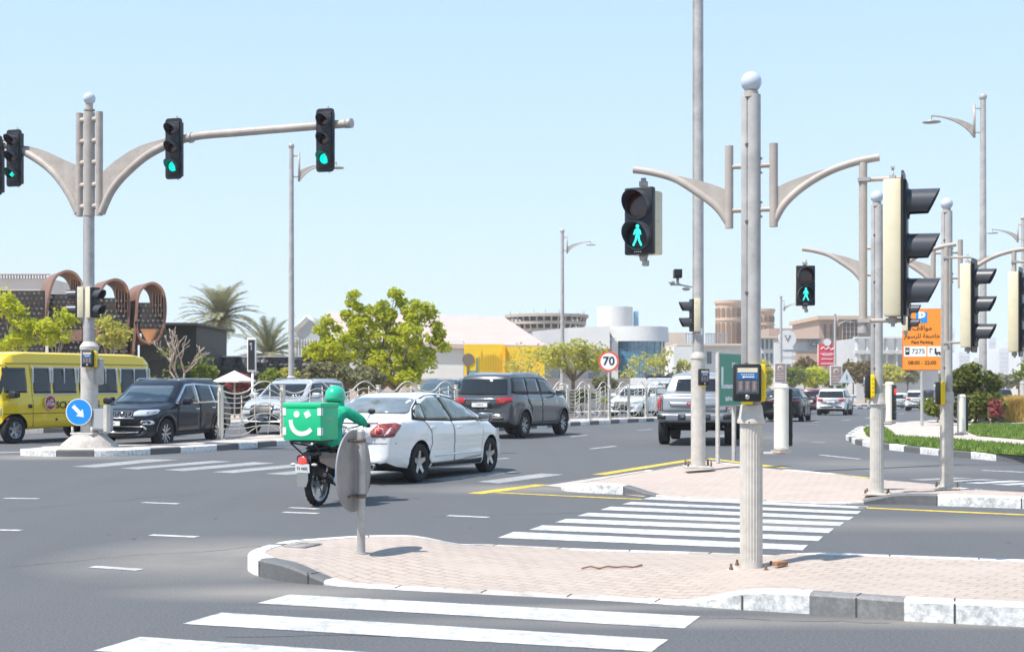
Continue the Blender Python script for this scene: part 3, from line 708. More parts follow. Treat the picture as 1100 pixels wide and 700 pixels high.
# ------------------------------------------------------------------ the tall mast on the left
MY = 32.9; MRZ = R(-20); X0m, pf = pole_frame(96, MY, MRZ)
mast = thing('signal_mast', 'tall grey signal mast on concrete plinth left of the dark parked car', 'signal mast', (X0m, MY, 0), MRZ)
def zz(y): return H + (HY - y) / F * MY
b = MB(); b.lathe([(.70, .10), (.66, .2), (.42, .40), (.36, .44), (0, .44)], 14, smooth=False)
b.build('concrete_plinth', M_conc, mast, sharp=30)
b = MB(); b.box((0, 0, .46), (.62, .62, .05), bev=.01)
for sx in (-1, 1):
    for sy in (-1, 1): b.cyl((sx * .27, sy * .27, .46), (sx * .27, sy * .27, .62), .03, n=8)
b.build('base_plate', M_sleeve, mast)
s = MB(); s.cyl((0, 0, .46), (0, 0, zz(376)), .20, n=32); s.lathe([(.2, zz(376)), (.22, zz(375.5)), (.22, zz(372)), (.14, zz(367)), (0, zz(367))], 32); s.build('sleeve', M_sleeve, mast, sharp=30)
s = MB(); s.cyl((0, 0, zz(372)), (0, 0, zz(228)), .118, n=28); s.box((-.1, -.06, (zz(370) + zz(232)) / 2), (.03, .05, zz(232) - zz(370))); s.build('pole', M_pole, mast, sharp=30)
s = MB(); s.cyl((0, 0, zz(232)), (0, 0, zz(121)), .13, n=28)
for y in (129, 152, 175, 199, 222): s.cyl((-.27, 0, zz(y)), (.27, 0, zz(y)), .07, n=16)
s.build('upper_tube', M_arm, mast, sharp=30)
for sd in (-1, 1):
    s = MB(); s.cyl((sd * .28, 0, zz(232)), (sd * .28, 0, zz(121)), .085, n=24); s.build('side_tube', M_arm, mast, sharp=30)
s = MB(); s.cyl((0, 0, zz(121)), (0, 0, zz(111)), .085, n=20, mi=1); s.cyl((0, 0, zz(119)), (0, 0, zz(117.5)), .13, n=20, mi=1); s.sphere((0, 0, zz(106)), .145, 28); s.build('globe_finial', [M_globe, M_arm], mast, sharp=40)
ra = [pf(*q) for q in ((109, 229), (120, 205), (138, 184), (165, 163), (205, 147.5), (260, 142), (320, 137), (377, 132.5))]
ra = [(a, z) for a, z in ra]
hz_ = 7.28
arm_parts(mast, ra, [pf(*q) for q in ((109, 186), (125, 172), (150, 157), (185, 147))], r=.092)
la = [pf(*q) for q in ((84, 229), (74, 208), (58, 186), (38, 170), (14, 158), (-20, 152), (-60, 152), (-110, 156))]
arm_parts(mast, la, [pf(*q) for q in ((84, 178), (70, 172), (48, 162), (30, 157))], r=.092)
e = MB(); a, z = pf(376, 132.5); e.cyl((a - .1, 0, z), (a + .05, 0, z), .105, n=20)
a2, z2 = pf(205, 148); e.cyl((a2 - .04, 0, z2), (a2 + .04, 0, z2 + .003), .12, n=20); e.build('arm_end_cap', M_galv, mast)
gms = 'traffic lights on the tall left mast'
for (px_, py_, lab, ar, s_) in ((191, 161, 'green lit traffic light on the curved right arm of the left mast', False, 1.07), (353, 152, 'green lit traffic light at the far right end of the mast arm', False, 1.07), (20, 171, 'traffic light with green left arrow on the left mast arm', True, 1.05), (-1, 179, 'traffic light cut by the left edge of the picture', False, 1.1)):
    lx, z = pf(px_, py_)
    wx, wy = to_world(X0m, MY, MRZ, lx, -.17)
    traffic_signal('traffic_signal', lab, 3, (wx, wy, z), R(-17), 2, s_, arrow=ar, cream=False, group=gms)
for (px_, lab, yw) in ((85.5, 'cream two aspect traffic light facing left on the left mast', -92), (103.5, 'dark two aspect traffic light facing right on the left mast', 62)):
    lx, z = pf(px_, 325); wx, wy = to_world(X0m, MY, MRZ, lx, -.05)
    traffic_signal('traffic_signal', lab, 2, (wx, wy, z), R(yw), None, .98, board=False, group='two aspect lights on the left mast')
lx, z = pf(101.5, 385.5); wx, wy = to_world(X0m, MY, MRZ, lx, -.25); push_box('small dark push button box on the sleeve of the left mast', (wx, wy, z), R(-8), 1.15, gpb)
# grey controller cabinets on the mast
cb = thing('control_cabinet', 'small grey control cabinet on the left mast beside the blue arrow sign', 'cabinet', (*to_world(X0m, MY, MRZ, .38, -.02), .62), MRZ)
c = MB(); c.box((0, 0, .17), (.40, .3, .5), bev=.02); c.build('case', mat('cabinet_grey', (.30, .31, .33), .5), cb, sharp=30)
c = MB(); c.box((.02, -.155, .17), (.30, .01, .42)); c.box((.2, -.1, .2), (.1, .15, .62), mi=1, bev=.01); c.build('door', [mat('cabinet_door', (.36, .37, .38), .5), M_sleeve], cb)
cb = thing('utility_box', 'pale rounded box fixed high on the sleeve of the left mast', 'box', (*to_world(X0m, MY, MRZ, .27, .02), zz(399)), MRZ)
c = MB(); c.box((0, 0, 0), (.16, .2, .62), bev=.05); c.build('case', M_pole, cb, sharp=30); c = MB(); c.box((-.1, 0, .1), (.1, .05, .05)); c.build('clamp', M_galv, cb)
# blue keep-right arrow sign
def round_sign(name, label, loc, yaw, r, ring, face, group=None, pole_h=None):
    t = thing(name, label, 'road sign', loc, yaw, group)
    b = MB(); b.cyl((0, 0, 0), (0, .006, 0), r, n=56, mi=0); b.build('sign_back', M_galv, t, sharp=30)
    b = MB(); b.cyl((0, -.004, 0), (0, -.001, 0), r, n=56); b.build('rim', ring, t, sharp=30)
    b = MB(); b.cyl((0, -.008, 0), (0, -.005, 0), r * (.93 if face is M_blue else .80), n=56); f = b.build('face', face, t, sharp=30)
    return t, f
lx, z = pf(93.5, 442); wx, wy = to_world(X0m, MY, MRZ, lx, -.30)
t, f = round_sign('arrow_sign', 'round blue sign with white arrow pointing down right on the left mast', (wx, wy, z), R(-4), .315, M_sgnw, M_blue)
a = MB(); q = Matrix.Rotation(R(-45), 2)
ar_ = [(-.20, .045), (.02, .045), (.02, .115), (.175, 0), (.02, -.115), (.02, -.045), (-.20, -.045)]
ar_ = [tuple(q @ Vector(p)) for p in ar_]
a.prism(ar_, lambda x, z_, d: (x, d, z_), -.012, -.009); a.build('arrow', M_sgnw, f)
b = MB()
for q in (-.12, .12): b.box((.05, .09, q), (.1, .17, .03))
b.build('clamp', M_galv, t)
# back of a round sign on the near island
p = G(388, 590, K); t = thing('road_sign', 'grey back of a round road sign on a short post beside the motorbike', 'road sign', (p[0], p[1], Z_near(*p) - .01))
b = MB(); b.cyl((0, 0, 0), (0, 0, 1.10), .037, n=24); b.cyl((0, 0, 1.10), (0, 0, 1.12), .037, .02, n=24); b.cyl((0, 0, 0), (0, 0, .012), .06, n=20); b.build('post', M_galv, t, sharp=30)
M_sb = mat('sign_back_alu', (.30, .275, .26), .65, metal=.15, var=.22, vscale=3)
b = MB(); nrm = Vector((-.95, .31, 0)); c0 = nrm * .07 + Vector((0, 0, .745)); b.cyl(c0, c0 + nrm * .012, .37, n=72)
b.build('disc', M_sb, t, sharp=30)
b = MB(); b.cyl(c0 + nrm * .014, c0 + nrm * .016, .365, n=72); b.build('face', M_blue, t, sharp=30)
side_ = Vector((.31, .95, 0))
for z in (1.02, .52):
    b = MB(); q = Vector((0, 0, z)); b.cyl(q + nrm * .06 - side_ * .14, q + nrm * .06 + side_ * .14, .010, n=8); b.cyl(q - Vector((0, 0, .018)), q + Vector((0, 0, .018)), .043, n=20)
    for sx in (-.06, .06): b.sphere(q + side_ * sx - nrm * -.03, .010, 8)
    b.build('clamp', mat('clamp_brown', (.14, .10, .08), .7), t)
# ------------------------------------------------------------------ lamp pole behind the nearest pole (its head is above the picture)
LY = 24.6; Xl = (750 - CX) / F * LY
lp = thing('lamp_post', 'tall lamp post on the far island running out of the top of the picture', 'lamp post', (Xl, LY, K))
b = MB(); b.box((0, 0, .02), (.5, .5, .04), bev=.01)
for sx in (-1, 1):
    for sy in (-1, 1): b.cyl((sx * .2, sy * .2, .03), (sx * .2, sy * .2, .14), .018, n=8, mi=1)
b.build('base_plate', [M_sleeve, M_rust], lp)
b = MB(); b.cyl((0, 0, .03), (0, 0, 1.92), .128, n=28); b.lathe([(.128, 1.92), (.14, 1.925), (.14, 1.96), (.10, 2.04), (0, 2.04)], 28); b.build('sleeve', M_sleeve, lp, sharp=30)
b = MB(); b.cyl((0, 0, 2.0), (0, 0, 11.6), .10, .085, n=24); b.box((-.085, -.03, 6.5), (.035, .05, 9)); b.build('pole', M_pole, lp, sharp=30)
b = MB(); b.tube(smooth_path([(0, 0, 11.2), (.5, 0, 11.7), (1.5, 0, 11.95)], 6), .05, 10); b.build('arm', M_arm, lp)
b = MB(); b.lathe([(0, .03), (.3, 0), (.32, -.03), (0, -.06)], 20, (1.6, 0, 11.93)); b.build('lamp_head', M_galv, lp)
b = MB(); b.box((-.02, -.10, 2.55), (.09, .05, .4), mi=0); b.box((.0, -.11, 2.4), (.12, .02, .12), mi=1); b.build('sticker', [mat('sticker_grey', (.3, .3, .33), .6), M_sgnw], lp)
traffic_signal('traffic_signal', 'cream two aspect traffic light with visors pointing left on the lamp post', 2, P(743, 338.5, LY - .05), R(-84), None, .78, board=False)
push_box('small push button box on the lamp post behind the nearest pole', tuple(P(756, 405, LY - .17)), R(28), .86, gpb)
cc = thing('traffic_camera', 'traffic camera on a bracket left of the lamp post', 'camera', tuple(P(731, 297, LY)))
b = MB(); b.box((-.05, 0, .05), (.14, .22, .15), bev=.01); b.box((-.05, -.13, .06), (.10, .06, .10), mi=0); b.build('camera_body', M_blk, cc)
b = MB(); b.cyl((-.05, 0, -.03), (-.05, 0, -.16), .025); b.cyl((-.05, 0, -.14), (.30, 0, -.2), .014); b.cyl((-.18, 0, -.14), (.0, 0, -.14), .02); b.sphere((.10, 0, -.22), .05, 12, sc_=(1.5, 1, .6)); b.sphere((-.16, -.02, -.10), .045, 12, sc_=(1.4, 1, .6)); b.build('bracket', M_galv, cc)
# ------------------------------------------------------------------ green direction sign
gy = G(771, 497, K)
t = thing('direction_sign', 'green direction sign on two pale posts between lamp post and nearest pole', 'direction sign', (gy[0], gy[1], K), R(59))
b = MB(); b.box((0, 0, 1.02), (.075, .06, 2.04)); b.box((0, -.032, .95), (.03, .004, .02)); b.build('post', M_sleeve, t)
b = MB(); b.box((.80, 0, .62), (.075, .06, 1.24)); b.build('post', M_sleeve, t)
b = MB(); b.box((.60, -.0, 1.56), (1.22, .05, 1.02), bev=.004); b.build('frame', M_sleeve, t)
b = MB(); b.box((.60, -.028, 1.56), (1.16, .006, .97)); pn = b.build('panel', M_green_s, t)
# Arabic text: presentation forms in visual order
def ar(s): return s[::-1]
FR = Matrix.Rotation(R(90), 4, 'X')
AR1 = ar('\uFE91\uFEAE')
b = MB()
for (x0, x1, z, hh, kk) in ((.62, .98, 1.84, .09, 5), (.74, .98, 1.66, .07, 4), (.10, .98, 1.43, .07, 17), (.30, .62, 1.20, .08, 6)):
    rn = random.Random(kk)
    for i in range(kk):
        x = lerp(x0, x1, (i + .5) / kk); w2 = (x1 - x0) / kk * .33
        b.box((x - w2, -.034, z), (.032, .004, hh * rn.uniform(.7, 1.1))); b.box((x, -.034, z + hh * rn.choice((-.4, 0, .4))), (w2 * 1.9, .004, .028)); 
        if rn.random() < .5: b.box((x + w2, -.034, z - .01), (.020, .004, hh * .6))
b.build('lettering', M_sgnw, pn)
b = MB(); b.box((.14, -.034, 1.62), (.10, .004, .36)); b.build('side_marking', M_sgnw, pn)
# ------------------------------------------------------------------ 70 sign
def sign_pole(t, r, z0, z1, m=None):
    b = MB(); b.cyl((0, .05, z0), (0, .05, z1), r, n=14); return b.build('post', m or M_sleeve, t, sharp=30)
q = P(654, 388, 58.8)
t, f = round_sign('speed_limit_sign', 'round white speed limit sign reading 70 with red rim behind the railing', tuple(q), R(-8), .435, M_redring, M_sgnw)
text_obj('number', '70', .50, M_sgnblk, f, Matrix.Translation((0, -.012, .0)) @ FR, .002, bold=.012)
sign_pole(t, .05, -q.z + K, .35)
# ------------------------------------------------------------------ orange parking sign
OY = G(990, 457, K)[1]; o0 = P(990.5, 364.5, OY)
t = thing('parking_sign', 'orange parking sign with Arabic and English writing on the grass island', 'parking sign', tuple(o0), R(-10))
sw, sh = 41 / F * OY, 66 / F * OY
b = MB(); b.box((0, 0, 0), (sw, .03, sh), bev=.004); b.build('sign_back', M_redring, t)
b = MB(); b.box((0, -.018, 0), (sw * .97, .006, sh * .98)); pn = b.build('panel', M_orange, t)
b = MB(); b.box((-.02, -.024, sh * .36), (.38, .006, .38)); bp_ = b.build('blue_square', M_blue, pn)
text_obj('letter_p', 'P', .46, M_sgnw, bp_, Matrix.Translation((-.02, -.030, sh * .36)) @ FR, .002, bold=.02)
# مواقف / خاضعة للرسوم
mw = '\uFEE3\uFEEE\uFE8D\uFED7\uFED2'; kh = '\uFEA7\uFE8E\uFEBF\uFECC\uFE94'; lr = '\uFEDF\uFEE0\uFEAE\uFEB3\uFEEE\uFEE1'
M_st = mat('sign_text_brown', (.09, .03, .01), .5)
text_obj('lettering', ar(mw), .24, M_st, pn, Matrix.Translation((0, -.024, .40)) @ FR, .002, bold=.003)
text_obj('lettering', ar(lr) + ' ' + ar(kh), .21, M_st, pn, Matrix.Translation((0, -.024, .12)) @ FR, .002, bold=.003)
text_obj('lettering', 'Paid Parking', .15, M_st, pn, Matrix.Translation((0, -.024, -.10)) @ FR, .002, bold=.004)
b = MB(); b.box((-.24, -.024, -.42), (.76, .006, .36)); b.box((.41, -.024, -.42), (.46, .006, .36)); wb = b.build('white_panel', M_sgnw, pn)
text_obj('number', '7275', .23, M_sgnblk, wb, Matrix.Translation((-.13, -.030, -.42)) @ FR, .002)
b = MB(); b.box((-.50, -.030, -.43), (.14, .004, .20)); b.box((-.50, -.030, -.30), (.16, .004, .03)); b.box((-.50, -.034, -.40), (.09, .004, .05), mi=1)
b.box((.30, -.030, -.33), (.10, .004, .03)); b.box((.27, -.030, -.40), (.025, .004, .16)); b.cyl((.45, -.031, -.34), (.45, -.029, -.34), .035, n=10); b.box((.45, -.030, -.44), (.06, .004, .14)); b.box((.55, -.030, -.47), (.14, .004, .07)); b.cyl((.5, -.031, -.53), (.5, -.029, -.53), .03, n=10); b.cyl((.6, -.031, -.53), (.6, -.029, -.53), .03, n=10)
b.build('pictogram', [M_sgnblk, M_sgnw], wb)
text_obj('lettering', '08:00 - 22:00', .18, M_st, pn, Matrix.Translation((0, -.024, -.82)) @ FR, .002, bold=.004)
sign_pole(t, .055, -o0.z + K, sh * .45, M_pole)
# ------------------------------------------------------------------ street lamps
def street_lamp(px, top, Y, label, side, zb=0.15, r=.13, arm=True, group='street lamps along the road'):
    if zb == 0: zb = slope(Y)
    ht = H + (HY - top) / F * Y - zb
    t = thing('street_lamp', label, 'street lamp', ((px - CX) / F * Y, Y, zb), 0, group)
    b = MB(); b.cyl((0, 0, 0), (0, 0, ht * .16), r * 1.35, n=18); b.cyl((0, 0, ht * .16), (0, 0, ht * .165), r * 1.6, r, n=18); b.build('sleeve', M_sleeve, t, sharp=30)
    b = MB(); b.cyl((0, 0, ht * .16), (0, 0, ht - .15), r, r * .75, n=18); b.sphere((0, 0, ht - .08), r * 1.05, 14); b.build('pole', M_pole, t, sharp=30)
    s = side; x = s * .33; z1 = ht - 1.5; z0 = z1
    b = MB(); b.cyl((x, 0, ht - 1.6), (x, 0, ht - .35), .05, n=10)
    for q in (ht - .5, ht - 1.4): b.cyl((0, 0, q), (x, 0, q), .03, n=8)
    b.build('bracket_tube', M_arm, t)
    path = [(x, ht - 1.58), (s * .62, ht - 1.25), (s * 1.05, ht - .98), (s * 1.55, ht - .82), (s * 1.95, ht - .78)]
    arm_parts(t, path, [(x, ht - 1.15), (s * .7, ht - .98), (s * 1.1, ht - .87), (s * 1.5, ht - .80)], r=.035)
    b = MB(); b.cyl((s * 1.93, 0, ht - .78), (s * 1.93, 0, ht - .95), .025, n=8); b.lathe([(0, .06), (.10, .05), (.33, .0), (.34, -.03), (0, -.05)], 24, (s * 1.93, 0, ht - 1.0)); b.build('lamp_head', M_galv, t, sharp=40)
    return t
street_lamp(313, 155, 60, 'street lamp rising behind the railing left of the green tree', 1, 0)
street_lamp(604, 247, 95, 'street lamp behind the grey car, its arm pointing right', 1, 0, r=.15)
street_lamp(1056, 102, 52.3, 'tall street lamp on the grass island behind the traffic lights', -1, .15, r=.14)
street_lamp(1099, 233, 88, 'street lamp at the right edge of the picture with arm to the left', -1, 0, r=.15)
street_lamp(839, 318, 150, 'faint distant street lamp left of the far pedestrian light', 1, 0, r=.16)
street_lamp(897, 337, 170, 'faint distant street lamp in front of the brown tower block', 1, 0, r=.17)
# ------------------------------------------------------------------ vehicle builder
def carpaint(name, col, metal=.0, rough=.35):
    dk = max(col) < .03
    m = mat(name, col, rough, metal=metal, coat=.55 if dk else 1.0, spec=.25 if dk else .5); return m
M_glass = mat('tinted_glass', (.016, .019, .022), .05, spec=.7)
M_glass_l = mat('light_glass', (.16, .19, .18), .05, spec=1.0, coat=.6)  # lighter grey-green: reflected sky put into the glass colour
M_tyre = mat('tyre_rubber', (.016, .016, .017), .85, bump=.2, bscale=60)
M_rim = mat('alloy_rim', (.42, .43, .45), .28, metal=.8)
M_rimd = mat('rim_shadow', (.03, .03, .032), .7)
M_chrome = mat('chrome', (.72, .73, .75), .12, metal=1.)
M_trim = mat('black_trim', (.018, .018, .020), .5)
M_seam = mat('door_gap', (.012, .012, .013), .8)
M_tail = mat('tail_light_red', (.42, .012, .015), .15, coat=1.)
M_taill = mat('tail_light_clear', (.62, .55, .52), .15, coat=1.)
M_head = mat('headlight_glass', (.62, .66, .70), .08, metal=.25, coat=1.)
M_plate = mat('number_plate', (.78, .78, .76), .5)
M_under = mat('underbody', (.012, .012, .012), .9)
def interp(tbl, x):
    if x <= tbl[0][0]: return tbl[0][1]
    for (a, va), (b, vb) in zip(tbl, tbl[1:]):
        if x <= b: return va + (vb - va) * (x - a) / (b - a) if b > a else vb
    return tbl[-1][1]
def sm(tbl, x, d=.05):
    return sum(interp(tbl, x + d * k / 3) * w for k, w in ((-3, 1), (-2, 2), (-1, 3), (0, 4), (1, 3), (2, 2), (3, 1))) / 16
def bvh_of(obj):
    me = obj.data; return BVHTree.FromPolygons([v.co.copy() for v in me.vertices], [list(p.vertices) for p in me.polygons])
AX = {'left': (Vector((0, -1, 0)), lambda a, b: Vector((a, 4, b))), 'right': (Vector((0, 1, 0)), lambda a, b: Vector((a, -4, b))),
      'rear': (Vector((1, 0, 0)), lambda a, b: Vector((-8, a, b))), 'front': (Vector((-1, 0, 0)), lambda a, b: Vector((8, a, b))), 'top': (Vector((0, 0, -1)), lambda a, b: Vector((a, b, 6)))}
def dens2(poly, st):
    out = []; k = len(poly)
    for i in range(k):
        a, b = Vector(poly[i]), Vector(poly[(i + 1) % k]); n = max(1, int((b - a).length / st + .5))
        out += [a.lerp(b, j / n) for j in range(n)]
    return out
def roundpoly(poly, r, n=4):
    out = []; k = len(poly)
    for i in range(k):
        p, a, b = Vector(poly[i]), Vector(poly[i - 1]), Vector(poly[(i + 1) % k])
        u, v = (a - p), (b - p); rr = min(r, u.length * .45, v.length * .45); s, e = p + u.normalized() * rr, p + v.normalized() * rr
        for j in range(n + 1):
            t = j / n; out.append((s * (1 - t) ** 2 + p * 2 * t * (1 - t) + e * t * t)[:])
    return out
def panel(name, bvh, poly, axis, off, m, parent, depth=.02, st=.10, rnd=0.0, maxd=None):
    d, org = AX[axis]
    if rnd: poly = roundpoly(poly, rnd)
    bd = dens2(poly, st); n0 = len(bd); pts = [p.copy() for p in bd]
    x0, x1 = min(p.x for p in bd), max(p.x for p in bd); y0, y1 = min(p.y for p in bd), max(p.y for p in bd)
    x = x0 + st / 2
    while x < x1:
        y = y0 + st / 2
        while y < y1:
            q = Vector((x, y))
            if min((q - p).length_squared for p in bd) > (st * .4) ** 2: pts.append(q)
            y += st
        x += st
    vs, es, fs, *_ = delaunay_2d_cdt(pts, [(i, (i + 1) % n0) for i in range(n0)], [], 1, 1e-6)
    P3 = []; last = None; cen = sum(bd, Vector((0, 0))) / n0
    for v in vs:
        q2 = Vector((v.x, v.y))
        for _k in range(14):
            o = org(q2.x, q2.y); hit = bvh.ray_cast(o, d); h = hit[0]
            if h is not None and abs(hit[1].dot(d)) > .16: break
            q2 = q2.lerp(cen, .035)
        if h is None or (maxd is not None and (h - o).dot(d) > maxd):
            if last is None: P3.append(None); continue
            h = o + d * last
        else: last = (h - o).dot(d)
        nn = hit[1] if hit[0] is not None else -d
        if nn.dot(-d) < 0: nn = -nn
        P3.append(h + (-d) * off * .6 + nn * off * .6)
    ok = [p for p in P3 if p is not None]
    if not ok: return None
    P3 = [p if p is not None else ok[0] for p in P3]
    # outward orientation
    f2 = []
    for f in fs:
        a, b, c = (P3[i] for i in f[:3])
        f2.append(tuple(f) if (b - a).cross(c - a).dot(-d) > 0 else tuple(reversed(f)))
    # skirt along boundary edges
    cnt = {}
    for f in f2:
        for i in range(len(f)):
            e = (f[i], f[(i + 1) % len(f)]); cnt[e] = cnt.get(e, 0) + 1
    g = MB(); nv_ = len(P3); g.add(P3 + [p + d * depth for p in P3], f2, None, True)
    sk = [(b, a, a + nv_, b + nv_) for (a, b) in cnt if (b, a) not in cnt]
    g.add([], [], None); g.f += sk; g.m += [0] * len(sk); g.sm += [False] * len(sk)
    # drop unused lower vertices is not needed: they are merged on build
    return g.build(name, m, parent, sharp=False)
def inset(poly, f):
    cx = sum(p[0] for p in poly) / len(poly); cy = sum(p[1] for p in poly) / len(poly)
    return [(cx + (p[0] - cx) * f, cy + (p[1] - cy) * f) for p in poly]
def grow(poly, d):
    k = len(poly); ar_ = sum(poly[i - 1][0] * poly[i][1] - poly[i][0] * poly[i - 1][1] for i in range(k)); s = 1 if ar_ > 0 else -1
    out = []
    for i in range(k):
        p, a, b = Vector(poly[i]), Vector(poly[i - 1]), Vector(poly[(i + 1) % k])
        t1, t2 = (p - a).normalized(), (b - p).normalized(); n1, n2 = Vector((t1.y, -t1.x)) * s, Vector((t2.y, -t2.x)) * s
        m = (n1 + n2); m = m.normalized() * d / max(.5, m.normalized().dot(n1)); out.append((p + m)[:])
    return out
def wheel(parent, x, y, r, w, spokes=5, side=1, twin=False, style=0, rimr=.66):
    t = thing('wheel', None, None, (x, y, r)); t.parent = parent
    o = MB(); h = w / 2
    o.lathe([(r * rimr, -h * .9), (r * .80, -h), (r * .93, -h * .97), (r * .985, -h * .78), (r, -h * .4), (r, h * .4), (r * .985, h * .78), (r * .93, h * .97), (r * .80, h), (r * rimr, h * .9), (r * rimr * .97, 0)], 40, axis='Y', close=True)
    for k in range(40):
        pass
    o.build('tyre', M_tyre, t, sharp=45)
    m = MB(); s = side; ry = r * rimr
    m.lathe([(ry, s * h * .90), (ry * 1.0, s * h * .96), (ry * .93, s * h * .90), (ry * .88, s * h * .45), (ry * .6, s * h * .2), (0, s * h * .15)], 40, axis='Y', mi=0)
    m.lathe([(0, s * h * .72), (ry * .22, s * h * .70), (ry * .25, s * h * .55), (ry * .25, s * h * .2)], 20, axis='Y', mi=1)
    for k in range(spokes):
        a = 2 * math.pi * k / spokes + .3
        for da in ((-.15, .15) if twin else (0,)):
            c, q = math.cos(a), math.sin(a); u = Vector((c, 0, q)); v = Vector((-q, 0, c))
            wi, wo = (ry * .09, ry * .075) if twin else (ry * .17, ry * .11)
            if style == 2: wi, wo = ry * .24, ry * .14
            off = v * (ry * da * .9)
            off2 = v * (ry * da * 1.9)
            p = [u * ry * .18 + off - v * wi, u * ry * .18 + off + v * wi, u * ry * .95 + off2 + v * wo, u * ry * .95 + off2 - v * wo]
            ys = (s * h * .66, s * h * .66, s * h * .86, s * h * .86)
            vs = [pp + Vector((0, yy, 0)) for pp, yy in zip(p, ys)] + [pp + Vector((0, yy - s * .035, 0)) for pp, yy in zip(p, ys)]
            m.add(vs, [(0, 1, 2, 3), (7, 6, 5, 4), (0, 4, 5, 1), (1, 5, 6, 2), (2, 6, 7, 3), (3, 7, 4, 0)], 1, False)
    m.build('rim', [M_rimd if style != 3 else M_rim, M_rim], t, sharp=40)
    return t
def car(spec, label, cat, loc, heading, group=None, name='car'):
    """heading: direction of travel as world angle (0 = +X)"""
    t = thing(name, label, cat, (loc[0], loc[1], loc[2] + slope(loc[1])), heading, group)
    S = spec; L = S['L']; W = S['W'] / 2; x0, x1 = -L / 2, L / 2
    top, belt, bot, plan = S['top'], S['belt'], S['bot'], S['plan']; tum = S.get('tumble', .42); bowf, bowr = S.get('bowf', .22), S.get('bowr', .12)
    xs = []; x = x0
    while x < x1 - 1e-6:
        xs.append(x); e = min(x - x0, x1 - x); x += .025 if e < .35 else .06
    xs.append(x1)
    rings = []; er = .07
    for x in xs:
        zt = sm(top, x, S.get('sm', .06)); zb = sm(bot, x, .08); zl = min(sm(belt, x, .08), zt - .015); w_ = W * sm(plan, x, .08)
        e = min(x - x0, x1 - x)
        f = 1.0 if e >= er else (.80 + .20 * math.sqrt(max(0, 1 - (1 - e / er) ** 2)))
        hb = zl - zb; cab = max(0, zt - zl - .015)
        wr = max(.2, w_ * .955 - tum * cab - .02)
        ed = S.get('hood_edge', .03)
        pr = [(0, zb), (w_ * .80, zb), (w_ * .93, zb + .025), (w_ * .975, zb + .09), (w_ * .992, zb + hb * .28), (w_ * .985, zb + hb * .42), (w_ * .998, zb + hb * .60), (w_ * .996, zb + hb * .80), (w_ * .975, zl - .035), (w_ * .955, zl)]
        for q in (.25, .5, .75): pr.append((lerp(w_ * .955, wr, q) + .012 * math.sin(q * math.pi) * min(1, cab / .3), zl + (cab - .03 if cab > .05 else cab * .4) * q))
        hz = zt - zl
        pr += [(wr, zt - min(.045, hz * .5)), (wr - .035, zt - min(.015, hz * .2)), (wr * .80, zt + .004), (wr * .45, zt + .016), (0, zt + .02)]
        zc = (zb + zl) / 2
        ring = []
        for (y, z) in pr:
            yy, zz_ = y * f, zc + (z - zc) * (f if f < 1 else 1)
            xe = x
            kf = max(0, (x - (x1 - 1.2)) / 1.2); kr = max(0, ((x0 + 1.0) - x) / 1.0)
            xe -= bowf * kf * (abs(y) / W) ** 2.2; xe += bowr * kr * (abs(y) / W) ** 2.2
            # windscreen and rear window are bowed in plan
            if cab > .03: xe += S.get('wsbow', .10) * (-1 if x > 0 else 1) * (abs(y) / W) ** 2 * (1 if z > zl else .0) * min(1, cab / .3) * (1 if abs(x) > S.get('wsx', .3) else 0)
            ring.append((xe, yy, zz_))
        rings.append(ring)
    n = len(rings[0]); vs = []; fs = []
    full = 2 * n - 2
    for rg in rings:
        vs += rg + [(p[0], -p[1], p[2]) for p in reversed(rg[1:-1])]
    for i in range(len(rings) - 1):
        for j in range(full):
            a, b = i * full + j, i * full + (j + 1) % full
            fs.append((a, b, b + full, a + full))
    # end caps: centre fans in two rings
    for i, sg in ((0, -1), (len(rings) - 1, 1)):
        base = i * full; ring = [Vector(vs[base + j]) for j in range(full)]
        c = sum(ring, Vector()) / full; o = len(vs)
        vs += [tuple(p.lerp(Vector((p.x + sg * .012, c.y, c.z)), .35)) for p in ring]; vs.append((c.x + sg * .015, 0, c.z))
        for j in range(full):
            k = (j + 1) % full
            fs.append((base + j, base + k, o + k, o + j)); fs.append((o + j, o + k, o + full))
    b = MB(); b.add(vs, fs, 0, True)
    body = b.build('body', [S['paint'], M_under], t)
    for i, p in enumerate(body.data.polygons):
        if p.center.z < S.get('clad', 0) or p.normal.z < -.7: p.material_index = 1
    # wheel arches
    r = S['r']; wx = S['wheels']
    bvh0 = bvh_of(body); me = body.data
    bm = bmesh.new(); bm.from_mesh(me); ra_ = r * S.get('arch', 1.13); zc_ = r + .02; yin = W - S['ww'] - .14
    for x in wx:
        for sy in (-1, 1):
            for k in range(26):
                a = math.pi * 2 * k / 26; nn = Vector((math.cos(a), 0, math.sin(a))); co_ = Vector((x, 0, zc_)) + nn * ra_
                fc = [f for f in bm.faces if sy * f.calc_center_median().y > yin and abs(f.calc_center_median().x - x) < ra_ * 1.5 and f.calc_center_median().z < zc_ + ra_ * 1.25]
                geo_ = list({v for f in fc for v in f.verts}) + list({e for f in fc for e in f.edges}) + fc
                bmesh.ops.bisect_plane(bm, geom=geo_, plane_co=co_, plane_no=nn, dist=1e-5)
            def inside(c): return all((c.x - x) * math.cos(math.pi * 2 * k / 26) + (c.z - zc_) * math.sin(math.pi * 2 * k / 26) < ra_ - 1e-4 for k in range(26))
            dl = [f for f in bm.faces if sy * f.calc_center_median().y > yin and inside(f.calc_center_median())]
            bmesh.ops.delete(bm, geom=dl, context='FACES')
    bm.to_mesh(me); bm.free()
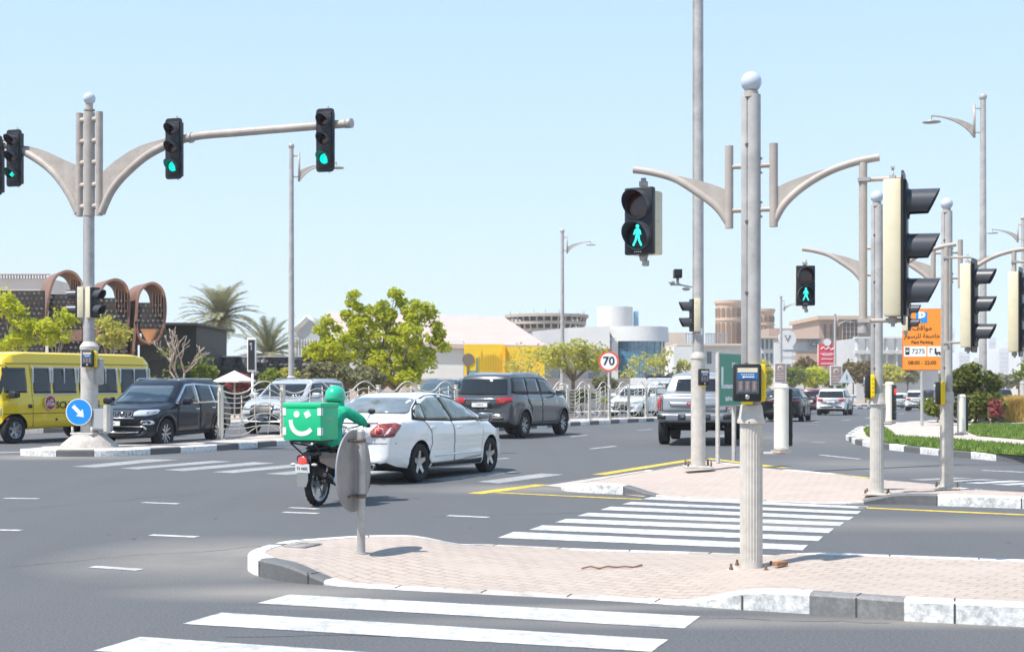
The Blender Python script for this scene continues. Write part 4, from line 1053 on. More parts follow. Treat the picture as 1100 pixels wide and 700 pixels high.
    for x in wx:
        for sy in (-1, 1):
            ln = MB(); n_ = 24; Rr_ = ra_ / math.cos(math.pi / 26); zlow = interp(bot, x) + .02; vs_ = []
            aa = math.asin(max(-1, min(1, (zlow - zc_) / Rr_)))
            for k in range(n_ + 1):
                a = aa + (math.pi - 2 * aa) * k / n_; c_ = (x + Rr_ * math.cos(a), zc_ + Rr_ * math.sin(a))
                ys_ = bvh0.ray_cast(Vector((c_[0], sy * 4, c_[1])), Vector((0, -sy, 0)))[0]
                vs_ += [(c_[0], (ys_.y - sy * .004) if ys_ else sy * (W - .08), c_[1]), (c_[0], sy * yin, c_[1])]
            ln.add(vs_, [(2 * k, 2 * k + 2, 2 * k + 3, 2 * k + 1) for k in range(n_)], None, True)
            ln.add([vs_[2 * k + 1] for k in range(n_ + 1)], [tuple(range(n_ + 1))], None, False)
            ln.build('wheel_arch', M_under, t, sharp=40)
    me.set_sharp_from_angle(angle=R(38))
    for x in wx:
        for sy in (-1, 1): wheel(t, x, sy * (W - S['ww'] / 2 - .02), r, S['ww'], S.get('spokes', 5), sy, S.get('twin', False), S.get('style', 0), S.get('rimr', .66))
    # ring of trim around each arch
    if S.get('flare'):
        for x in wx:
            for sd in ('left', 'right'):
                ro, ri = r * S.get('arch', 1.13) + S['flare'], r * S.get('arch', 1.13) + .002
                pl = circle_pts(x, r + .02, ro, 22, R(-8), R(188), True) + circle_pts(x, r + .02, ri, 22, R(188), R(-8), True)
                panel('wheel_arch_trim', bvh0, pl, sd, .014, S.get('flare_m', M_trim), t, st=.12)
    # glass, doors, lamps
    gl = S.get('glass', M_glass)
    for sd in ('left', 'right'):
        if 'surround' in S: panel('window_trim', bvh0, grow(S['surround'], .022), sd, .004, S.get('surround_m', M_trim), t, st=.12, rnd=.03)
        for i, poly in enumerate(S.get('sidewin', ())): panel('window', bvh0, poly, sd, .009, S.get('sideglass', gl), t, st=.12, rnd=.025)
        for i, poly in enumerate(S.get('doors', ())):
            sm_ = panel('door', bvh0, poly, sd, .007, S['paint'], t, st=S.get('dst', .1), rnd=.04)
            panel('door_gap', bvh0, grow(poly, .009), sd, .0025, M_seam, sm_, st=S.get('dst', .1), rnd=.05)
        for (hx, hz) in S.get('handles', ()):
            q = bvh0.ray_cast(AX[sd][1](hx, hz), AX[sd][0])[0]; sy = 1 if sd == 'left' else -1
            hb = MB(); hb.box(q + Vector((0, sy * .03, 0)), (.20, .02, .03), bev=.007); hb.box(q + Vector((.085, sy * .015, 0)), (.02, .03, .02)); hb.box(q + Vector((-.085, sy * .015, 0)), (.02, .03, .02)); hb.build('door_handle', S.get('handle_m', S['paint']), t, sharp=30)
        for key, nm, mt, of in (('lowtrim', 'sill_trim', M_trim, .012), ('chromestrip', 'chrome_strip', M_chrome, .015)):
            for poly in S.get(key, ()): panel(nm, bvh0, poly, sd, of, mt, t, st=.15)
        for (ax_, poly, nm, mt, of) in S.get('sidebits', ()): panel(nm, bvh0, poly, sd, of, mt, t, st=.08, rnd=.02)
    if 'mirror' in S:
        mx, mz = S['mirror']
        for sd, sy in (('left', 1), ('right', -1)):
            q = bvh0.ray_cast(AX[sd][1](mx, mz), AX[sd][0])[0]
            mb = MB(); ms = S.get('mirror_s', 1.0); bm = bmesh.new(); bmesh.ops.create_cube(bm, size=1)
            for v in bm.verts: v.co = Vector((v.co.x * .14 + (.03 if v.co.y * sy > 0 else 0), v.co.y * .24, v.co.z * (.17 if v.co.y * sy < 0 else .14))) * ms
            bmesh.ops.bevel(bm, geom=bm.edges[:], offset=.04 * ms, segments=3, profile=.5, affect='EDGES')
            mb.add([v.co + q + Vector((.0, sy * .19 * ms, .05)) for v in bm.verts], [[v.index for v in f.verts] for f in bm.faces], 0, True); bm.free()
            mb.box(q + Vector((.02, sy * .05, .0)), (.07, .14, .035), mi=1, bev=.008)
            mo = mb.build('wing_mirror', [S.get('mirror_m', S['paint']), M_trim], t, sharp=45)
            g2 = MB(); g2.box(q + Vector((-.074 * ms, sy * .19 * ms, .05)), (.006, .19 * ms, .11 * ms)); g2.build('mirror_glass', M_chrome, mo)
    def both(poly): return [poly, [(-a, b) for a, b in poly]]
    for ax_ in ('rear', 'front'):
        for it in S.get(ax_, ()):
            poly, nm, mt, of, mir = it[:5]; rr = it[5] if len(it) > 5 else .02
            for pl in (both(poly) if mir else [poly]): panel(nm, bvh0, pl, ax_, of, mt, t, st=S.get('st', .09), rnd=rr)
    for sd in ('left', 'right'):
        for it in S.get('sidelamps', ()):
            poly, nm, mt, of = it[:4]; panel(nm, bvh0, poly, sd, of, mt, t, st=.05, rnd=.02)
    if 'rails' in S:
        xa, xb, ry_, rz_ = S['rails']
        for sy in (-1, 1):
            rz_ = min(bvh0.ray_cast(AX['top'][1](xx, sy * ry_), AX['top'][0])[0].z for xx in (xa + .1, (xa + xb) / 2, xb - .1)) + .05
            rb = MB(); rb.tube([(xa, sy * ry_, rz_ - .05), (xa + .1, sy * ry_, rz_), (xb - .1, sy * ry_, rz_ + .01), (xb, sy * ry_, rz_ - .05)], .018, 8); rb.build('roof_rail', S.get('rail_m', M_chrome), t)
    if 'plate' in S:
        ax_, pw, ph, pz, txt = S['plate']
        sg = -1 if ax_ == 'rear' else 1
        q = bvh0.ray_cast(AX[ax_][1](0, pz), AX[ax_][0])[0]
        pb = MB(); pb.box(q + Vector((sg * .02, 0, 0)), (.02, pw, ph), bev=.003); po = pb.build('number_plate', M_plate, t)
        rot = Matrix.Rotation(R(-90) if sg < 0 else R(90), 4, 'Z') @ FR
        if txt: text_obj('number', txt, ph * .6, M_sgnblk, po, Matrix.Translation(q + Vector((sg * .032, 0, 0))) @ rot, .001)
    # underbody, so nothing shows through between the wheels
    ub = MB(); ub.box((0, 0, interp(bot, 0) + .04), (wx[1] - wx[0] + .3, W * 1.3, .10)); 
    for x in wx: ub.cyl((x, -W + .2, r), (x, W - .2, r), .05, n=8)
    ub.build('chassis', M_under, t)
    return t, bvh0
def head_to(vpx): return math.atan2(F, vpx - CX)         # heading that runs to vanishing column vpx (away from the camera)
# ---- white saloon
P_white = carpaint('white_paint', (.80, .80, .79)); 
sedan = dict(dst=.05, L=4.85, W=1.80, r=.325, ww=.215, wheels=(-1.42, 1.36), paint=P_white, glass=M_glass, tumble=.50, bowf=.42, bowr=.20, wsbow=.16, spokes=5, style=2, arch=1.10, hood_edge=.05,
    top=[(-2.43, .74), (-2.40, .98), (-2.32, 1.055), (-1.95, 1.10), (-1.78, 1.125), (-1.25, 1.36), (-.85, 1.455), (-.25, 1.475), (.25, 1.43), (.62, 1.29), (1.22, 1.03), (1.5, .985), (2.0, .87), (2.25, .76), (2.38, .62), (2.43, .52)],
    belt=[(-2.43, .72), (-2.38, .90), (-2.0, 1.02), (-1.5, 1.02), (0, .965), (1.2, .935), (1.9, .80), (2.43, .52)],
    bot=[(-2.43, .36), (-2.2, .27), (-1.6, .20), (1.7, .17), (2.43, .24)],
    plan=[(-2.43, .80), (-2.2, .91), (-1.7, .98), (-.8, 1), (.9, 1), (1.7, .98), (2.2, .90), (2.43, .78)],
    surround=[(-1.60, 1.055), (-1.42, 1.20), (-1.10, 1.345), (-.75, 1.415), (-.25, 1.425), (.22, 1.37), (.62, 1.21), (.97, .995), (-.3, 1.00), (-1.2, 1.03)],
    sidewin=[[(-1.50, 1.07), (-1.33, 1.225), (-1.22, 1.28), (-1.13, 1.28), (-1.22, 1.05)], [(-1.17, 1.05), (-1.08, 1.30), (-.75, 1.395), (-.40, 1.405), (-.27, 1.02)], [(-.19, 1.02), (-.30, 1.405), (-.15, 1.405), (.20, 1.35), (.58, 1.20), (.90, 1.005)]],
    sideglass=mat('greenish_reflection_glass', (.13, .15, .12), .05, spec=1., coat=.7, var=.5, vscale=3),  # sky and cabin reflections put into the pane colour
    doors=[[(-1.14, .40), (-1.02, .62), (-1.05, .85), (-1.25, 1.015), (-.27, .985), (-.21, .80), (-.20, .30), (-1.05, .30)], [(-.17, .30), (-.18, .80), (-.23, .985), (.98, .975), (1.0, .80), (.92, .35)]],
    handles=[(-1.02, .90), (.0, .875)], mirror=(.80, .99), mirror_m=carpaint('mirror_dark', (.10, .10, .11)),
    lowtrim=[[(-1.0, .24), (.95, .215), (.95, .30), (-1.0, .30)]],
    sidebits=[(0, [(-.95, .41), (.88, .40), (.88, .432), (-.95, .442)], 'door_strip', P_white, .014)],
    rear=[([(-.74, 1.135), (-.60, 1.37), (-.42, 1.40), (.42, 1.40), (.60, 1.37), (.74, 1.135), (0, 1.15)], 'rear_window', mat('rear_glass', (.17, .195, .205), .08, spec=1., coat=.7, var=.35, vscale=2), .008, False, .05),  # pale sky reflection put into the rear pane's colour
          ([(.46, .77), (.44, .86), (.56, .985), (.76, .99), (.80, .90), (.78, .77)], 'tail_light', mat('tail_light_amber', (.34, .07, .05), .12, coat=1.), .012, True, .03),
          ([(.515, .80), (.515, .925), (.65, .925), (.65, .80)], 'lamp_ring', mat('tail_ring', (.55, .36, .34), .2, coat=1), .018, True, .07),
          ([(.535, .815), (.535, .908), (.63, .908), (.63, .815)], 'brake_lamp', M_tail, .024, True, .05),
          ([(-.40, .82), (.40, .82), (.36, .97), (-.36, .97)], 'plate_recess', P_white, .006, False, .02),
          ([(-.55, .985), (.55, .985), (.55, 1.005), (-.55, 1.005)], 'boot_gap', M_seam, .004, False, .005),
          ([(-.80, .665), (.80, .665), (.80, .675), (-.80, .675)], 'bumper_gap', M_seam, .004, False, .003)],
    sidelamps=[([(-2.30, .775), (-2.16, .80), (-1.98, .965), (-2.05, 1.0), (-2.26, .99)], 'tail_light', mat('tail_light_side', (.22, .035, .035), .12, coat=1.), .010)],
    front=[([(.45, .62), (.50, .74), (.80, .84), (.84, .70)], 'headlight', M_head, .01, True, .03), ([(-.5, .46), (.5, .46), (.5, .62), (-.5, .62)], 'grille', M_trim, .01, False, .04),
           ([(-.74, 1.03), (-.52, 1.38), (.52, 1.38), (.74, 1.03)], 'windscreen', M_glass_l, .008, False, .06)],
    plate=('rear', .50, .11, .90, 'K 52715'))
wr_ = Vector(G(452, 517.5)); wf_ = Vector(G(524.5, 507.5)); 
SED_H = head_to(1215); hd = Vector((math.cos(SED_H), math.sin(SED_H))); sd_ = Vector((hd.y, -hd.x))
mid = wr_ + hd * 1.39 - sd_ * .86
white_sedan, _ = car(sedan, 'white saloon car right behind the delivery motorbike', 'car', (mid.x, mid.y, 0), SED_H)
ex = MB(); ex.cyl((-2.36, -.52, .30), (-2.46, -.52, .30), .045, .05, n=20); ex.cyl((-2.44, -.52, .30), (-2.467, -.52, .30), .038, n=16, mi=1); ex.build('exhaust_tip', [M_chrome, M_under], white_sedan, sharp=30)
# ---- large SUVs
def suv(paint, L=5.3, W=2.0, Hh=1.94, r=.40, **kw):
    h = Hh / 1.94; l = L / 5.3
    X = lambda pts: [(a * l, b * h) for a, b in pts]
    Yz = lambda pts: [(a * W / 2, b * h) for a, b in pts]
    s = dict(L=L, W=W, r=r, ww=.27, wheels=(-1.52 * l, 1.56 * l), paint=paint, glass=M_glass, tumble=.26, bowf=.28, bowr=.16, wsbow=.10, spokes=6, twin=True, arch=1.12, flare=.05, flare_m=paint,
      top=X([(-2.65, .98), (-2.62, 1.25), (-2.55, 1.45), (-2.42, 1.80), (-2.30, 1.88), (-1.8, 1.925), (-.6, 1.94), (.25, 1.90), (.55, 1.80), (1.12, 1.36), (1.3, 1.28), (1.9, 1.22), (2.35, 1.13), (2.52, .98), (2.62, .80), (2.65, .7)]),
      belt=X([(-2.65, .96), (-2.6, 1.18), (-2.0, 1.28), (0, 1.25), (1.2, 1.22), (1.9, 1.13), (2.65, .7)]),
      bot=X([(-2.65, .50), (-2.3, .38), (-1.9, .34), (1.9, .30), (2.3, .36), (2.65, .42)]),
      plan=[(-2.65 * l, .88), (-2.4 * l, .955), (-1.6 * l, 1), (1.6 * l, 1), (2.3 * l, .95), (2.65 * l, .85)],
      surround=X([(-2.28, 1.36), (-2.12, 1.78), (-.4, 1.80), (.35, 1.76), (.95, 1.33), (.2, 1.31), (-1.9, 1.33)]),
      sidewin=[X([(-2.20, 1.385), (-2.08, 1.755), (-1.32, 1.775), (-1.36, 1.36)]), X([(-1.28, 1.36), (-1.24, 1.775), (-.40, 1.775), (-.34, 1.34)]), X([(-.26, 1.34), (-.32, 1.775), (.30, 1.735), (.84, 1.345)])],
      doors=[X([(-1.10, .52), (-1.02, .85), (-1.34, 1.10), (-1.33, 1.31), (-.33, 1.305), (-.28, 1.0), (-.28, .45), (-1.02, .45)]), X([(-.25, .45), (-.25, 1.0), (-.28, 1.305), (.93, 1.295), (1.0, .9), (.98, .45)])],
      handles=[(-1.12 * l, 1.16 * h), (-.10 * l, 1.14 * h)], mirror=(.80 * l, 1.30 * h), mirror_s=1.2, handle_m=M_chrome,
      rear=[(Yz([(-.80, 1.30), (-.73, 1.76), (.73, 1.76), (.80, 1.30)]), 'rear_window', M_glass, .010, False, .06),
            (Yz([(.53, 1.03), (.50, 1.20), (.93, 1.23), (.93, 1.08), (.70, 1.03)]), 'tail_light', M_tail, .02, True, .03),
            (Yz([(-.50, 1.16), (.50, 1.16), (.50, 1.19), (-.50, 1.19)]), 'chrome_strip', M_chrome, .02, False, .01),
            (Yz([(-.36, .90), (-.32, 1.10), (.32, 1.10), (.36, .90)]), 'plate_recess', M_trim, .006, False, .03),
            (Yz([(-.80, .80), (.80, .80), (.80, .815), (-.80, .815)]), 'bumper_gap', M_seam, .006, False, .004),
            (Yz([(-.74, .56), (.74, .56), (.68, .67), (-.68, .67)]), 'rear_valance', M_trim, .012, False, .02),
            (Yz([(-.60, .68), (.60, .68), (.60, .71), (-.60, .71)]), 'chrome_valance_strip', M_chrome, .014, False, .01)],
      front=[(Yz([(-.78, 1.33), (-.68, 1.78), (.68, 1.78), (.78, 1.33)]), 'windscreen', M_glass, .010, False, .06),
             (Yz([(.44, .86), (.48, 1.03), (.92, 1.06), (.90, .93)]), 'headlight', M_head, .015, True, .02),
             (Yz([(-.40, .72), (.40, .72), (.42, 1.03), (-.42, 1.03)]), 'grille', M_trim, .02, False, .02),
             (Yz([(-.55, .50), (.55, .50), (.55, .62), (-.55, .62)]), 'air_intake', M_trim, .02, False, .02)],
      lowtrim=[X([(-1.0, .37), (1.0, .34), (1.0, .44), (-1.0, .46)])], rails=(-1.9 * l, .2 * l, .70 * W / 2 - .0, 1.97 * h), plate=('rear', .50, .12, 1.0 * h, 'R 84316'))
    s.update(kw); return s
P_grey = carpaint('grey_metallic', (.105, .11, .12), .5, .34)
rr_ = Vector(G(561, 470.3)); H_SUV = head_to(1215); hd = Vector((math.cos(H_SUV), math.sin(H_SUV))); sd_ = Vector((hd.y, -hd.x))
c = rr_ + hd * 1.52 - sd_ * .87
car(suv(P_grey), 'large grey metallic off road car with red tail lights beyond the white saloon', 'car', (c.x, c.y, 0), H_SUV)
# ---- dark blue off roader facing the camera, left
P_navy = carpaint('dark_navy_paint', (.006, .009, .018), 0, .5)
jeep = suv(P_navy, L=4.82, W=1.94, Hh=1.74, r=.385, spokes=5, twin=True, plate=('front', .46, .11, .66, 'H 43141'), rails=(-1.7, .2, .60, 1.765), tumble=.34,
    surround_m=M_chrome, flare=.06,
    top=[(-2.41, .95), (-2.37, 1.15), (-2.25, 1.40), (-2.08, 1.60), (-1.95, 1.68), (-1.2, 1.73), (-.4, 1.74), (.10, 1.71), (.36, 1.62), (1.02, 1.16), (1.2, 1.12), (1.9, 1.06), (2.22, 1.0), (2.34, .88), (2.41, .7)],
    belt=[(-2.41, .93), (-2.36, 1.05), (-2.0, 1.12), (0, 1.08), (1.1, 1.06), (1.9, .99), (2.3, .88), (2.41, .66)],
    bot=[(-2.41, .42), (-2.1, .34), (1.9, .30), (2.2, .30), (2.41, .36)],
    bowf=.36,
    front=[([(-.72, 1.15), (-.60, 1.57), (.60, 1.57), (.72, 1.15)], 'windscreen', mat('windscreen_dark', (.06, .085, .095), .06, spec=1., coat=.8), .010, False, .06),
           ([(.50, .83), (.50, .93), (.58, .975), (.90, .99), (.93, .90), (.80, .84)], 'headlight', M_head, .016, True, .03),
           ([(-.52, .775), (.52, .775), (.52, .80), (-.52, .80)], 'grille_surround', M_chrome, .02, False, .01),
           ([(-.62, .40), (.62, .40), (.70, .56), (-.70, .56)], 'air_intake', M_trim, .015, False, .03),
           ([(-.60, .42), (.60, .42), (.60, .455), (-.60, .455)], 'chrome_bar', M_chrome, .03, False, .01),
           ([(-.72, .565), (.72, .565), (.78, .50), (.80, .53), (.73, .605), (-.73, .605), (-.80, .53), (-.78, .50)], 'chrome_bar', M_chrome, .03, False, .0),
           ([(.66, .64), (.66, .72), (.86, .74), (.90, .66), (.84, .62)], 'fog_lamp_surround', M_chrome, .018, True, .03),
           ([(.69, .655), (.69, .705), (.83, .715), (.86, .665)], 'fog_lamp', M_trim, .024, True, .02)] + [([(x - .048, .815), (x - .048, .955), (x + .048, .955), (x + .048, .815)], 'grille_frame', M_chrome, .020, False, .03) for x in (-.42, -.28, -.14, 0, .14, .28, .42)] + [([(x - .033, .83), (x - .033, .94), (x + .033, .94), (x + .033, .83)], 'grille_slot', M_seam, .026, False, .02) for x in (-.42, -.28, -.14, 0, .14, .28, .42)],
    )
kx = 4.82 / 5.3
jeep['surround'] = [(-1.98, 1.18), (-1.80, 1.56), (-.4, 1.62), (.12, 1.59), (.84, 1.15), (.2, 1.13), (-1.7, 1.15)]
jeep['sidewin'] = [[(-1.88, 1.19), (-1.74, 1.545), (-1.22, 1.58), (-1.24, 1.17)], [(-1.16, 1.17), (-1.14, 1.585), (-.42, 1.60), (-.36, 1.15)], [(-.28, 1.15), (-.34, 1.60), (.08, 1.57), (.74, 1.155)]]
jeep['doors'] = [[(-1.02, .50), (-.95, .80), (-1.2, 1.0), (-1.2, 1.135), (-.33, 1.12), (-.30, .9), (-.30, .42), (-.95, .42)], [(-.27, .42), (-.27, .9), (-.30, 1.12), (.85, 1.11), (.92, .8), (.90, .42)]]
jeep['handles'] = [(-1.0, 1.0), (-.1, .98)]; jeep['mirror'] = (.66, 1.14); jeep['mirror_s'] = 1.15
jeep['rear'] = [([(-.72, 1.15), (-.62, 1.55), (.62, 1.55), (.72, 1.15)], 'rear_window', M_glass, .01, False, .05), ([(.58, .88), (.58, 1.05), (.90, 1.07), (.92, .9)], 'tail_light', M_tail, .015, True, .03)]
jeep['lowtrim'] = [[(-.95, .32), (.95, .32), (.95, .40), (-.95, .40)]]
def facing(dirx, diry): return math.atan2(diry, dirx)
# front-left wheel stands at pixel column 178
JH = facing(-.27, -1.0); hd = Vector((math.cos(JH), math.sin(JH))); lf = Vector((-hd.y, hd.x))
wl = Vector(((176 - CX) / F * 34.8, 34.8)); c = wl - hd * 1.42 - lf * .86
car(jeep, 'dark navy off road car with chrome grille beside the yellow school bus', 'car', (c.x, c.y, 0), JH)
# ---- pale silver off roader behind the railing
P_silver = carpaint('silver_paint', (.52, .53, .55), .3, .35)
silver = suv(P_silver, L=5.0, W=1.95, Hh=1.76, r=.39)
silver['plate'] = ('front', .46, .11, .55, '')
silver['front'] = silver['front'] + [([(-.80, .80), (-.30, .80), (-.30, .83), (-.80, .83)], 'chrome_bar', M_chrome, .03, True, .01)]
SH = facing(-.33, -1.0); car(silver, 'silver off road car seen through the railing behind the delivery rider', 'car', ((318 - CX) / F * 47, 47, 0), SH)
# ---- dark car behind the railing, beside the grey one
P_black = carpaint('black_paint', (.012, .012, .014), .1, .25)
dk = suv(carpaint('dark_slate_paint', (.05, .06, .075), .3, .3), L=5.0, W=1.95, Hh=1.80, r=.39)
dk['front'][0] = ([(-.76, 1.26), (-.66, 1.68), (.66, 1.68), (.76, 1.26)], 'windscreen', mat('windscreen_dark', (.04, .06, .07), .06), .01, False, .05)
car(dk, 'dark slate car behind the railing left of the grey off road car', 'car', ((478 - CX) / F * 56, 56, 0), facing(-.42, -1))
# ---- silver pick-up
P_pick = carpaint('pickup_silver', (.36, .375, .395), .45, .34)
pk = suv(P_pick, L=5.8, W=2.06, Hh=1.92, r=.42)
pk.update(wheels=(-1.75, 1.95), tumble=.34, bowr=.06,
    top=[(-2.9, .95), (-2.88, 1.30), (-2.80, 1.36), (-.80, 1.36), (-.68, 1.40), (-.58, 1.80), (-.45, 1.885), (.2, 1.92), (.6, 1.86), (.95, 1.70), (1.45, 1.36), (1.6, 1.33), (2.4, 1.28), (2.75, 1.15), (2.86, .95), (2.9, .8)],
    belt=[(-2.9, .93), (-2.86, 1.28), (-.8, 1.33), (.2, 1.30), (1.5, 1.27), (2.5, 1.15), (2.9, .8)],
    bot=[(-2.9, .62), (-2.3, .55), (-1.2, .50), (2.3, .45), (2.9, .5)],
    surround=[(-.52, 1.40), (-.45, 1.74), (.2, 1.79), (.72, 1.72), (1.22, 1.38), (.5, 1.36)],
    sidewin=[[(-.47, 1.41), (-.41, 1.72), (.12, 1.77), (.16, 1.385)], [(.24, 1.385), (.20, 1.77), (.68, 1.70), (1.12, 1.385)]],
    doors=[[(-.55, .60), (-.55, 1.34), (.17, 1.33), (.19, .58)], [(.22, .58), (.20, 1.33), (1.25, 1.32), (1.28, .58)]], handles=[(-.40, 1.2), (.36, 1.18)], mirror=(1.05, 1.36), mirror_s=1.3, mirror_m=M_trim,
    rear=[([(-.84, .90), (-.85, 1.32), (.85, 1.32), (.84, .90)], 'tailgate_gap', M_seam, .004, False, .03), ([(-.82, .91), (-.83, 1.305), (.83, 1.305), (.82, .91)], 'tailgate', P_pick, .012, False, .03),
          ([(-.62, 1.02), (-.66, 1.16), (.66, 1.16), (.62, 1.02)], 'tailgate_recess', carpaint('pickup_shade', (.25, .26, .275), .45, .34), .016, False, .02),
          ([(.87, .92), (.87, 1.30), (1.0, 1.30), (1.0, .92)], 'tail_light', M_tail, .02, True, .01),
          ([(.88, .95), (.88, 1.0), (.99, 1.0), (.99, .95)], 'reversing_lamp', M_taill, .026, True, .01),
          ([(-.95, .64), (-.97, .84), (.97, .84), (.95, .64)], 'rear_bumper', mat('bumper_grey', (.26, .27, .285), .35, metal=.6), .05, False, .03),
          ([(-.42, .68), (-.42, .83), (-.22, .83), (-.22, .68)], 'bumper_step', M_trim, .06, True, .02), ([(.74, .70), (.74, .82), (.93, .82), (.93, .70)], 'bumper_corner_step', M_trim, .055, True, .02),
          ([(-.68, 1.42), (-.60, 1.76), (.60, 1.76), (.68, 1.42)], 'rear_window', M_glass, .008, False, .04)],
    plate=('rear', .46, .12, .77, ''), lowtrim=[], rails=(-.2, .4, .6, 1.94))
del pk['rails']; pk['rear'] = pk['rear']
PH = head_to(850); hd = Vector((math.cos(PH), math.sin(PH))); rr_ = Vector(G(748, 477.5)); c = rr_ + hd * 2.05
pick, bv = car(pk, 'silver pick-up truck seen from behind left of the lamp post', 'pick-up', (c.x, c.y, 0), PH)
text_obj('badge', 'GMC', .15, M_tail, pick, Matrix.Translation((-2.93, .0, 1.09)) @ Matrix.Rotation(R(-90), 4, 'Z') @ FR, .006, bold=.006, sx=1.2)
tb = MB(); tb.cyl((-2.6, -.3, .42), (-2.78, -.3, .42), .05, n=12); tb.box((-2.7, 0, .5), (.25, .12, .08)); tb.build('tow_bar', M_under, pick)
# ---- smaller saloons and crossovers farther along
def small(paint, **kw):
    s = dict(sedan); s['paint'] = paint; s['rear'] = [((p if nm != 'plate_recess' else p), nm, (paint if mt is P_white else mt), of, mi, rd) for (p, nm, mt, of, mi, rd) in sedan['rear']]
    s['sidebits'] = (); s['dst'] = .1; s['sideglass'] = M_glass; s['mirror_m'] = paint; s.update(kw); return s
bl = small(carpaint('gloss_black', (.004, .004, .005), 0, .4), W=1.93, rear=[([(-.72, 1.12), (-.56, 1.40), (.56, 1.40), (.72, 1.12)], 'rear_window', M_glass, .008, False, .05), ([(.30, .90), (.32, .96), (.92, .98), (.90, .90)], 'tail_light', mat('tail_light_dim', (.16, .02, .02), .2, coat=1), .012, True, .02), ([(-.26, .66), (-.26, .77), (.26, .77), (.26, .66)], 'plate_panel', M_plate, .01, False, .01)], plate=('rear', .3, .1, .72, ''), sidelamps=[])
bl['surround_m'] = M_trim
BH = head_to(1030); hd = Vector((math.cos(BH), math.sin(BH)))
q = Vector(((840 - CX) / F * 61, 61)); c = q + hd * 1.4
car(bl, 'black saloon car right of the nearest pole behind its low signal', 'car', (c.x, c.y, 0), BH)
cross = lambda paint, Hh, **k: suv(paint, L=4.55, W=1.86, Hh=Hh, r=.36, **k)
RH = head_to(1090)
cw = cross(P_white, 1.64, bowr=.22); 
q = Vector(((893 - CX) / F * 85, 85)); hd = Vector((math.cos(RH), math.sin(RH))); c = q + hd * 1.9
car(cw, 'white crossover car driving away right of the black saloon', 'car', (c.x, c.y, 0), RH)
P_red = carpaint('dark_red_paint', (.19, .018, .025), .2, .3)
cr = cross(P_red, 1.70); car(cr, 'dark red crossover between the black saloon and white crossover', 'car', ((874 - CX) / F * 97, 97, 0), RH)
cars_far = ((850, 150, P_red, 1.62, 'distant red car under the trees left of the brown sign', 1), (968, 134, P_white, 1.6, 'distant white car between the second pole and the orange sign post', 0), (986, 118, P_white, 1.75, 'distant white car just left of the orange sign post', 0),
            (1003, 112, P_navy, 1.75, 'distant dark car just right of the orange sign post', 0), (1075, 105, P_navy, 1.75, 'dark car half hidden behind the ornamental grass on the right', 0))
for (px_, Yq, pt, hh_, lab, gg) in cars_far:
    car(cross(pt, hh_), lab, 'car', ((px_ - CX) / F * Yq, Yq, 0), RH if gg == 0 else facing(-.5, -.87))
car(cross(P_white, 1.68), 'white car facing the camera behind the railing left of the pick-up', 'car', ((686 - CX) / F * 72, 72, 0), facing(-.55, -1))
car(cross(P_white, 1.62), 'second white car facing the camera partly behind the silver pick-up', 'car', ((708 - CX) / F * 80, 80, 0), facing(-.55, -1))
# ------------------------------------------------------------------ school bus
def squiggle(mb, x0, x1, z, y, h=.05, r=.012, n=10, seed=1):
    rnd = random.Random(seed); k = max(3, int((x1 - x0) / (h * .9)))
    pts = [(lerp(x0, x1, i / k), y, z + (h * .5 if i % 2 else -h * .5) * rnd.uniform(.4, 1.2)) for i in range(k + 1)]
    mb.tube(smooth_path(pts, 3), r, 5)
P_bus = carpaint('bus_yellow', (.90, .62, .0), 0, .45)
A = Vector((-13.70, 37.4)); B = Vector((-10.9, 42.9)); bl_ = (B - A).length; bd_ = (A - B).normalized()
def along(px):     # distance behind the front corner of the near side, for a pixel column
    u = (px - CX) / F; d = B - A
    return (u * A.y - A.x) / (d.x - u * d.y) * bl_
BL = bl_; W_ = 2.04
lf = Vector((-bd_.y, bd_.x)); cen = (A + B) / 2 - lf * (W_ / 2) if (lf.dot(Vector((0, -1))) > 0) else (A + B) / 2 + lf * (W_ / 2)
bx_ = lambda px: BL / 2 - along(px)
Zt, Zb = 2.06, 1.36
wins = [(bx_(a), bx_(b)) for a, b in ((8.5, 31), (38, 56.5), (59, 84), (87, 101), (104, 128), (132, 161), (164, 170))]
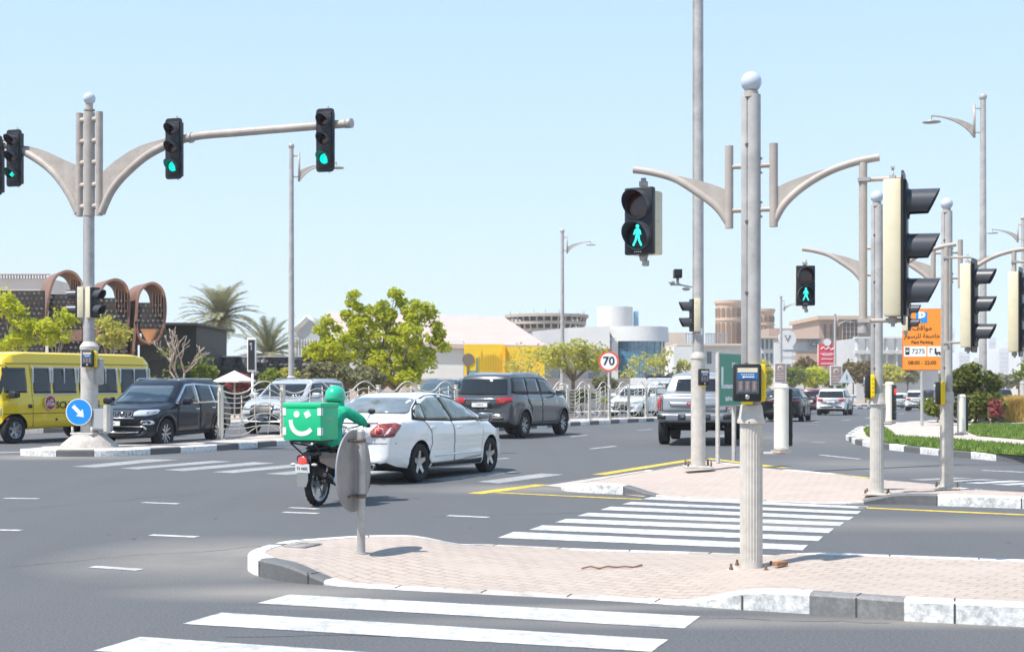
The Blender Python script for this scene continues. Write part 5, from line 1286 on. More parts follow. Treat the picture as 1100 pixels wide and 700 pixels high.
bus = dict(L=BL, W=W_, r=.37, ww=.22, wheels=(-BL / 2 + 1.55, BL / 2 - along(17.5)), paint=P_bus, glass=M_glass, tumble=.13, bowf=.16, bowr=.10, wsbow=.02, arch=1.16, style=3, rimr=.60, spokes=6, dst=.1,
    top=[(-BL/2, 2.0), (-BL/2+.06, 2.28), (-BL/2+.3, 2.44), (-BL/2+.8, 2.50), (BL/2-1.0, 2.50), (BL/2-.45, 2.44), (BL/2-.2, 2.25), (BL/2-.06, 1.6), (BL/2, 1.2)],
    belt=[(-BL/2, 1.25), (BL/2-.3, 1.25), (BL/2, 1.1)], bot=[(-BL/2, .42), (BL/2, .36)], plan=[(-BL/2, .93), (-BL/2+.35, 1), (BL/2-.5, 1), (BL/2, .90)],
    sidewin=[[(a, Zb + .02), (a, Zt), (b, Zt), (b, Zb + .02)] for a, b in wins[:1]] + [[(a, Zb), (a, Zt), (b, Zt), (b, Zb)] for a, b in wins[1:]],
    front=[([(-.86, 1.32), (-.82, 2.14), (.82, 2.14), (.86, 1.32)], 'windscreen', M_glass, .01, False, .1), ([(.60, .78), (.60, .98), (.88, .98), (.88, .78)], 'headlight', M_head, .015, True, .03), ([(-.5, .75), (.5, .75), (.5, .95), (-.5, .95)], 'grille', M_trim, .01, False, .03)],
    rear=[([(-.75, 1.4), (-.70, 2.05), (.70, 2.05), (.75, 1.4)], 'rear_window', M_glass, .01, False, .08)],
    sidebits=[(0, [(-BL/2+.15, 2.17), (BL/2-.35, 2.17), (BL/2-.35, 2.20), (-BL/2+.15, 2.20)], 'rain_gutter', carpaint('bus_yellow_dark', (.42, .33, .02), 0, .5), .02),
              (0, [(-BL/2+.2, .80), (BL/2-.1, .80), (BL/2-.1, .815), (-BL/2+.2, .815)], 'panel_seam', M_seam, .004),
              (0, [(bx_(36) + .015, .45), (bx_(36) + .015, 2.15), (bx_(36) - .015, 2.15), (bx_(36) - .015, .45)], 'panel_seam', carpaint('bus_yellow_dark', (.42, .33, .02), 0, .5), .004),
              (0, [(bx_(12), .62), (bx_(12), .70), (bx_(9), .70), (bx_(9), .62)], 'marker_lamp', M_redring, .012),
              (0, [(bx_(62), .60), (bx_(62), .66), (bx_(60), .66), (bx_(60), .60)], 'marker_lamp', M_trim, .012),
              (0, [(bx_(34.5), .96), (bx_(34.5), 1.06), (bx_(30.5), 1.06), (bx_(30.5), .96)], 'door_handle', M_trim, .012)],
    mirror=(BL/2 - .35, 1.28), mirror_s=1.25, mirror_m=M_trim)
BH_ = math.atan2(bd_.y, bd_.x)
bt, bbv = car(bus, 'yellow school bus with dark windows and round stop sign on its side', 'bus', (cen.x, cen.y, 0), BH_, name='school_bus')
sy = 1 if lf.dot(Vector((0, -1))) > 0 else -1
def busp(x, z, off):
    q = bbv.ray_cast(Vector((max(-BL / 2 + .06, min(BL / 2 - .06, x)), sy * 4, z)), Vector((0, -sy, 0)))[0]; return Vector((x, (q.y if q else sy * .93) + sy * off, z))
frame_m = mat('window_frame_white', (.62, .64, .64), .4)
for (a, b) in wins[1:]:
    g = MB()
    for x in (a, b): g.box(busp(x, (Zt + Zb) / 2, .006), (.05, .025, Zt - Zb + .06), Matrix.Rotation(0, 3, 'X'))
    if abs(a - b) > .8: g.box(busp((a + b) / 2, (Zt + Zb) / 2, .012), (.025, .02, Zt - Zb))
    g.box(busp((a + b) / 2, Zb - .02, .008), (abs(a - b), .025, .035)); g.box(busp((a + b) / 2, Zt + .02, -.01), (abs(a - b), .025, .03))
    g.build('window_frame', frame_m, bt)
rotb = Matrix.Rotation(R(180) if sy > 0 else 0, 4, 'Z') @ FR
text_obj('lettering', 'SCHOOL BUS', .27, M_sgnblk, bt, Matrix.Translation(busp(bx_(84), 1.02, .012)) @ rotb, .002, bold=.006, sx=1.05)
ss = thing('stop_sign', 'round dark red stop sign folded flat on the side of the yellow bus', 'stop sign', (0, 0, 0)); q = busp(bx_(52.5), 1.10, .07)
Mw = Matrix.Translation((cen.x, cen.y, 0)) @ Matrix.Rotation(BH_, 4, 'Z'); ss.location = Mw @ q; ss.rotation_euler = (0, 0, BH_ + (math.pi if sy > 0 else 0))
g = MB(); g.cyl((0, 0, 0), (0, .02, 0), .215, n=8, mi=0); g.build('rim', M_sgnw, ss); g = MB(); g.cyl((0, -.006, 0), (0, -.001, 0), .195, n=8); f_ = g.build('face', mat('stop_red', (.42, .02, .04), .4), ss)
text_obj('lettering', 'STOP', .12, M_sgnw, f_, Matrix.Translation((0, -.009, -.05)) @ FR, .001, bold=.004); text_obj('lettering', '\uFED2\uFED7', .13, M_sgnw, f_, Matrix.Translation((0, -.009, .07)) @ FR, .001, bold=.003)
g = MB(); g.box((.05, .04, 0), (.08, .06, .2)); g.build('bracket', M_trim, ss)
# ------------------------------------------------------------------ lorry behind the pick-up
LYY = 100; lt = thing('white_lorry', 'white lorry facing the camera behind the silver pick-up', 'lorry', ((717 - CX) / F * LYY, LYY, slope(LYY)), R(14))
P_l = carpaint('lorry_white', (.72, .73, .73), 0, .4)
g = MB(); g.box((0, 0, 1.15), (2.2, 1.7, 1.5), bev=.12); g.box((0, .1, 2.0), (2.1, 1.5, .5), bev=.15); g.build('cab', P_l, lt, sharp=35)
g = MB(); g.box((0, -.80, 1.75), (1.95, .10, .72), bev=.04); g.build('windscreen', M_glass, lt, sharp=30)
for sx in (-1, 1):
    g = MB(); g.box((sx * 1.06, -.1, 1.7), (.06, .8, .6), bev=.02); g.build('window', M_glass, lt); g = MB(); g.box((sx * 1.25, -.85, 1.7), (.12, .1, .42), bev=.03); g.build('wing_mirror', M_trim, lt)
    g = MB(); g.box((sx * .8, -.87, .75), (.32, .05, .18), bev=.02); g.build('headlight', M_head, lt)
g = MB(); g.box((0, -.87, 1.1), (1.5, .05, .3)); g.box((0, -.88, .45), (2.2, .1, .2)); g.build('grille', M_trim, lt)
g = MB(); g.box((.2, 3.3, 1.7), (2.3, 4.4, 1.6), bev=.05); g.box((.2, 3.3, .8), (1.2, 4.6, .25)); g.build('cargo_body', P_l, lt); g = MB()
for k in range(7): g.cyl((-.9 + k * .3, 1.6, 2.5 + .1 * (k % 2)), (-.7 + k * .3, 2.6, 2.75 - .1 * (k % 3)), .14, n=8)
g.build('load', M_trim, lt)
for (x, y) in ((-1, 0), (1, 0), (-1, 4.2), (1, 4.2)): w_ = wheel(lt, x * .98, y, .45, .28, 6, x, rimr=.55); 
# ------------------------------------------------------------------ delivery motorbike
BKH = head_to(1110); b0 = G(341, 542.5); bike = thing('motorbike', 'black delivery motorbike with red tail light seen from behind', 'motorbike', (b0[0], b0[1], 0), BKH)
def bwheel(x, r, w):
    t = thing('wheel', None, None, (x, 0, r)); t.parent = bike
    g = MB(); h = w / 2; pr = [(r * .80, h * .7), (r * .90, h), (r * .97, h * .75), (r, 0), (r * .97, -h * .75), (r * .90, -h), (r * .80, -h * .7)]
    g.lathe(pr, 44, axis='Y', close=True)
    for k in range(44):
        a = 2 * math.pi * k / 44; u = Vector((math.cos(a), 0, math.sin(a)))
        g.box(u * (r * .985), (.018, w * .75, .012), Matrix.Rotation(-a + math.pi / 2, 3, 'Y') @ Matrix.Rotation(.25 * (1 if k % 2 else -1), 3, 'Z'))
    g.build('tyre', M_tyre, t, sharp=40)
    g = MB(); ri = r * .80; g.lathe([(ri, h * .72), (ri * .93, h * .6), (ri * .93, -h * .6), (ri, -h * .72)], 40, axis='Y', close=True, mi=0)
    for k in range(5):
        a = 2 * math.pi * k / 5 + .4; u = Vector((math.cos(a), 0, math.sin(a))); g.cyl(u * .03, u * ri * .95, .016, .013, n=8, mi=0)
    g.cyl((0, -.05, 0), (0, .05, 0), .045, n=18, mi=0); g.cyl((0, .03, 0), (0, .036, 0), .09, n=24, mi=1)
    g.build('rim', [mat('bike_rim', (.30, .30, .31), .35, metal=.7), M_steel], t, sharp=35)
bwheel(0, .295, .105); bwheel(1.26, .295, .09)
M_bk = mat('bike_black_paint', (.012, .012, .014), .25, coat=.8)
g = MB(); g.tube([(-.02, .075, .30), (.30, .085, .36), (.52, .07, .42)], .022, 8); g.tube([(-.02, -.075, .30), (.30, -.085, .36), (.52, -.07, .42)], .022, 8); g.build('swing_arm', M_bk, bike)
for s in (-1, 1):
    g = MB(); g.cyl((.0, s * .11, .31), (.10, s * .11, .62), .018, n=10, mi=1)
    g.tube([(.005 + .10 * k / 60 , s * .11 + .028 * math.cos(k * 1.05), .36 + .24 * k / 60 ) if 0 else (.012 + .085 * k / 60 + .028 * math.sin(k * .9) * .3, s * .11 + .03 * math.cos(k * .9), .36 + .24 * k / 60) for k in range(61)], .006, 5, mi=0)
    g.build('shock_absorber', [M_trim, M_steel], bike)
g = MB(); g.tube(smooth_path([(-.28, 0, .72), (.1, 0, .73), (.45, 0, .68), (.62, 0, .45), (.75, 0, .40), (.95, 0, .55), (1.0, 0, .80)], 5), .035, 8); g.build('frame', M_bk, bike)
g = MB(); bm = bmesh.new()
g.box((.60, 0, .40), (.34, .20, .24), bev=.04); g.cyl((.70, 0, .40), (.78, 0, .62), .075, n=16); 
for k in range(4): g.box((.735 + k * .012, 0, .50 + k * .035), (.17, .18, .008), Matrix.Rotation(.3, 3, 'Y'))
g.cyl((.62, -.11, .37), (.62, -.145, .37), .085, n=20, mi=1); g.cyl((.62, .11, .37), (.62, .13, .37), .08, n=20, mi=1); g.build('engine', [mat('engine_dark', (.05, .05, .052), .5, metal=.5), M_rim], bike, sharp=35); bm.free()
g = MB(); g.tube(smooth_path([(.82, -.09, .42), (.70, -.13, .27), (.4, -.15, .27), (.12, -.17, .33), (-.12, -.18, .42)], 5), [.022] * 12 + [.05] * 9, 12); g.cyl((-.12, -.18, .42), (-.135, -.18, .425), .03, n=12, mi=1); g.lathe([(0, 0), (.05, 0), (.06, .012), (.03, .02), (0, .02)], 20, (.10, -.235, .335), 'Y', mi=1); g.build('exhaust', [M_trim, M_steel], bike, sharp=40)
def loft(mb, secs, n=20, mi=0):
    """secs: (x, zc, half width, half height)"""
    vs = []
    for (x, z, a, b) in secs:
        for k in range(n):
            t = 2 * math.pi * k / n; c, s = math.cos(t), math.sin(t)
            vs.append((x, a * math.copysign(abs(c) ** .8, c), z + b * math.copysign(abs(s) ** .8, s)))
    k_ = len(secs); fs = [(i * n + j, i * n + (j + 1) % n, (i + 1) * n + (j + 1) % n, (i + 1) * n + j) for i in range(k_ - 1) for j in range(n)]
    fs += [tuple(range(n)), tuple(range((k_ - 1) * n, k_ * n))]; mb.add(vs, fs, mi, True)
g = MB(); loft(g, [(-.30, .71, .05, .03), (-.22, .70, .10, .055), (0, .68, .13, .08), (.3, .66, .14, .09), (.50, .66, .12, .10), (.6, .66, .08, .08)]); g.build('tail_cowl', M_bk, bike, sharp=50)
g = MB(); loft(g, [(-.15, .775, .10, .02), (0, .785, .13, .035), (.3, .77, .14, .04), (.55, .755, .11, .04), (.66, .75, .07, .03)]); g.build('seat', mat('seat_vinyl', (.02, .02, .02), .6), bike, sharp=50)
g = MB(); loft(g, [(.58, .78, .07, .06), (.68, .82, .13, .10), (.82, .84, .15, .12), (.95, .84, .12, .10), (1.02, .82, .06, .06)]); g.build('fuel_tank', M_bk, bike, sharp=50)
for s in (-1, 1):
    g = MB(); g.tube([(.94, s * .10, .98), (1.02, s * .10, .85), (1.26, s * .10, .295)], .022, 10); g.build('fork_leg', M_steel, bike)
g = MB(); g.tube(smooth_path([(.82, .36, 1.05), (.90, .22, 1.06), (.97, .0, 1.02), (.90, -.22, 1.06), (.82, -.36, 1.05)], 5), .013, 8)
for s in (-1, 1): g.cyl((.87, s * .28, 1.057), (.81, s * .38, 1.05), .018, n=10, mi=1); g.tube([(.90, s * .25, 1.05), (.95, s * .36, 1.05)], .006, 5, mi=1)
g.build('handlebar', [M_steel, M_trim], bike)
for s in (-1, 1):
    g = MB(); g.tube(smooth_path([(.90, s * .24, 1.06), (.93, s * .30, 1.16), (.92, s * .34, 1.22)], 4), .005, 5); g.sphere((.915, s * .36, 1.25), .055, 12, sc_=(.3, 1.1, .75)); g.build('wing_mirror', M_trim, bike)
g = MB(); g.sphere((1.14, 0, .93), .10, 16, sc_=(.8, 1, 1)); g.build('headlight', M_head, bike)
g = MB(); loft(g, [(-.43, .62, .055, .04), (-.41, .635, .075, .055), (-.33, .65, .07, .05), (-.28, .66, .05, .04)], 14); g.build('tail_light', mat('bike_tail_lit', (.5, .02, .02), .2, coat=1, emit=(1, .06, .04), es=.5), bike, sharp=50)
g = MB(); g.box((-.37, 0, .65), (.10, .19, .10), bev=.03); g.build('tail_lamp_housing', M_bk, bike, sharp=40)
for s in (-1, 1):
    g = MB(); g.cyl((-.36, s * .06, .575), (-.37, s * .12, .57), .008, n=6, mi=1); g.sphere((-.375, s * .155, .57), .035, 12, sc_=(.8, 1.3, .6)); g.build('turn_signal', [M_taill, M_trim], bike)
g = MB(); g.box((-.415, .0, .52), (.008, .21, .115), Matrix.Rotation(-.12, 3, 'Y'), bev=.002); pl = g.build('number_plate', M_plate, bike)
text_obj('number', '73 4685', .05, M_sgnblk, pl, Matrix.Translation((-.422, 0, .52)) @ Matrix.Rotation(R(-90), 4, 'Z') @ FR, .001)
g = MB(); g.prism([(-.07, .60), (.07, .60), (.085, .36), (.06, .28), (-.06, .28), (-.085, .36)], lambda a, b, d: (d - .395 + (b - .6) * .10, a, b), 0, .012); g.tube([(-.35, 0, .66), (-.38, 0, .5), (-.40, 0, .36)], .015, 6, mi=0); g.build('mudguard', mat('mudguard_grey', (.22, .22, .22), .6), bike)
g = MB(); loft(g, [(1.0, .62, .03, .015), (1.1, .625, .055, .02), (1.26, .635, .06, .02), (1.42, .60, .05, .02), (1.5, .56, .03, .015)], 12); g.build('front_mudguard', M_bk, bike)
for s in (-1, 1):
    g = MB(); g.prism([(.02, .70), (-.22, .68), (-.20, .60), (.12, .50), (.42, .46), (.56, .56), (.56, .70)], lambda x, z, d: (x, s * (.115 + d), z), 0, .03); g.build('side_panel', M_bk, bike)
g = MB(); g.prism([(-.03, .34), (-.03, .26), (.55, .36), (.62, .44), (.55, .47), (.3, .42)], lambda x, z, d: (x, .095 + d, z), 0, .025); g.build('chain_case', M_trim, bike)
g = MB(); g.prism([(-.14, .60), (.16, .60), (.20, .42), (.10, .33), (-.04, .40)], lambda x, z, d: (x, -.045 + d, z), 0, .09); g.build('inner_mudguard', M_trim, bike)
for s in (-1, 1): g = MB(); g.cyl((.55, s * .12, .31), (.55, s * .26, .31), .014, n=8); g.build('foot_peg', M_trim, bike)
# carrier frame and box
g = MB()
for s in (-1, 1): g.tube([(.28, s * .12, .66), (.05, s * .16, .80), (-.42, s * .18, .86)], .011, 6); g.tube([(.0, s * .12, .60), (-.2, s * .14, .72), (-.42, s * .18, .86)], .011, 6)
g.box((-.16, 0, .875), (.50, .40, .02)); g.build('luggage_carrier', M_trim, bike)
hb = Vector((math.cos(BKH), math.sin(BKH)))
M_box = mat('delivery_green', (.01, .54, .23), .45, var=.05, vscale=2); M_box2 = mat('delivery_green_deep', (.0, .42, .15), .5)
M_logo = mat('logo_white', (.82, .82, .82), .45)
bc = Vector((b0[0], b0[1])) + hb * -.18
dbx = thing('delivery_box', 'bright green delivery box with white smiling face behind the rider', 'delivery box', (bc.x, bc.y, .89), BKH)
bw, bdp, bh = .56, .50, .50
g = MB(); g.box((0, 0, bh / 2 - .02), (bdp, bw, bh - .04), bev=.015); g.build('box_body', M_box, dbx, sharp=30)
g = MB(); g.box((0, 0, bh - .04), (bdp + .02, bw + .02, .07), bev=.018); g.build('lid', M_box, dbx, sharp=30)
g = MB(); xr = -bdp / 2
def rp(poly): g.prism(poly, lambda a, b, d: (xr - d, a, b), .001, .005)
rp(circle_pts(.075, .345, .045, 20)); 
q = Matrix.Rotation(R(-28), 2); rp([tuple(q @ Vector(p) + Vector((-.085, .345))) for p in ((-.042, -.042), (.042, -.042), (.042, .042), (-.042, .042))])
arc = []; 
for k in range(15):
    a = R(195 + k * 9.3); arc.append((-.0 - .155 * -math.cos(a) * -1, .235 + .135 * math.sin(a)))
mp_ = [(.165, .27), (.15, .19), (.11, .13), (.05, .095), (-.02, .09), (-.09, .11), (-.14, .15)]
sp_ = smooth_path([(a, b, 0) for a, b in mp_], 5); up, lo = [], []
for i, p in enumerate(sp_):
    t = (sp_[min(i + 1, len(sp_) - 1)] - sp_[max(i - 1, 0)]).normalized(); n_ = Vector((-t.y, t.x, 0)); up.append((p + n_ * .030)[:2]); lo.append((p - n_ * .030)[:2])
for i in range(len(sp_) - 1): rp([up[i], up[i + 1], lo[i + 1], lo[i]])
g.build('smile_logo', M_logo, dbx)
for s in (-1, 1):
    for z in (.09, .35):
        g = MB(); g.box((xr + .012, s * (bw / 2 - .020), z + .03), (.034, .052, .10)); g.box((xr + .03, s * (bw / 2 + .0), z + .03), (.05, .012, .10)); g.build('reflector_patch', M_logo, dbx)
text_obj('lettering', 'careem', .075, mat('logo_grey', (.5, .62, .52), .5), dbx, Matrix.Translation((.0, -bw / 2 - .004, .28)) @ FR, .001)
# ------------------------------------------------------------------ the rider
rp0 = thing('person', 'rider in green jacket and green cap on the delivery motorbike', 'person', (b0[0], b0[1], 0), BKH)
M_jk = mat('green_jacket', (.01, .42, .23), .9, var=.2, vscale=9, bump=1.0, bscale=14); M_trs = mat('dark_trousers', (.018, .02, .026), .85, bump=.3, bscale=12); M_skin = mat('brown_skin', (.20, .10, .06), .55); M_shoe = mat('black_shoe', (.015, .015, .015), .6)
J = {'pelvis': (.30, 0, .86), 'waist': (.33, 0, 1.0), 'chest': (.39, 0, 1.19), 'neckb': (.44, 0, 1.35), 'neck': (.48, 0, 1.42), 'head': (.55, 0, 1.50), 'crown': (.55, 0, 1.57),
     'shl': (.43, .19, 1.32), 'ell': (.62, .31, 1.13), 'wrl': (.79, .32, 1.10), 'hnl': (.86, .31, 1.08), 'shr': (.43, -.19, 1.32), 'elr': (.64, -.33, 1.15), 'wrr': (.79, -.32, 1.10), 'hnr': (.86, -.31, 1.08),
     'hpl': (.32, .11, .85), 'knl': (.70, .20, .72), 'anl': (.56, .20, .38), 'tol': (.70, .22, .31), 'hpr': (.32, -.11, .85), 'knr': (.70, -.20, .72), 'anr': (.56, -.20, .38), 'tor': (.70, -.22, .31)}
RAD = {'pelvis': (.15, .17), 'waist': (.14, .17), 'chest': (.15, .19), 'neckb': (.11, .14), 'neck': .075, 'head': .085, 'crown': .075, 'shl': .10, 'shr': .10, 'ell': .075, 'elr': .075, 'wrl': .05, 'wrr': .05, 'hnl': .034, 'hnr': .034, 'hpl': .10, 'hpr': .10, 'knl': .068, 'knr': .068, 'anl': .045, 'anr': .045, 'tol': .04, 'tor': .04}
E = [('pelvis', 'waist'), ('waist', 'chest'), ('chest', 'neckb'), ('neckb', 'neck'), ('neck', 'head'), ('head', 'crown'), ('chest', 'shl'), ('shl', 'ell'), ('ell', 'wrl'), ('wrl', 'hnl'), ('chest', 'shr'), ('shr', 'elr'), ('elr', 'wrr'), ('wrr', 'hnr'), ('pelvis', 'hpl'), ('hpl', 'knl'), ('knl', 'anl'), ('anl', 'tol'), ('pelvis', 'hpr'), ('hpr', 'knr'), ('knr', 'anr'), ('anr', 'tor')]
J = {k: (x, y, z if z < .9 else .9 + (z - .9) * .9) for k, (x, y, z) in J.items()}
names = list(J); me = bpy.data.meshes.new('body')
pos = [Vector(J[k]) for k in names]; ed = [(names.index(a), names.index(b)) for a, b in E]; rad = [RAD[k] if isinstance(RAD[k], tuple) else (RAD[k],) * 2 for k in names]
# five fingers per hand, curled round the grips
for h_, s in (('hnl', 1), ('hnr', -1)):
    hi = names.index(h_); hp = Vector(J[h_])
    for k in range(4):
        dy = (-.027 + .018 * k) * s; ln = (.9, 1.05, 1., .8)[k]
        i0 = len(pos); pos += [hp + Vector((.015, dy, .012)), hp + Vector((.045 * ln, dy, .008)), hp + Vector((.050 * ln, dy, -.022)), hp + Vector((.026, dy, -.036))]
        rad += [(.011,) * 2, (.010,) * 2, (.009,) * 2, (.008,) * 2]; ed += [(hi, i0), (i0, i0 + 1), (i0 + 1, i0 + 2), (i0 + 2, i0 + 3)]
    i0 = len(pos); pos += [hp + Vector((-.02, -.035 * s, -.008)), hp + Vector((.0, -.05 * s, -.028)), hp + Vector((.02, -.045 * s, -.04))]; rad += [(.012,) * 2, (.011,) * 2, (.009,) * 2]; ed += [(hi, i0), (i0, i0 + 1), (i0 + 1, i0 + 2)]
me.from_pydata(pos, ed, []); body = bpy.data.objects.new('body', me); C.objects.link(body)
md = body.modifiers.new('skin', 'SKIN'); md.use_smooth_shade = True; md.branch_smoothing = .6
sk = me.skin_vertices[0].data
for i, r_ in enumerate(rad): sk[i].radius = r_; sk[i].use_root = (i == 0)
md2 = body.modifiers.new('sub', 'SUBSURF'); md2.levels = 2; md2.render_levels = 2
bpy.context.view_layer.update(); me2 = bpy.data.meshes.new_from_object(body.evaluated_get(bpy.context.evaluated_depsgraph_get())); body.modifiers.clear(); body.data = me2; body.parent = rp0; me2.name = 'body'
for m in (M_jk, M_trs, M_skin, M_shoe): me2.materials.append(m)
for p in me2.polygons:
    c = p.center; p.use_smooth = True
    arm_ = abs(c.y) > .22 and c.z > .95
    p.material_index = 0
    if c.z < .84 and not arm_ : p.material_index = 1
    if c.z < .42: p.material_index = 3
    if (arm_ and c.x > .80) or (c.z > 1.36): p.material_index = 2
g = MB(); # jacket hem, hanging over the seat
vs = []; n_ = 28
for (z, a, b, cx_) in ((1.05, .155, .19, .33), (.92, .17, .195, .30), (.80, .185, .205, .28), (.79, .17, .19, .28)):
    for k in range(n_):
        t = 2 * math.pi * k / n_; f_ = 1 + .03 * math.sin(5 * t) * (1.1 - z)
        vs.append((cx_ + a * f_ * math.cos(t), b * f_ * math.sin(t), z + .02 * math.sin(3 * t) * (z < .85)))
g.add(vs, [(i * n_ + j, i * n_ + (j + 1) % n_, (i + 1) * n_ + (j + 1) % n_, (i + 1) * n_ + j) for i in range(3) for j in range(n_)], None, True); g.build('jacket_hem', M_jk, rp0, sharp=60)
M_helm = mat('helmet_green', (.01, .50, .28), .3, coat=.7)
g = MB(); hc = Vector((.515, 0, 1.475)); vs = []; fs = []; n_ = 28; k_ = 14
for i in range(k_ + 1):
    t = math.pi * .68 * i / k_
    for j in range(n_):
        a = 2 * math.pi * j / n_; cut_ = 1.0 if math.cos(a) < .35 else .82
        tt = min(t, math.pi * .68 * cut_); vs.append(hc + Vector(((.155 + .012 * (tt > 1.7)) * math.sin(tt) * math.cos(a), (.138 + .012 * (tt > 1.7)) * math.sin(tt) * math.sin(a), .14 * math.cos(tt))))
for i in range(k_):
    for j in range(n_): fs.append((i * n_ + j, (i + 1) * n_ + j, (i + 1) * n_ + (j + 1) % n_, i * n_ + (j + 1) % n_))
g.add(vs, fs, 0, True); hm = g.build('helmet', M_helm, rp0, sharp=80)
g = MB(); g.lathe([(.118, -.075), (.112, -.03), (.09, -.02)], 28, hc); g.lathe([(.10, -.11), (.118, -.095), (.122, -.06)], 28, hc); g.build('helmet_padding', M_trim, rp0)
sol = [v.co.copy() for v in hm.data.vertices]
g = MB(); g.tube([hc + Vector((.146 * math.sin(1.62) * math.cos(a), .129 * math.sin(1.62) * math.sin(a), .135 * math.cos(1.62) - .01)) for a in [R(75 + 210 * k / 20) for k in range(21)]], .011, 8); g.build('helmet_band', mat('helmet_band', (.01, .32, .18), .5), rp0)
g = MB()
for a in (160, 180, 200): g.sphere(hc + Vector((.140 * math.cos(R(a)), .124 * math.sin(R(a)), .035)), .006, 6)
g.build('vent_hole', M_trim, rp0)
g = MB(); g.prism([(-.06, -.01), (-.03, .045), (.03, .045), (.06, -.01)], lambda a, b, d: (hc.x + .10 + b * 1.6, a * 1.6, hc.z + .02 + d), 0, .008); g.build('helmet_peak', M_helm, rp0)
g = MB()
for s in (-1, 1): g.sphere(hc + Vector((.118, s * .032, -.02)), .013, 10)
g.build('eye', M_sgnw, rp0); g = MB(); g.sphere(hc + Vector((.128, 0, -.045)), .018, 10, sc_=(1, .8, 1.4)); g.build('nose', M_skin, rp0)
g = MB(); g.tube([hc + Vector((.112, -.022, -.078)), hc + Vector((.118, 0, -.08)), hc + Vector((.112, .022, -.078))], .005, 6); g.build('mouth', mat('lip', (.16, .06, .05), .5), rp0)
g = MB(); vs = []   # cloth hanging at the nape
for i in range(6):
    for j in range(9):
        a = R(90 + 180 * j / 8); zz__ = 1.395 - .036 * i; rr = .112 + .012 * i + .006 * math.sin(j * 1.9); vs.append((.52 + rr * math.cos(a) - .008 * i, rr * 1.12 * math.sin(a), zz__))
g.add(vs, [(i * 9 + j, i * 9 + j + 1, (i + 1) * 9 + j + 1, (i + 1) * 9 + j) for i in range(5) for j in range(8)], None, True); g.build('neck_cloth', M_jk, rp0)
# ------------------------------------------------------------------ wavy railing on the median
M_rail = mat('railing_cream', (.70, .65, .56), .5, var=.06, vscale=6)
rp1, rp2 = Vector((-7.72, 37.0)), Vector((5.9, 61.0)); ru = (rp2 - rp1).normalized(); RL = (rp2 - rp1).length
rl = thing('railing', 'cream metal railing with wavy bars along the median strip', 'railing', (rp1.x, rp1.y, K), math.atan2(ru.y, ru.x))
pos_ = [0, 2.58, 4.9, 7.25, 9.57, 11.8, 14.0, 16.0, 18.0, 20.05, 21.95, 23.8, 25.7, 27.5, 29.5]
def wav(s, A_): 
    return A_ * (-.28 * math.sin(math.pi * min(1, s / .42)) if s < .42 else math.sin(math.pi * (s - .42) / .58) ** 1.0)
for i, x in enumerate(pos_):
    g = MB(); g.box((x, 0, .70), (.10, .10, 1.40), bev=.008); g.box((x, 0, 1.42), (.13, .13, .03), bev=.006); g.box((x, 0, .012), (.18, .18, .024))
    g.box((x + .075, 0, .70), (.035, .04, 1.22)); g.box((x - .075, 0, .70), (.035, .04, 1.22))
    for z in (.25, 1.2): g.box((x, 0, z), (.20, .07, .03))
    g.build('post', M_rail, rl)
    if i + 1 < len(pos_):
        x2 = pos_[i + 1]; a, b = x + .09, x2 - .09; g = MB()
        for k in range(9):
            zb = .14 + .1425 * k; A_ = .05 + .022 * k + (.06 if k == 8 else 0)
            A_ = (.20, .06, .24, .10, .22, .10, .16, .20, .27)[k]; 
            g.tube([(lerp(a, b, s / 12), 0, max(.09, zb + wav(s / 12, A_) + (.0 if k else 0))) for s in range(13)], .011 if k < 8 else .020, 5)
        for f_, lean in ((.30, .10), (.55, -.08), (.80, .07)):
            xx = lerp(a, b, f_); g.tube([(xx - lean, 0, .10), (xx + lean * .4, 0, .6), (xx + lean * .2, 0, 1.22 + wav(f_, .2))], .012, 5)
        g.build('wavy_bars', M_rail, rl)
# ------------------------------------------------------------------ vegetation
def leaf_mat(name, c1, c2, sc_=.8, tr=.35):
    m = mat(name, c1, .75, var=.01, vscale=sc_); n, b = nodes_of(m)
    t = [x for x in n.nodes if x.type == 'TEX_NOISE'][0]; r = [x for x in n.nodes if x.type == 'VALTORGB'][0]
    r.color_ramp.elements[0].color = (*c1, 1); r.color_ramp.elements[1].color = (*c2, 1); t.inputs['Scale'].default_value = sc_
    tl = n.nodes.new('ShaderNodeBsdfTranslucent'); n.links.new(r.outputs[0], tl.inputs[0])
    mx = n.nodes.new('ShaderNodeMixShader'); mx.inputs[0].default_value = tr
    out = [x for x in n.nodes if x.type == 'OUTPUT_MATERIAL'][0]
    n.links.new(b.outputs[0], mx.inputs[1]); n.links.new(tl.outputs[0], mx.inputs[2]); n.links.new(mx.outputs[0], out.inputs[0])
    b.inputs['Specular IOR Level'].default_value = .25
    return m
L_bright = leaf_mat('leaf_bright_green', (.36, .42, .02), (.68, .68, .06), 1.2, .5)
L_mid = leaf_mat('leaf_mid_green', (.14, .19, .03), (.28, .32, .06), 1.2)
L_olive = leaf_mat('leaf_olive', (.17, .17, .08), (.33, .31, .16), 1.5)
L_yel = leaf_mat('leaf_yellow_green', (.38, .38, .07), (.64, .60, .15), 1.0, .45)
L_palm = leaf_mat('leaf_palm', (.22, .23, .12), (.38, .38, .22), 1.5, .2)
L_dark = leaf_mat('leaf_dark_green', (.04, .07, .02), (.11, .15, .035), 1.2)
L_pink = leaf_mat('flower_pink', (.45, .05, .12), (.22, .16, .05), 3.0)
L_red = leaf_mat('leaf_reddish', (.28, .13, .07), (.14, .17, .04), 2.0)
L_gold = leaf_mat('grass_gold', (.50, .30, .06), (.68, .50, .16), 2.0)
L_grass = leaf_mat('lawn_green', (.15, .24, .04), (.27, .36, .09), 2.5)
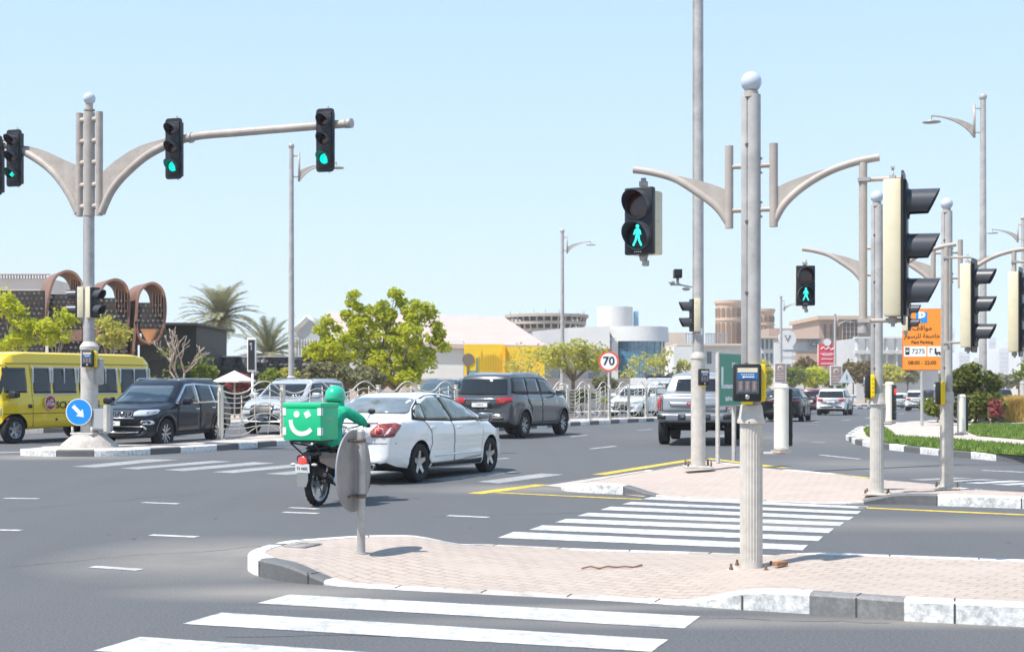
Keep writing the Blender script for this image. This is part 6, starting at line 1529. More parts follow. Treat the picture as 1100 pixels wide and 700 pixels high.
M_bark = mat('bark', (.22, .16, .11), .9, var=.3, vscale=6, bump=.5, bscale=20)
M_barkp = mat('pale_bark', (.38, .31, .25), .9, var=.2, vscale=6)
def leaves(mb, c, r, n, size, rnd, shell=.5, asp=1.6):
    c = Vector(c)
    for _ in range(n):
        while True:
            p = Vector((rnd.uniform(-1, 1), rnd.uniform(-1, 1), rnd.uniform(-1, 1)))
            if 1e-3 < p.length <= 1: break
        p = p.normalized() * (p.length ** shell)
        p = Vector((p.x * r[0], p.y * r[1], p.z * r[2])) + c
        u = Vector((rnd.gauss(0, 1), rnd.gauss(0, 1), rnd.gauss(0, .6))).normalized(); v = u.cross(Vector((rnd.gauss(0, 1), rnd.gauss(0, 1), rnd.gauss(0, 1)))).normalized()
        s = size * rnd.uniform(.6, 1.3); a, b = u * s * asp * .5, v * s * .5
        o = len(mb.v); mb.v += [tuple(p - a), tuple(p + b), tuple(p + a), tuple(p - b)]; mb.f.append((o, o + 1, o + 2, o + 3)); mb.m.append(mb.cur); mb.sm.append(False)
def tree(name, label, px, Y, lobes, trunk_w, m_leaf, seed, clumps=26, per=34, leaf=.22, clump_r=.55, trunk_m=None, base=0., stems=1, group=None, cat='tree', bush=False, asp=1.6, top_px=None):
    """lobes: (px centre, py centre, half width px, half height px) in photo pixels at depth Y"""
    rnd = random.Random(seed); k = Y / F; X0 = (px - CX) * k
    if base == 0: base = slope(Y)
    t = thing(name, label, cat, (X0, Y, base), 0, group)
    g = MB(); tips = []
    for li, (lx, ly, lw, lh) in enumerate(lobes):
        c = Vector(((lx - CX) * k - X0, rnd.uniform(-.5, .5) * lw * k, H + (HY - ly) * k - base)); rx, rz = lw * k, lh * k
        nc = max(3, int(clumps * (lw * lh) ** .5 / 20))
        for _ in range(nc):
            p = Vector((rnd.gauss(0, 1), rnd.gauss(0, 1), rnd.gauss(0, 1))).normalized() * rnd.uniform(.55, 1.0) ** .6
            q = c + Vector((p.x * rx * .85, p.y * rx * .85, p.z * rz * .85)); cr = clump_r * rnd.uniform(.6, 1.25)
            leaves(g, q, (cr, cr, cr * .75), int(per * rnd.uniform(.6, 1.3)), leaf, rnd, .6, asp)
            tips.append(q)
    g.build('crown', m_leaf, t, sharp=False)
    tr = MB(); cz = sum(p.z for p in tips) / len(tips)
    low = min(p.z for p in tips)
    for s in range(stems):
        a = Vector(((s - (stems - 1) / 2) * trunk_w * 1.6, 0, -.05)); mid = a + Vector((rnd.uniform(-.2, .2) + (s - (stems - 1) / 2) * .5, 0, max(.15, low * .75)))
        tr.tube(smooth_path([a, a.lerp(mid, .5) + Vector((rnd.uniform(-.08, .08), 0, 0)), mid], 4), [lerp(trunk_w, trunk_w * .65, i / 8) for i in range(9)], 10)
        for q in rnd.sample(tips, min(len(tips), 9)):
            m1 = mid.lerp(q, .5) + Vector((rnd.uniform(-.2, .2), rnd.uniform(-.2, .2), .1))
            tr.tube([mid, mid.lerp(m1, .5), m1, q], [trunk_w * .5, trunk_w * .38, trunk_w * .25, trunk_w * .08], 6)
    tr.build('stem' if bush else 'trunk', trunk_m or M_bark, t)
    return t
g_tr = 'trees beyond the railing'
tree('broad_tree', 'big bright yellow green tree behind the railing left of the yellow wall', 408, 72, [(368, 374, 26, 18), (400, 362, 28, 20), (438, 362, 26, 18), (452, 386, 20, 14), (418, 388, 36, 18), (345, 384, 14, 9), (430, 402, 30, 10), (385, 348, 12, 9), (412, 342, 12, 9), (446, 342, 12, 9)] + [(x, y, 3, 2.5) for x, y in ((350, 344), (345, 354), (360, 352), (372, 338), (378, 325), (387, 330), (379, 317), (399, 334), (391, 344), (410, 328), (425, 316), (431, 325), (437, 334), (447, 327), (457, 330), (462, 338), (468, 350), (474, 358), (470, 366), (478, 372), (338, 372), (332, 380), (353, 364), (420, 336))], .16, L_bright, 3, clumps=38, per=36, leaf=.14, clump_r=.35, stems=3)
tree('acacia_tree', 'flat topped acacia with dark trunk left of the round speed sign', 614, 87, [(590, 382, 16, 9), (612, 374, 24, 10), (636, 380, 20, 10), (606, 388, 22, 8), (630, 392, 18, 7)], .17, L_yel, 5, clumps=40, per=26, leaf=.13, clump_r=.42)
tree('acacia_tree', 'thin yellowish tree in front of the yellow wall', 563, 90, [(560, 385, 20, 16), (576, 396, 18, 12), (548, 392, 12, 12), (583, 380, 10, 10)], .10, L_yel, 6, clumps=22, per=12, leaf=.12, clump_r=.5, trunk_m=M_barkp)
tree('small_tree', 'sparse tree in front of the blue glass cylinder', 679, 122, [(680, 395, 12, 12), (690, 388, 14, 10), (672, 402, 10, 8), (700, 392, 10, 12)], .08, L_yel, 7, clumps=22, per=12, leaf=.15, clump_r=.45, trunk_m=M_barkp)
tree('small_tree', 'pale tree between blue glass cylinder and white lorry', 706, 130, [(706, 394, 12, 14), (715, 385, 8, 10)], .1, L_yel, 8, clumps=26, per=16, leaf=.2, clump_r=.6, trunk_m=M_barkp)
tree('small_tree', 'sunlit tree behind the lamp post left of the green sign', 733, 146, [(735, 398, 8, 14), (728, 404, 8, 10)], .1, L_yel, 9, clumps=26, per=22, leaf=.25, clump_r=.6)
for i, (px, cx_, cy_, w_, h_, m_, lab) in enumerate(((648, 650, 412, 13, 9, L_olive, 'grey green shrub below the round speed sign'), (694, 696, 411, 10, 8, L_olive, 'grey green shrub left of the white lorry'), (625, 622, 425, 20, 4, L_mid, 'low green hedge behind the railing under the acacia'), (668, 665, 430, 24, 4, L_mid, 'low green hedge behind the railing right of the speed sign'),
     (352, 352, 401, 34, 13, L_olive, 'broad olive hedge below the big bright tree'), (384, 388, 406, 26, 12, L_olive, 'olive hedge right end below the big bright tree'), (258, 257, 411, 12, 8, L_pink, 'pink flowering bougainvillea beside the white umbrella'), (292, 292, 406, 14, 9, L_mid, 'green shrub right of the pink bougainvillea'),
     (225, 222, 401, 14, 8, L_mid, 'green shrub left of the white umbrella'), (300, 310, 404, 10, 8, L_yel, 'yellow green shrub at the foot of the left street lamp'), (205, 205, 407, 10, 6, L_dark, 'dark shrub behind the roof of the navy car'))):
    tree('shrub', lab, px, (90, 108, 88, 98)[i] if i < 4 else 64, [(cx_, cy_, w_, h_)], .05, m_, 20 + i, clumps=60, per=40, leaf=.13, clump_r=.30, bush=True, cat='shrub', group='shrubs beyond the railing')
for i, (px, w_, lab) in enumerate(((20, 26, 'feathery light green tree at the left edge before the cafe'), (58, 24, 'feathery tree before the left brown arch of the cafe'), (120, 18, 'feathery tree right of the mast before the middle brown arch'))):
    tree('feathery_tree', lab, px, 52, [(px - 8, (335, 352, 348)[i], w_ * .6, 8), (px + 8, (350, 340, 356)[i], w_ * .6, 7), (px, (362, 362, 365)[i], w_ * .7, 7)] + ([(10, 322, 10, 8), (8, 372, 16, 8)] if i == 0 else []), .05, L_bright if i != 2 else L_yel, 40 + i, clumps=24, per=26, leaf=.11, clump_r=.32, trunk_m=M_barkp)
# bare frangipani
fr = thing('bare_tree', 'bare pale branched tree before the dark box building', 'tree', ((194 - CX) / F * 58, 58, 0)); g = MB(); rnd = random.Random(4)
def br(a, d, L_, r, k):
    b = a + d * L_; g.tube([a, a.lerp(b, .5) + Vector((rnd.uniform(-.06, .06), 0, rnd.uniform(-.03, .06))), b], [r, r * .85, r * .72], 7)
    if k:
        for s in range(3 if k > 2 else 2): br(b, (d + Vector((rnd.uniform(-.9, .9), rnd.uniform(-.5, .5), rnd.uniform(-.1, .5)))).normalized(), L_ * rnd.uniform(.62, .85), r * .68, k - 1)
br(Vector((0, 0, 0)), Vector((0, 0, 1)), 1.3, .09, 4); g.build('trunk', M_barkp, fr)
g = MB(); rnd = random.Random(8)
for _ in range(12): leaves(g, (rnd.uniform(-1.3, 1.3), 0, rnd.uniform(1.8, 3.0)), (.3, .3, .2), 14, .10, rnd)
g.build('crown', L_mid, fr, sharp=False)
# palms
def palm(label, px, Y, crown_py, R_, n, seed, rise=1.0, trunk_r=.22, group='date palms'):
    rnd = random.Random(seed); k = Y / F; zc = H + (HY - crown_py) * k; t = thing('date_palm', label, 'palm tree', ((px - CX) * k, Y, 0), 0, group)
    g = MB(); prof = []; z = 0
    while z < zc: prof += [(trunk_r * (1.05 if len(prof) % 4 < 2 else .9), z)]; z += .13
    g.lathe(prof + [(trunk_r * 1.5, zc - .2), (trunk_r * 1.2, zc + .1), (0, zc + .2)], 16); g.build('trunk', M_bark, t)
    g = MB()
    for i in range(n):
        az = 2 * math.pi * i * .381966; el = R(rnd.uniform(-25, 80)) * rise; L_ = R_ * rnd.uniform(.85, 1.1); d = Vector((math.cos(az), math.sin(az), 0)); p = Vector((0, 0, zc)); pts = [p.copy()]
        for s in range(14):
            e = el - (s / 13) ** 1.5 * R(50); p = p + (d * math.cos(e) + Vector((0, 0, math.sin(e)))) * (L_ / 14); pts.append(p.copy())
        g.tube(pts, [.03 * (1 - q / 16) for q in range(15)], 4, mi=1)
        for s in range(2, 15):
            tdir = (pts[s] - pts[s - 1]).normalized(); sidev = tdir.cross(Vector((0, 0, 1))).normalized(); upv = sidev.cross(tdir)
            for q in range(3):
                b = pts[s - 1].lerp(pts[s], q / 3); ll = .55 * math.sin(math.pi * (s + 1) / 16) ** .5 * (R_ / 3.2)
                for sg in (-1, 1):
                    e = b + (sidev * sg * .75 + tdir * .65 + upv * rnd.uniform(.0, .35)).normalized() * ll; w_ = tdir * .034 * R_ / 3
                    o = len(g.v); g.v += [tuple(b - w_), tuple(b + w_), tuple(e)]; g.f.append((o, o + 1, o + 2)); g.m.append(0); g.sm.append(False)
    g.build('crown', [L_palm, M_barkp], t, sharp=False); return t
palm('tall date palm rising behind the dark rock wall', 237, 85, 342, 2.7, 80, 1)
palm('low spreading date palm right of the totem light', 288, 80, 381, 2.6, 56, 2, rise=1.0, trunk_r=.3)
# grass island planting
GY = 52
def pxs(pts, z): return [(*G(x, y, K), z) for x, y in pts]
def turf(name, pts, seed):
    bd = [Vector(p[:2]) for p in pxs(pts, 0)]; rnd = random.Random(seed); g = MB(); g.add([(p.x, p.y, K + .02) for p in bd], [tuple(range(len(bd)))], None, False)
    xs = [p.x for p in bd]; ys = [p.y for p in bd]
    def ins(x, y):
        c = False
        for i in range(len(bd)):
            a, b = bd[i - 1], bd[i]
            if (a.y > y) != (b.y > y) and x < (b.x - a.x) * (y - a.y) / (b.y - a.y) + a.x: c = not c
        return c
    n = 0
    while n < 16000:
        x, y = rnd.uniform(min(xs), max(xs)), rnd.uniform(min(ys), max(ys))
        if not ins(x, y): n += .3; continue
        n += 1; h = rnd.uniform(.05, .12); a = rnd.uniform(0, 6.3); w_ = .03
        o = len(g.v); g.v += [(x - w_ * math.cos(a), y - w_ * math.sin(a), K + .02), (x + w_ * math.cos(a), y + w_ * math.sin(a), K + .02), (x + rnd.uniform(-.05, .05), y + rnd.uniform(-.05, .05), K + .02 + h)]; g.f.append((o, o + 1, o + 2)); g.m.append(0); g.sm.append(False)
    o = g.build(name, L_grass, None, sharp=False); tag(o, None, None, None, 'stuff'); return o
turf('lawn', [(928, 462), (936, 459), (950, 460), (955, 464), (962, 470), (1020, 474), (1100, 480), (1250, 488), (1250, 502), (1100, 490), (1000, 481), (950, 475), (931, 468)], 1)
turf('lawn', [(1034, 462), (1045, 457), (1100, 457), (1250, 459), (1250, 473), (1100, 472), (1050, 468)], 2)
tree('round_shrub', 'round reddish green shrub right of the orange parking sign', 1044, 52.5, [(1045, 404, 18, 11), (1040, 418, 22, 12), (1050, 434, 26, 14), (1058, 415, 14, 12), (1035, 437, 14, 11), (1030, 408, 10, 9)], .07, leaf_mat('leaf_croton', (.07, .11, .02), (.22, .22, .05), 3.5), 61, clumps=70, per=44, leaf=.13, clump_r=.30, base=K, stems=5, bush=True, cat='shrub')
tree('shrub', 'small green shrub left of the third signal pole on the grass island', 1006, 53, [(1006, 436, 14, 9)], .04, L_mid, 62, clumps=60, per=40, leaf=.12, clump_r=.25, base=K, bush=True, cat='shrub')
tree('flower_bush', 'red flowering bush at the foot of the round shrub', 1066, 51, [(1069, 438, 6, 8)], .03, L_pink, 63, clumps=50, per=30, leaf=.10, clump_r=.2, base=K, bush=True, cat='shrub')
def tuft(px, py, w_, h_, lab, seed):
    rnd = random.Random(seed); Y = 1.5 * F / (py - HY); k = Y / F; t = thing('ornamental_grass', lab, 'ornamental grass', ((px - CX) * k, Y, K), 0, 'golden ornamental grasses'); g = MB()
    for _ in range(1500):
        x, y = rnd.gauss(0, w_ * k * .45), rnd.gauss(0, w_ * k * .4); a = rnd.uniform(-.9, .9) + x * .6; b = rnd.uniform(-.6, .6); hh = h_ * k * rnd.uniform(.7, 1.1); w2 = .012
        p0 = Vector((x * .5, y * .5, 0)); p1 = p0 + Vector((a * hh * .35, b * hh * .3, hh * .7)); p2 = p1 + Vector((a * hh * .45, b * hh * .3, hh * .18))
        o = len(g.v); g.v += [tuple(p0 - Vector((w2, 0, 0))), tuple(p0 + Vector((w2, 0, 0))), tuple(p1 + Vector((w2, 0, 0))), tuple(p1 - Vector((w2, 0, 0))), tuple(p2)]; g.f += [(o, o + 1, o + 2, o + 3), (o + 3, o + 2, o + 4)]; g.m += [0, 0]; g.sm += [False, False]
    g.build('blades', L_gold, t, sharp=False)
tuft(1086, 453, 22, 28, 'golden ornamental grass clump nearest the round shrub', 1); tuft(1112, 452, 24, 30, 'golden ornamental grass clump at the right edge of the picture', 2); tuft(1101, 449, 20, 27, 'golden ornamental grass clump behind the other two', 3)
tree('leafy_branch_tree', 'leafy twig tree cut by the right edge above the golden grass', 1112, 60, [(1103, 398, 12, 7), (1118, 404, 16, 12)], .06, L_mid, 64, clumps=30, per=14, leaf=.14, clump_r=.35, base=0)
for i, (px, py, w_, h_, Y, m_) in enumerate(((852, 404, 12, 9, 186, L_mid), (876, 404, 14, 9, 188, L_bright), (818, 400, 9, 14, 158, L_yel), (900, 408, 12, 7, 190, L_mid), (930, 400, 14, 11, 194, L_red), (955, 402, 14, 10, 200, L_yel), (916, 398, 9, 9, 200, L_red), (975, 400, 12, 10, 206, L_olive), (865, 393, 10, 8, 196, L_red))):
    tree('roadside_tree', ('dense round green tree under the first brown banner', 'bright round tree between the two brown banners', 'yellow green tree right of the nearest pole by the white column', 'low green tree under the second brown banner', 'reddish tree left of the second signal pole', 'yellowish tree behind the second signal pole', 'reddish tree right of the triangular sign', 'olive tree behind the orange sign post', 'brownish tree below the round white sign')[i], px, Y, [(px, py, w_, h_), (px - 4, py + 3, w_ * .7, h_ * .7)], .12, m_, 80 + i, clumps=60, per=30, leaf=.34, clump_r=.9, group='roadside trees in the distance')
for i, px in enumerate((985, 1010, 1032, 1062, 1078, 1095, 690, 650)):
    tree('distant_tree', ('hazy tree behind the orange sign post', 'hazy tree right of the orange sign', 'hazy tree left of the round shrub', 'hazy tree just right of the round shrub', 'hazy tree above the golden grass', 'hazy tree at the far right skyline', 'tree top between glass cylinder and beige block', 'tree top left of the blue glass cylinder')[i], px, 230, [(px, 409 if i < 6 else 404, 10, 6)], .2, L_olive, 100 + i, clumps=40, per=20, leaf=.6, clump_r=1.2, group='hazy far trees')
# ------------------------------------------------------------------ buildings
def wallm(name, c, var=.06): return mat(name, c, .85, var=var, vscale=.6)
W_white = wallm('white_render', (.66, .66, .65)); W_beige = wallm('beige_render', (.58, .49, .41)); W_tan = wallm('tan_stone', (.52, .38, .29)); W_pink = wallm('pinkish_roof', (.50, .40, .36)); W_yel = wallm('yellow_wall', (.80, .52, .02), .1)
W_brown = wallm('brown_render', (.42, .31, .25)); W_dark = mat('dark_cladding', (.030, .034, .034), .6); M_bglass = mat('blue_glass', (.06, .19, .30), .08, spec=1., coat=.5, var=.5, vscale=.8); M_win = mat('window_glass_dark', (.08, .10, .12), .1, spec=.8)
M_conc_f = wallm('raw_concrete', (.40, .35, .30))
def pxbox(g, x0, x1, y0, y1, Y, dep, mi=None, yoff=0.):
    """box whose front face spans the pixel rectangle at depth Y"""
    a = P(x0, y0, Y); b = P(x1, y1, Y)
    if y1 >= 405: b.z = -1.6
    g.box(((a.x + b.x) / 2 - g.ox, Y + dep / 2 + yoff - g.oy, (a.z + b.z) / 2), (abs(b.x - a.x), dep, abs(a.z - b.z)), mi=mi)
def MBo(t):
    g = MB(); g.ox, g.oy = t.location.x, t.location.y; return g
def building(name, label, px, Y, cat='building', group=None): return thing(name, label, cat, ((px - CX) / F * Y, Y, 0), 0, group)
# hall with pinkish hipped roof
t = building('shopping_hall', 'low white hall with large pinkish hipped roof behind the bright tree', 440, 110)
g = MBo(t); pxbox(g, 330, 498, 366, 412, 110, 14); g.build('wall', W_white, t)
g = MBo(t); e0, e1, r0, r1 = P(318, 366, 109.6), P(588, 371, 109.6), P(352, 335, 126), P(541, 340, 126)
o_ = Vector((g.ox, g.oy, 0)); bk = Vector((0, 32, 0))
vs = [e0 - o_, e1 - o_, r1 - o_, r0 - o_, e0 + bk - o_, e1 + bk - o_]; vs += [v - Vector((0, 0, .35)) for v in vs[:2] + vs[4:]]
g.add(vs, [(0, 1, 2, 3), (1, 5, 2), (0, 3, 4), (3, 2, 5, 4), (0, 6, 7, 1), (1, 7, 9, 5), (4, 8, 6, 0)], None, False); g.build('roof', W_pink, t)
g = MBo(t); a, b, c_ = P(316, 353, 104), P(330, 339, 104), P(343, 350, 104)
for (p, q) in ((a, b), (b, c_)): g.cyl(p - o_, q - o_, .14, n=4, mi=0)
pz = P(330, 340, 104.2); g.prism([(a.x - g.ox, a.z), (b.x - g.ox, b.z), (c_.x - g.ox, c_.z), (c_.x - g.ox, 1.5), (a.x - g.ox, 1.5)], lambda x, z, d: (x, 104.2 - g.oy + d, z), 0, 6, mi=1)
for k in range(9): g.box((lerp(a.x, c_.x, (k + .5) / 9) - g.ox, 104.15 - g.oy, 3.2), (.07, .1, 3.4), mi=0)
g.build('louvred_gable', [W_white, wallm('louvre_grey', (.42, .43, .43))], t)
t = building('yellow_wall', 'bright yellow painted wall with faint mural behind the grey car', 535, 104, 'wall')
g = MBo(t); pxbox(g, 498.5, 541, 369.5, 412, 104, .3); pxbox(g, 543, 585, 372, 412, 104.6, .3); pxbox(g, 539.5, 543, 371, 412, 103.8, .8, mi=1); g.build('panel', [W_yel, wallm('orange_pilaster', (.85, .42, .01))], t)
g = MBo(t); q = P(503, 386, 103.9); g.cyl((q.x - g.ox, -.06, q.z), (q.x - g.ox, -.02, q.z), .45, n=20, mi=0)
for k in range(20): g.v = [(x, y, q.z + (z - q.z) * (1.0)) for x, y, z in g.v]
for (x0, x1, y0, y1, mi) in ((501.6, 503.6, 392, 408, 0), (503, 512, 398, 403, 1), (511.4, 513.2, 384, 399, 1), (505, 520, 403, 408, 2)): pxbox(g, x0, x1, y0, y1, 103.93, .05, mi)
rnd = random.Random(2)
for k in range(14): x = 514 + k * 2.6; pxbox(g, x, x + .5, 378 + rnd.uniform(-2, 4), 400 + rnd.uniform(-3, 3), 103.93, .05, 3)
g.build('mural', [mat('mural_grey', (.16, .13, .11), .8), mat('mural_green', (.10, .26, .20), .8), mat('mural_olive', (.35, .35, .05), .8), mat('mural_line', (.55, .42, .05), .8)], t)
t = building('boundary_wall', 'long low beige boundary wall behind the railing', 560, 94, 'wall'); g = MBo(t)
wp = [Vector((-12, 93)), Vector((2.2, 95)), Vector((9.3, 118)), Vector((19, 144))]
for a, b in zip(wp, wp[1:]):
    d_ = b - a; M_ = Matrix.Rotation(math.atan2(d_.y, d_.x), 3, 'Z'); c_ = (a + b) / 2; g.box((c_.x - g.ox, c_.y - g.oy, .2), (d_.length, .3, 3.3), M_); g.box((c_.x - g.ox, c_.y - g.oy, 1.9), (d_.length + .3, .5, .12), M_)
g.build('wall', W_beige, t)
# building with blue glass cylinder
t = building('glass_cylinder_building', 'curved white building with a blue glass cylinder corner', 640, 140)
g = MBo(t); pxbox(g, 560, 664, 362, 412, 141, 18, 0); pxbox(g, 556, 664, 368, 375, 139.5, 1.2, 0)
pts = [P(x, y, Y) for x, y, Y in ((556, 364, 138), (572, 356, 139), (610, 352, 139), (655, 350, 138.5))]
top = [(p.x - g.ox, p.y - g.oy, p.z) for p in pts]; bot_ = [(p[0], p[1], pts[0].z - 1.0) for p in top]
g.add(top + bot_ + [(x, y + 22, z) for x, y, z in top], [(0, 4, 5, 1), (1, 5, 6, 2), (2, 6, 7, 3), (0, 1, 9, 8), (1, 2, 10, 9), (2, 3, 11, 10)], 0, False)
g.build('wall', W_white, t)
c0 = P(683, 385, 143.5); g = MBo(t); cy = Vector((c0.x - g.ox, c0.y - g.oy, 0)); zt_, zw, zb_ = P(0, 350, 140).z, P(0, 366, 140).z, P(0, 406, 140).z
g.cyl(cy + Vector((0, 0, zb_)), cy + Vector((0, 0, zw)), 2.9, n=40, mi=0)
for k in range(40):
    a = 2 * math.pi * k / 40
    if k % 2 == 0: g.box(cy + Vector((2.93 * math.cos(a), 2.93 * math.sin(a), (zb_ + zw) / 2)), (.06, .06, zw - zb_), mi=1)
for z in (zb_ + .7, lerp(zb_, zw, .5), lerp(zb_, zw, .78)): g.lathe([(2.92, z), (2.96, z), (2.96, z + .07), (2.92, z + .07)], 40, cy, mi=1)
g.build('glass_cylinder', [M_bglass, mat('mullion', (.16, .28, .36), .5)], t, sharp=30)
g = MBo(t); g.cyl(cy + Vector((0, 0, zw)), cy + Vector((0, 0, zt_)), 3.4, 3.3, n=48); g.build('parapet', W_white, t, sharp=30); g = MBo(t); g.cyl(cy, cy + Vector((0, 0, zb_)), 3.1, n=48); g.build('plinth', W_white, t, sharp=30)
g = MBo(t); pxbox(g, 657, 664, 366, 412, 139.2, 1.5); g.build('column', W_white, t)
for k, (x0, x1, y0, y1) in enumerate(((600, 606, 398, 408), (612, 620, 399, 408), (632, 644, 400, 409))):
    g = MBo(t); pxbox(g, x0, x1, y0, y1, 139.3, .3); g.build('window', M_win, t)
t = building('storage_silos', 'pale white silos above the curved white building', 662, 230); g = MBo(t)
for x, m_, w_ in ((660.5, 0, 2.95),):
    p = P(x, 330, 230); g.cyl((p.x - g.ox, 0, 8), (p.x - g.ox, 0, p.z), w_, n=24, mi=0)
pxbox(g, 681.5, 686, 334, 353, 230, 2, 1); g.build('tank', [W_white, mat('silo_blue', (.22, .42, .60), .5)], t, sharp=30)
# unfinished ring-shaped concrete building
t = building('unfinished_building', 'round unfinished concrete building rising behind the pinkish roof', 590, 240); g = MBo(t)
za, zb2 = P(0, 338.5, 240).z, P(0, 354, 240).z; RX = 46 * 240 / F; cxr = P(588, 0, 240).x - g.ox
for z, f_ in ((za, 1.0), (lerp(za, zb2, .5), .94), (zb2, .86)):
    g.lathe([(RX * f_ * .6, z - .25), (RX * f_, z - .25), (RX * f_, z + .25), (RX * f_ * .6, z + .25)], 48, (cxr, 5, 0), mi=0)
for k in range(34):
    a = 2 * math.pi * k / 34; g.cyl((cxr + RX * .86 * math.cos(a), 5 + RX * .86 * math.sin(a), zb2), (cxr + RX * .95 * math.cos(a), 5 + RX * .95 * math.sin(a), za), .16, n=6, mi=0)
g.cyl((cxr, 5, 0), (cxr, 5, za), RX * .62, n=30, mi=1)
rnd = random.Random(5)
for k in range(24): a = rnd.uniform(0, 6.3); g.cyl((cxr + RX * .9 * math.cos(a), 5 + RX * .9 * math.sin(a), za), (cxr + RX * .9 * math.cos(a), 5 + RX * .9 * math.sin(a), za + rnd.uniform(.4, 1.1)), .06, n=4, mi=0)
g.build('concrete_frame', [M_conc_f, mat('raw_core', (.22, .19, .17), .9)], t, sharp=30)
# generic blocks with window grids
def block(name, label, x0, x1, y0, Y, dep, m, wins=(), cornice=None, roof=None, y1=414, extra=None, group=None):
    t = building(name, label, (x0 + x1) / 2, Y, group=group); g = MBo(t); pxbox(g, x0, x1, y0, y1, Y, dep); g.build('wall', m, t)
    if cornice: g = MBo(t); pxbox(g, x0 - cornice[0], x1 + cornice[0], y0 - cornice[1], y0 + cornice[2], Y - 1., dep + 2); g.build('cornice', cornice[3], t)
    for (nx, ny, xa, xb, ya, yb, fx, fy, mm) in wins:
        for i in range(nx):
            for j in range(ny):
                cx_ = lerp(xa, xb, (i + .5) / nx); cy_ = lerp(ya, yb, (j + .5) / ny); hw, hh = (xb - xa) / nx * fx / 2, (yb - ya) / ny * fy / 2
                g = MBo(t); pxbox(g, cx_ - hw, cx_ + hw, cy_ - hh, cy_ + hh, Y - .12, .3); g.build('window', mm, t)
    return t
M_rec = mat('recess_brown', (.22, .15, .11), .9)
block('beige_block', 'plain beige block right of the blue glass cylinder', 703, 738, 357, 190, 20, W_beige, [(1, 2, 718, 722, 377, 392, .7, .6, W_brown)])
t = block('white_showroom', 'long white low building behind the lamp post and green sign', 728, 802, 370, 170, 15, W_white, [(1, 1, 758, 766, 376, 392, .6, .8, M_win)], cornice=(1, 1.2, 1.2, W_beige))
g = MBo(t)
for (a, b) in ((736, 747), (758, 768), (771, 781)):
    for k in range(7): x = lerp(a, b, k / 6); pxbox(g, x - .25, x + .25, 358, 370, 171, .4)
    pxbox(g, a, b, 357.6, 358.6, 171, .4)
g.build('roof_screen', mat('screen_grey', (.35, .36, .38), .6), t)
block('white_low_building', 'small white building left of the lamp post', 742 - 18, 746, 372, 160, 8, W_white, [(1, 1, 727, 732, 386, 400, .8, .8, W_brown)])
def tower(label, x0, x1, ytop, ybot, Y, n, seed):
    t = building('round_tower', label, (x0 + x1) / 2, Y, 'tower'); g = MBo(t); rr = (x1 - x0) / 2 * Y / F; zt_ = P(0, ytop, Y).z
    g.cyl((0, 0, 0), (0, 0, zt_ - .8), rr * .94, n=32); g.lathe([(rr * .94, zt_ - 1.0), (rr * 1.04, zt_ - .6), (rr * 1.04, zt_), (0, zt_)], 32); zz1 = lerp(zt_, P(0, ybot, Y).z, .42); g.lathe([(rr * .94, zz1 - .3), (rr * 1.0, zz1 - .2), (rr * 1.0, zz1 + .2), (rr * .94, zz1 + .3)], 32)
    g.build('wall', W_tan, t, sharp=30)
    for k in range(n):
        a = R(180 + 180 * (k + .5) / n)
        for (z0, z1) in ((zz1 + .6, zt_ - 1.6), (P(0, ybot, Y).z, zz1 - .6)):
            w2 = rr * .13; M_ = Matrix.Rotation(a + R(90), 3, 'Z'); o = Vector((rr * .945 * math.cos(a), rr * .945 * math.sin(a), 0))
            pl = [(-w2, z0), (w2, z0), (w2, z1 - w2)] + [(w2 * math.cos(R(q)), z1 - w2 + w2 * math.sin(R(q))) for q in range(20, 180, 20)] + [(-w2, z1 - w2)]
            g = MBo(t); g.prism(pl, lambda p, q, d: o + M_ @ Vector((p, d, q)), -.12, .1); g.build('arched_opening', M_rec, t)
tower('round tan tower with arched openings left of the nearest pole', 768, 798, 323, 372, 300, 8, 1)
tower('second round tan tower mostly hidden by the nearest pole', 803, 832, 332, 372, 310, 8, 2)
block('white_villa', 'white building with dark window rows right of the nearest pole', 815, 836, 362, 200, 12, W_white, [(3, 2, 817, 831, 362, 392, .5, .7, M_win)], cornice=(1, 1, 1, W_beige))
block('tan_hall', 'long tan hall behind the round white sign', 826, 884, 352.5, 280, 25, W_brown, [(8, 1, 834, 880, 357, 364, .4, .5, W_tan)])
t = block('white_shop_front', 'white shop building with dark sign board left of the red billboard', 850, 883, 364, 200, 12, W_white, cornice=(.5, .4, .8, M_win)); g = MBo(t); pxbox(g, 851, 883, 377, 392, 199.6, .4); g.build('tiled_canopy', W_tan, t)
g = MBo(t); pxbox(g, 869, 880, 366, 373.5, 199.5, .4); b_ = g.build('sign_board', mat('board_grey', (.50, .52, .53), .6), t)
text_obj('lettering', 'C2', 1.0, M_trim, b_, Matrix.Translation((P(874.5, 0, 199.4).x - t.location.x, -.6, P(0, 370, 199.4).z)) @ FR, .02)
t = block('brown_tower_block', 'brown block with projecting cornice and tall glazed bay right of the red billboard', 880, 944, 342, 230, 22, W_brown, [(3, 1, 883, 903, 347, 372, .35, .9, M_rec)], cornice=(1.6, 3.0, 1.0, W_tan))
g = MBo(t); pxbox(g, 905, 922, 346, 392, 229.6, .5, 0)
for k in range(5): x = lerp(905, 922, k / 4); pxbox(g, x - .25, x + .25, 346, 392, 229.4, .3, 1)
for k in range(10): y = lerp(346, 392, k / 9); pxbox(g, 905, 922, y - .2, y + .2, 229.4, .3, 1)
g.build('glazed_bay', [mat('bay_glass', (.12, .11, .10), .3), W_tan], t)
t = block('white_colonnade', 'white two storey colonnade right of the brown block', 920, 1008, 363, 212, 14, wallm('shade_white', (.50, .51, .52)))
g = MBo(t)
for k in range(9): x = 921 + k * 10.6; pxbox(g, x - .9, x + .9, 362, 394, 210, 1)
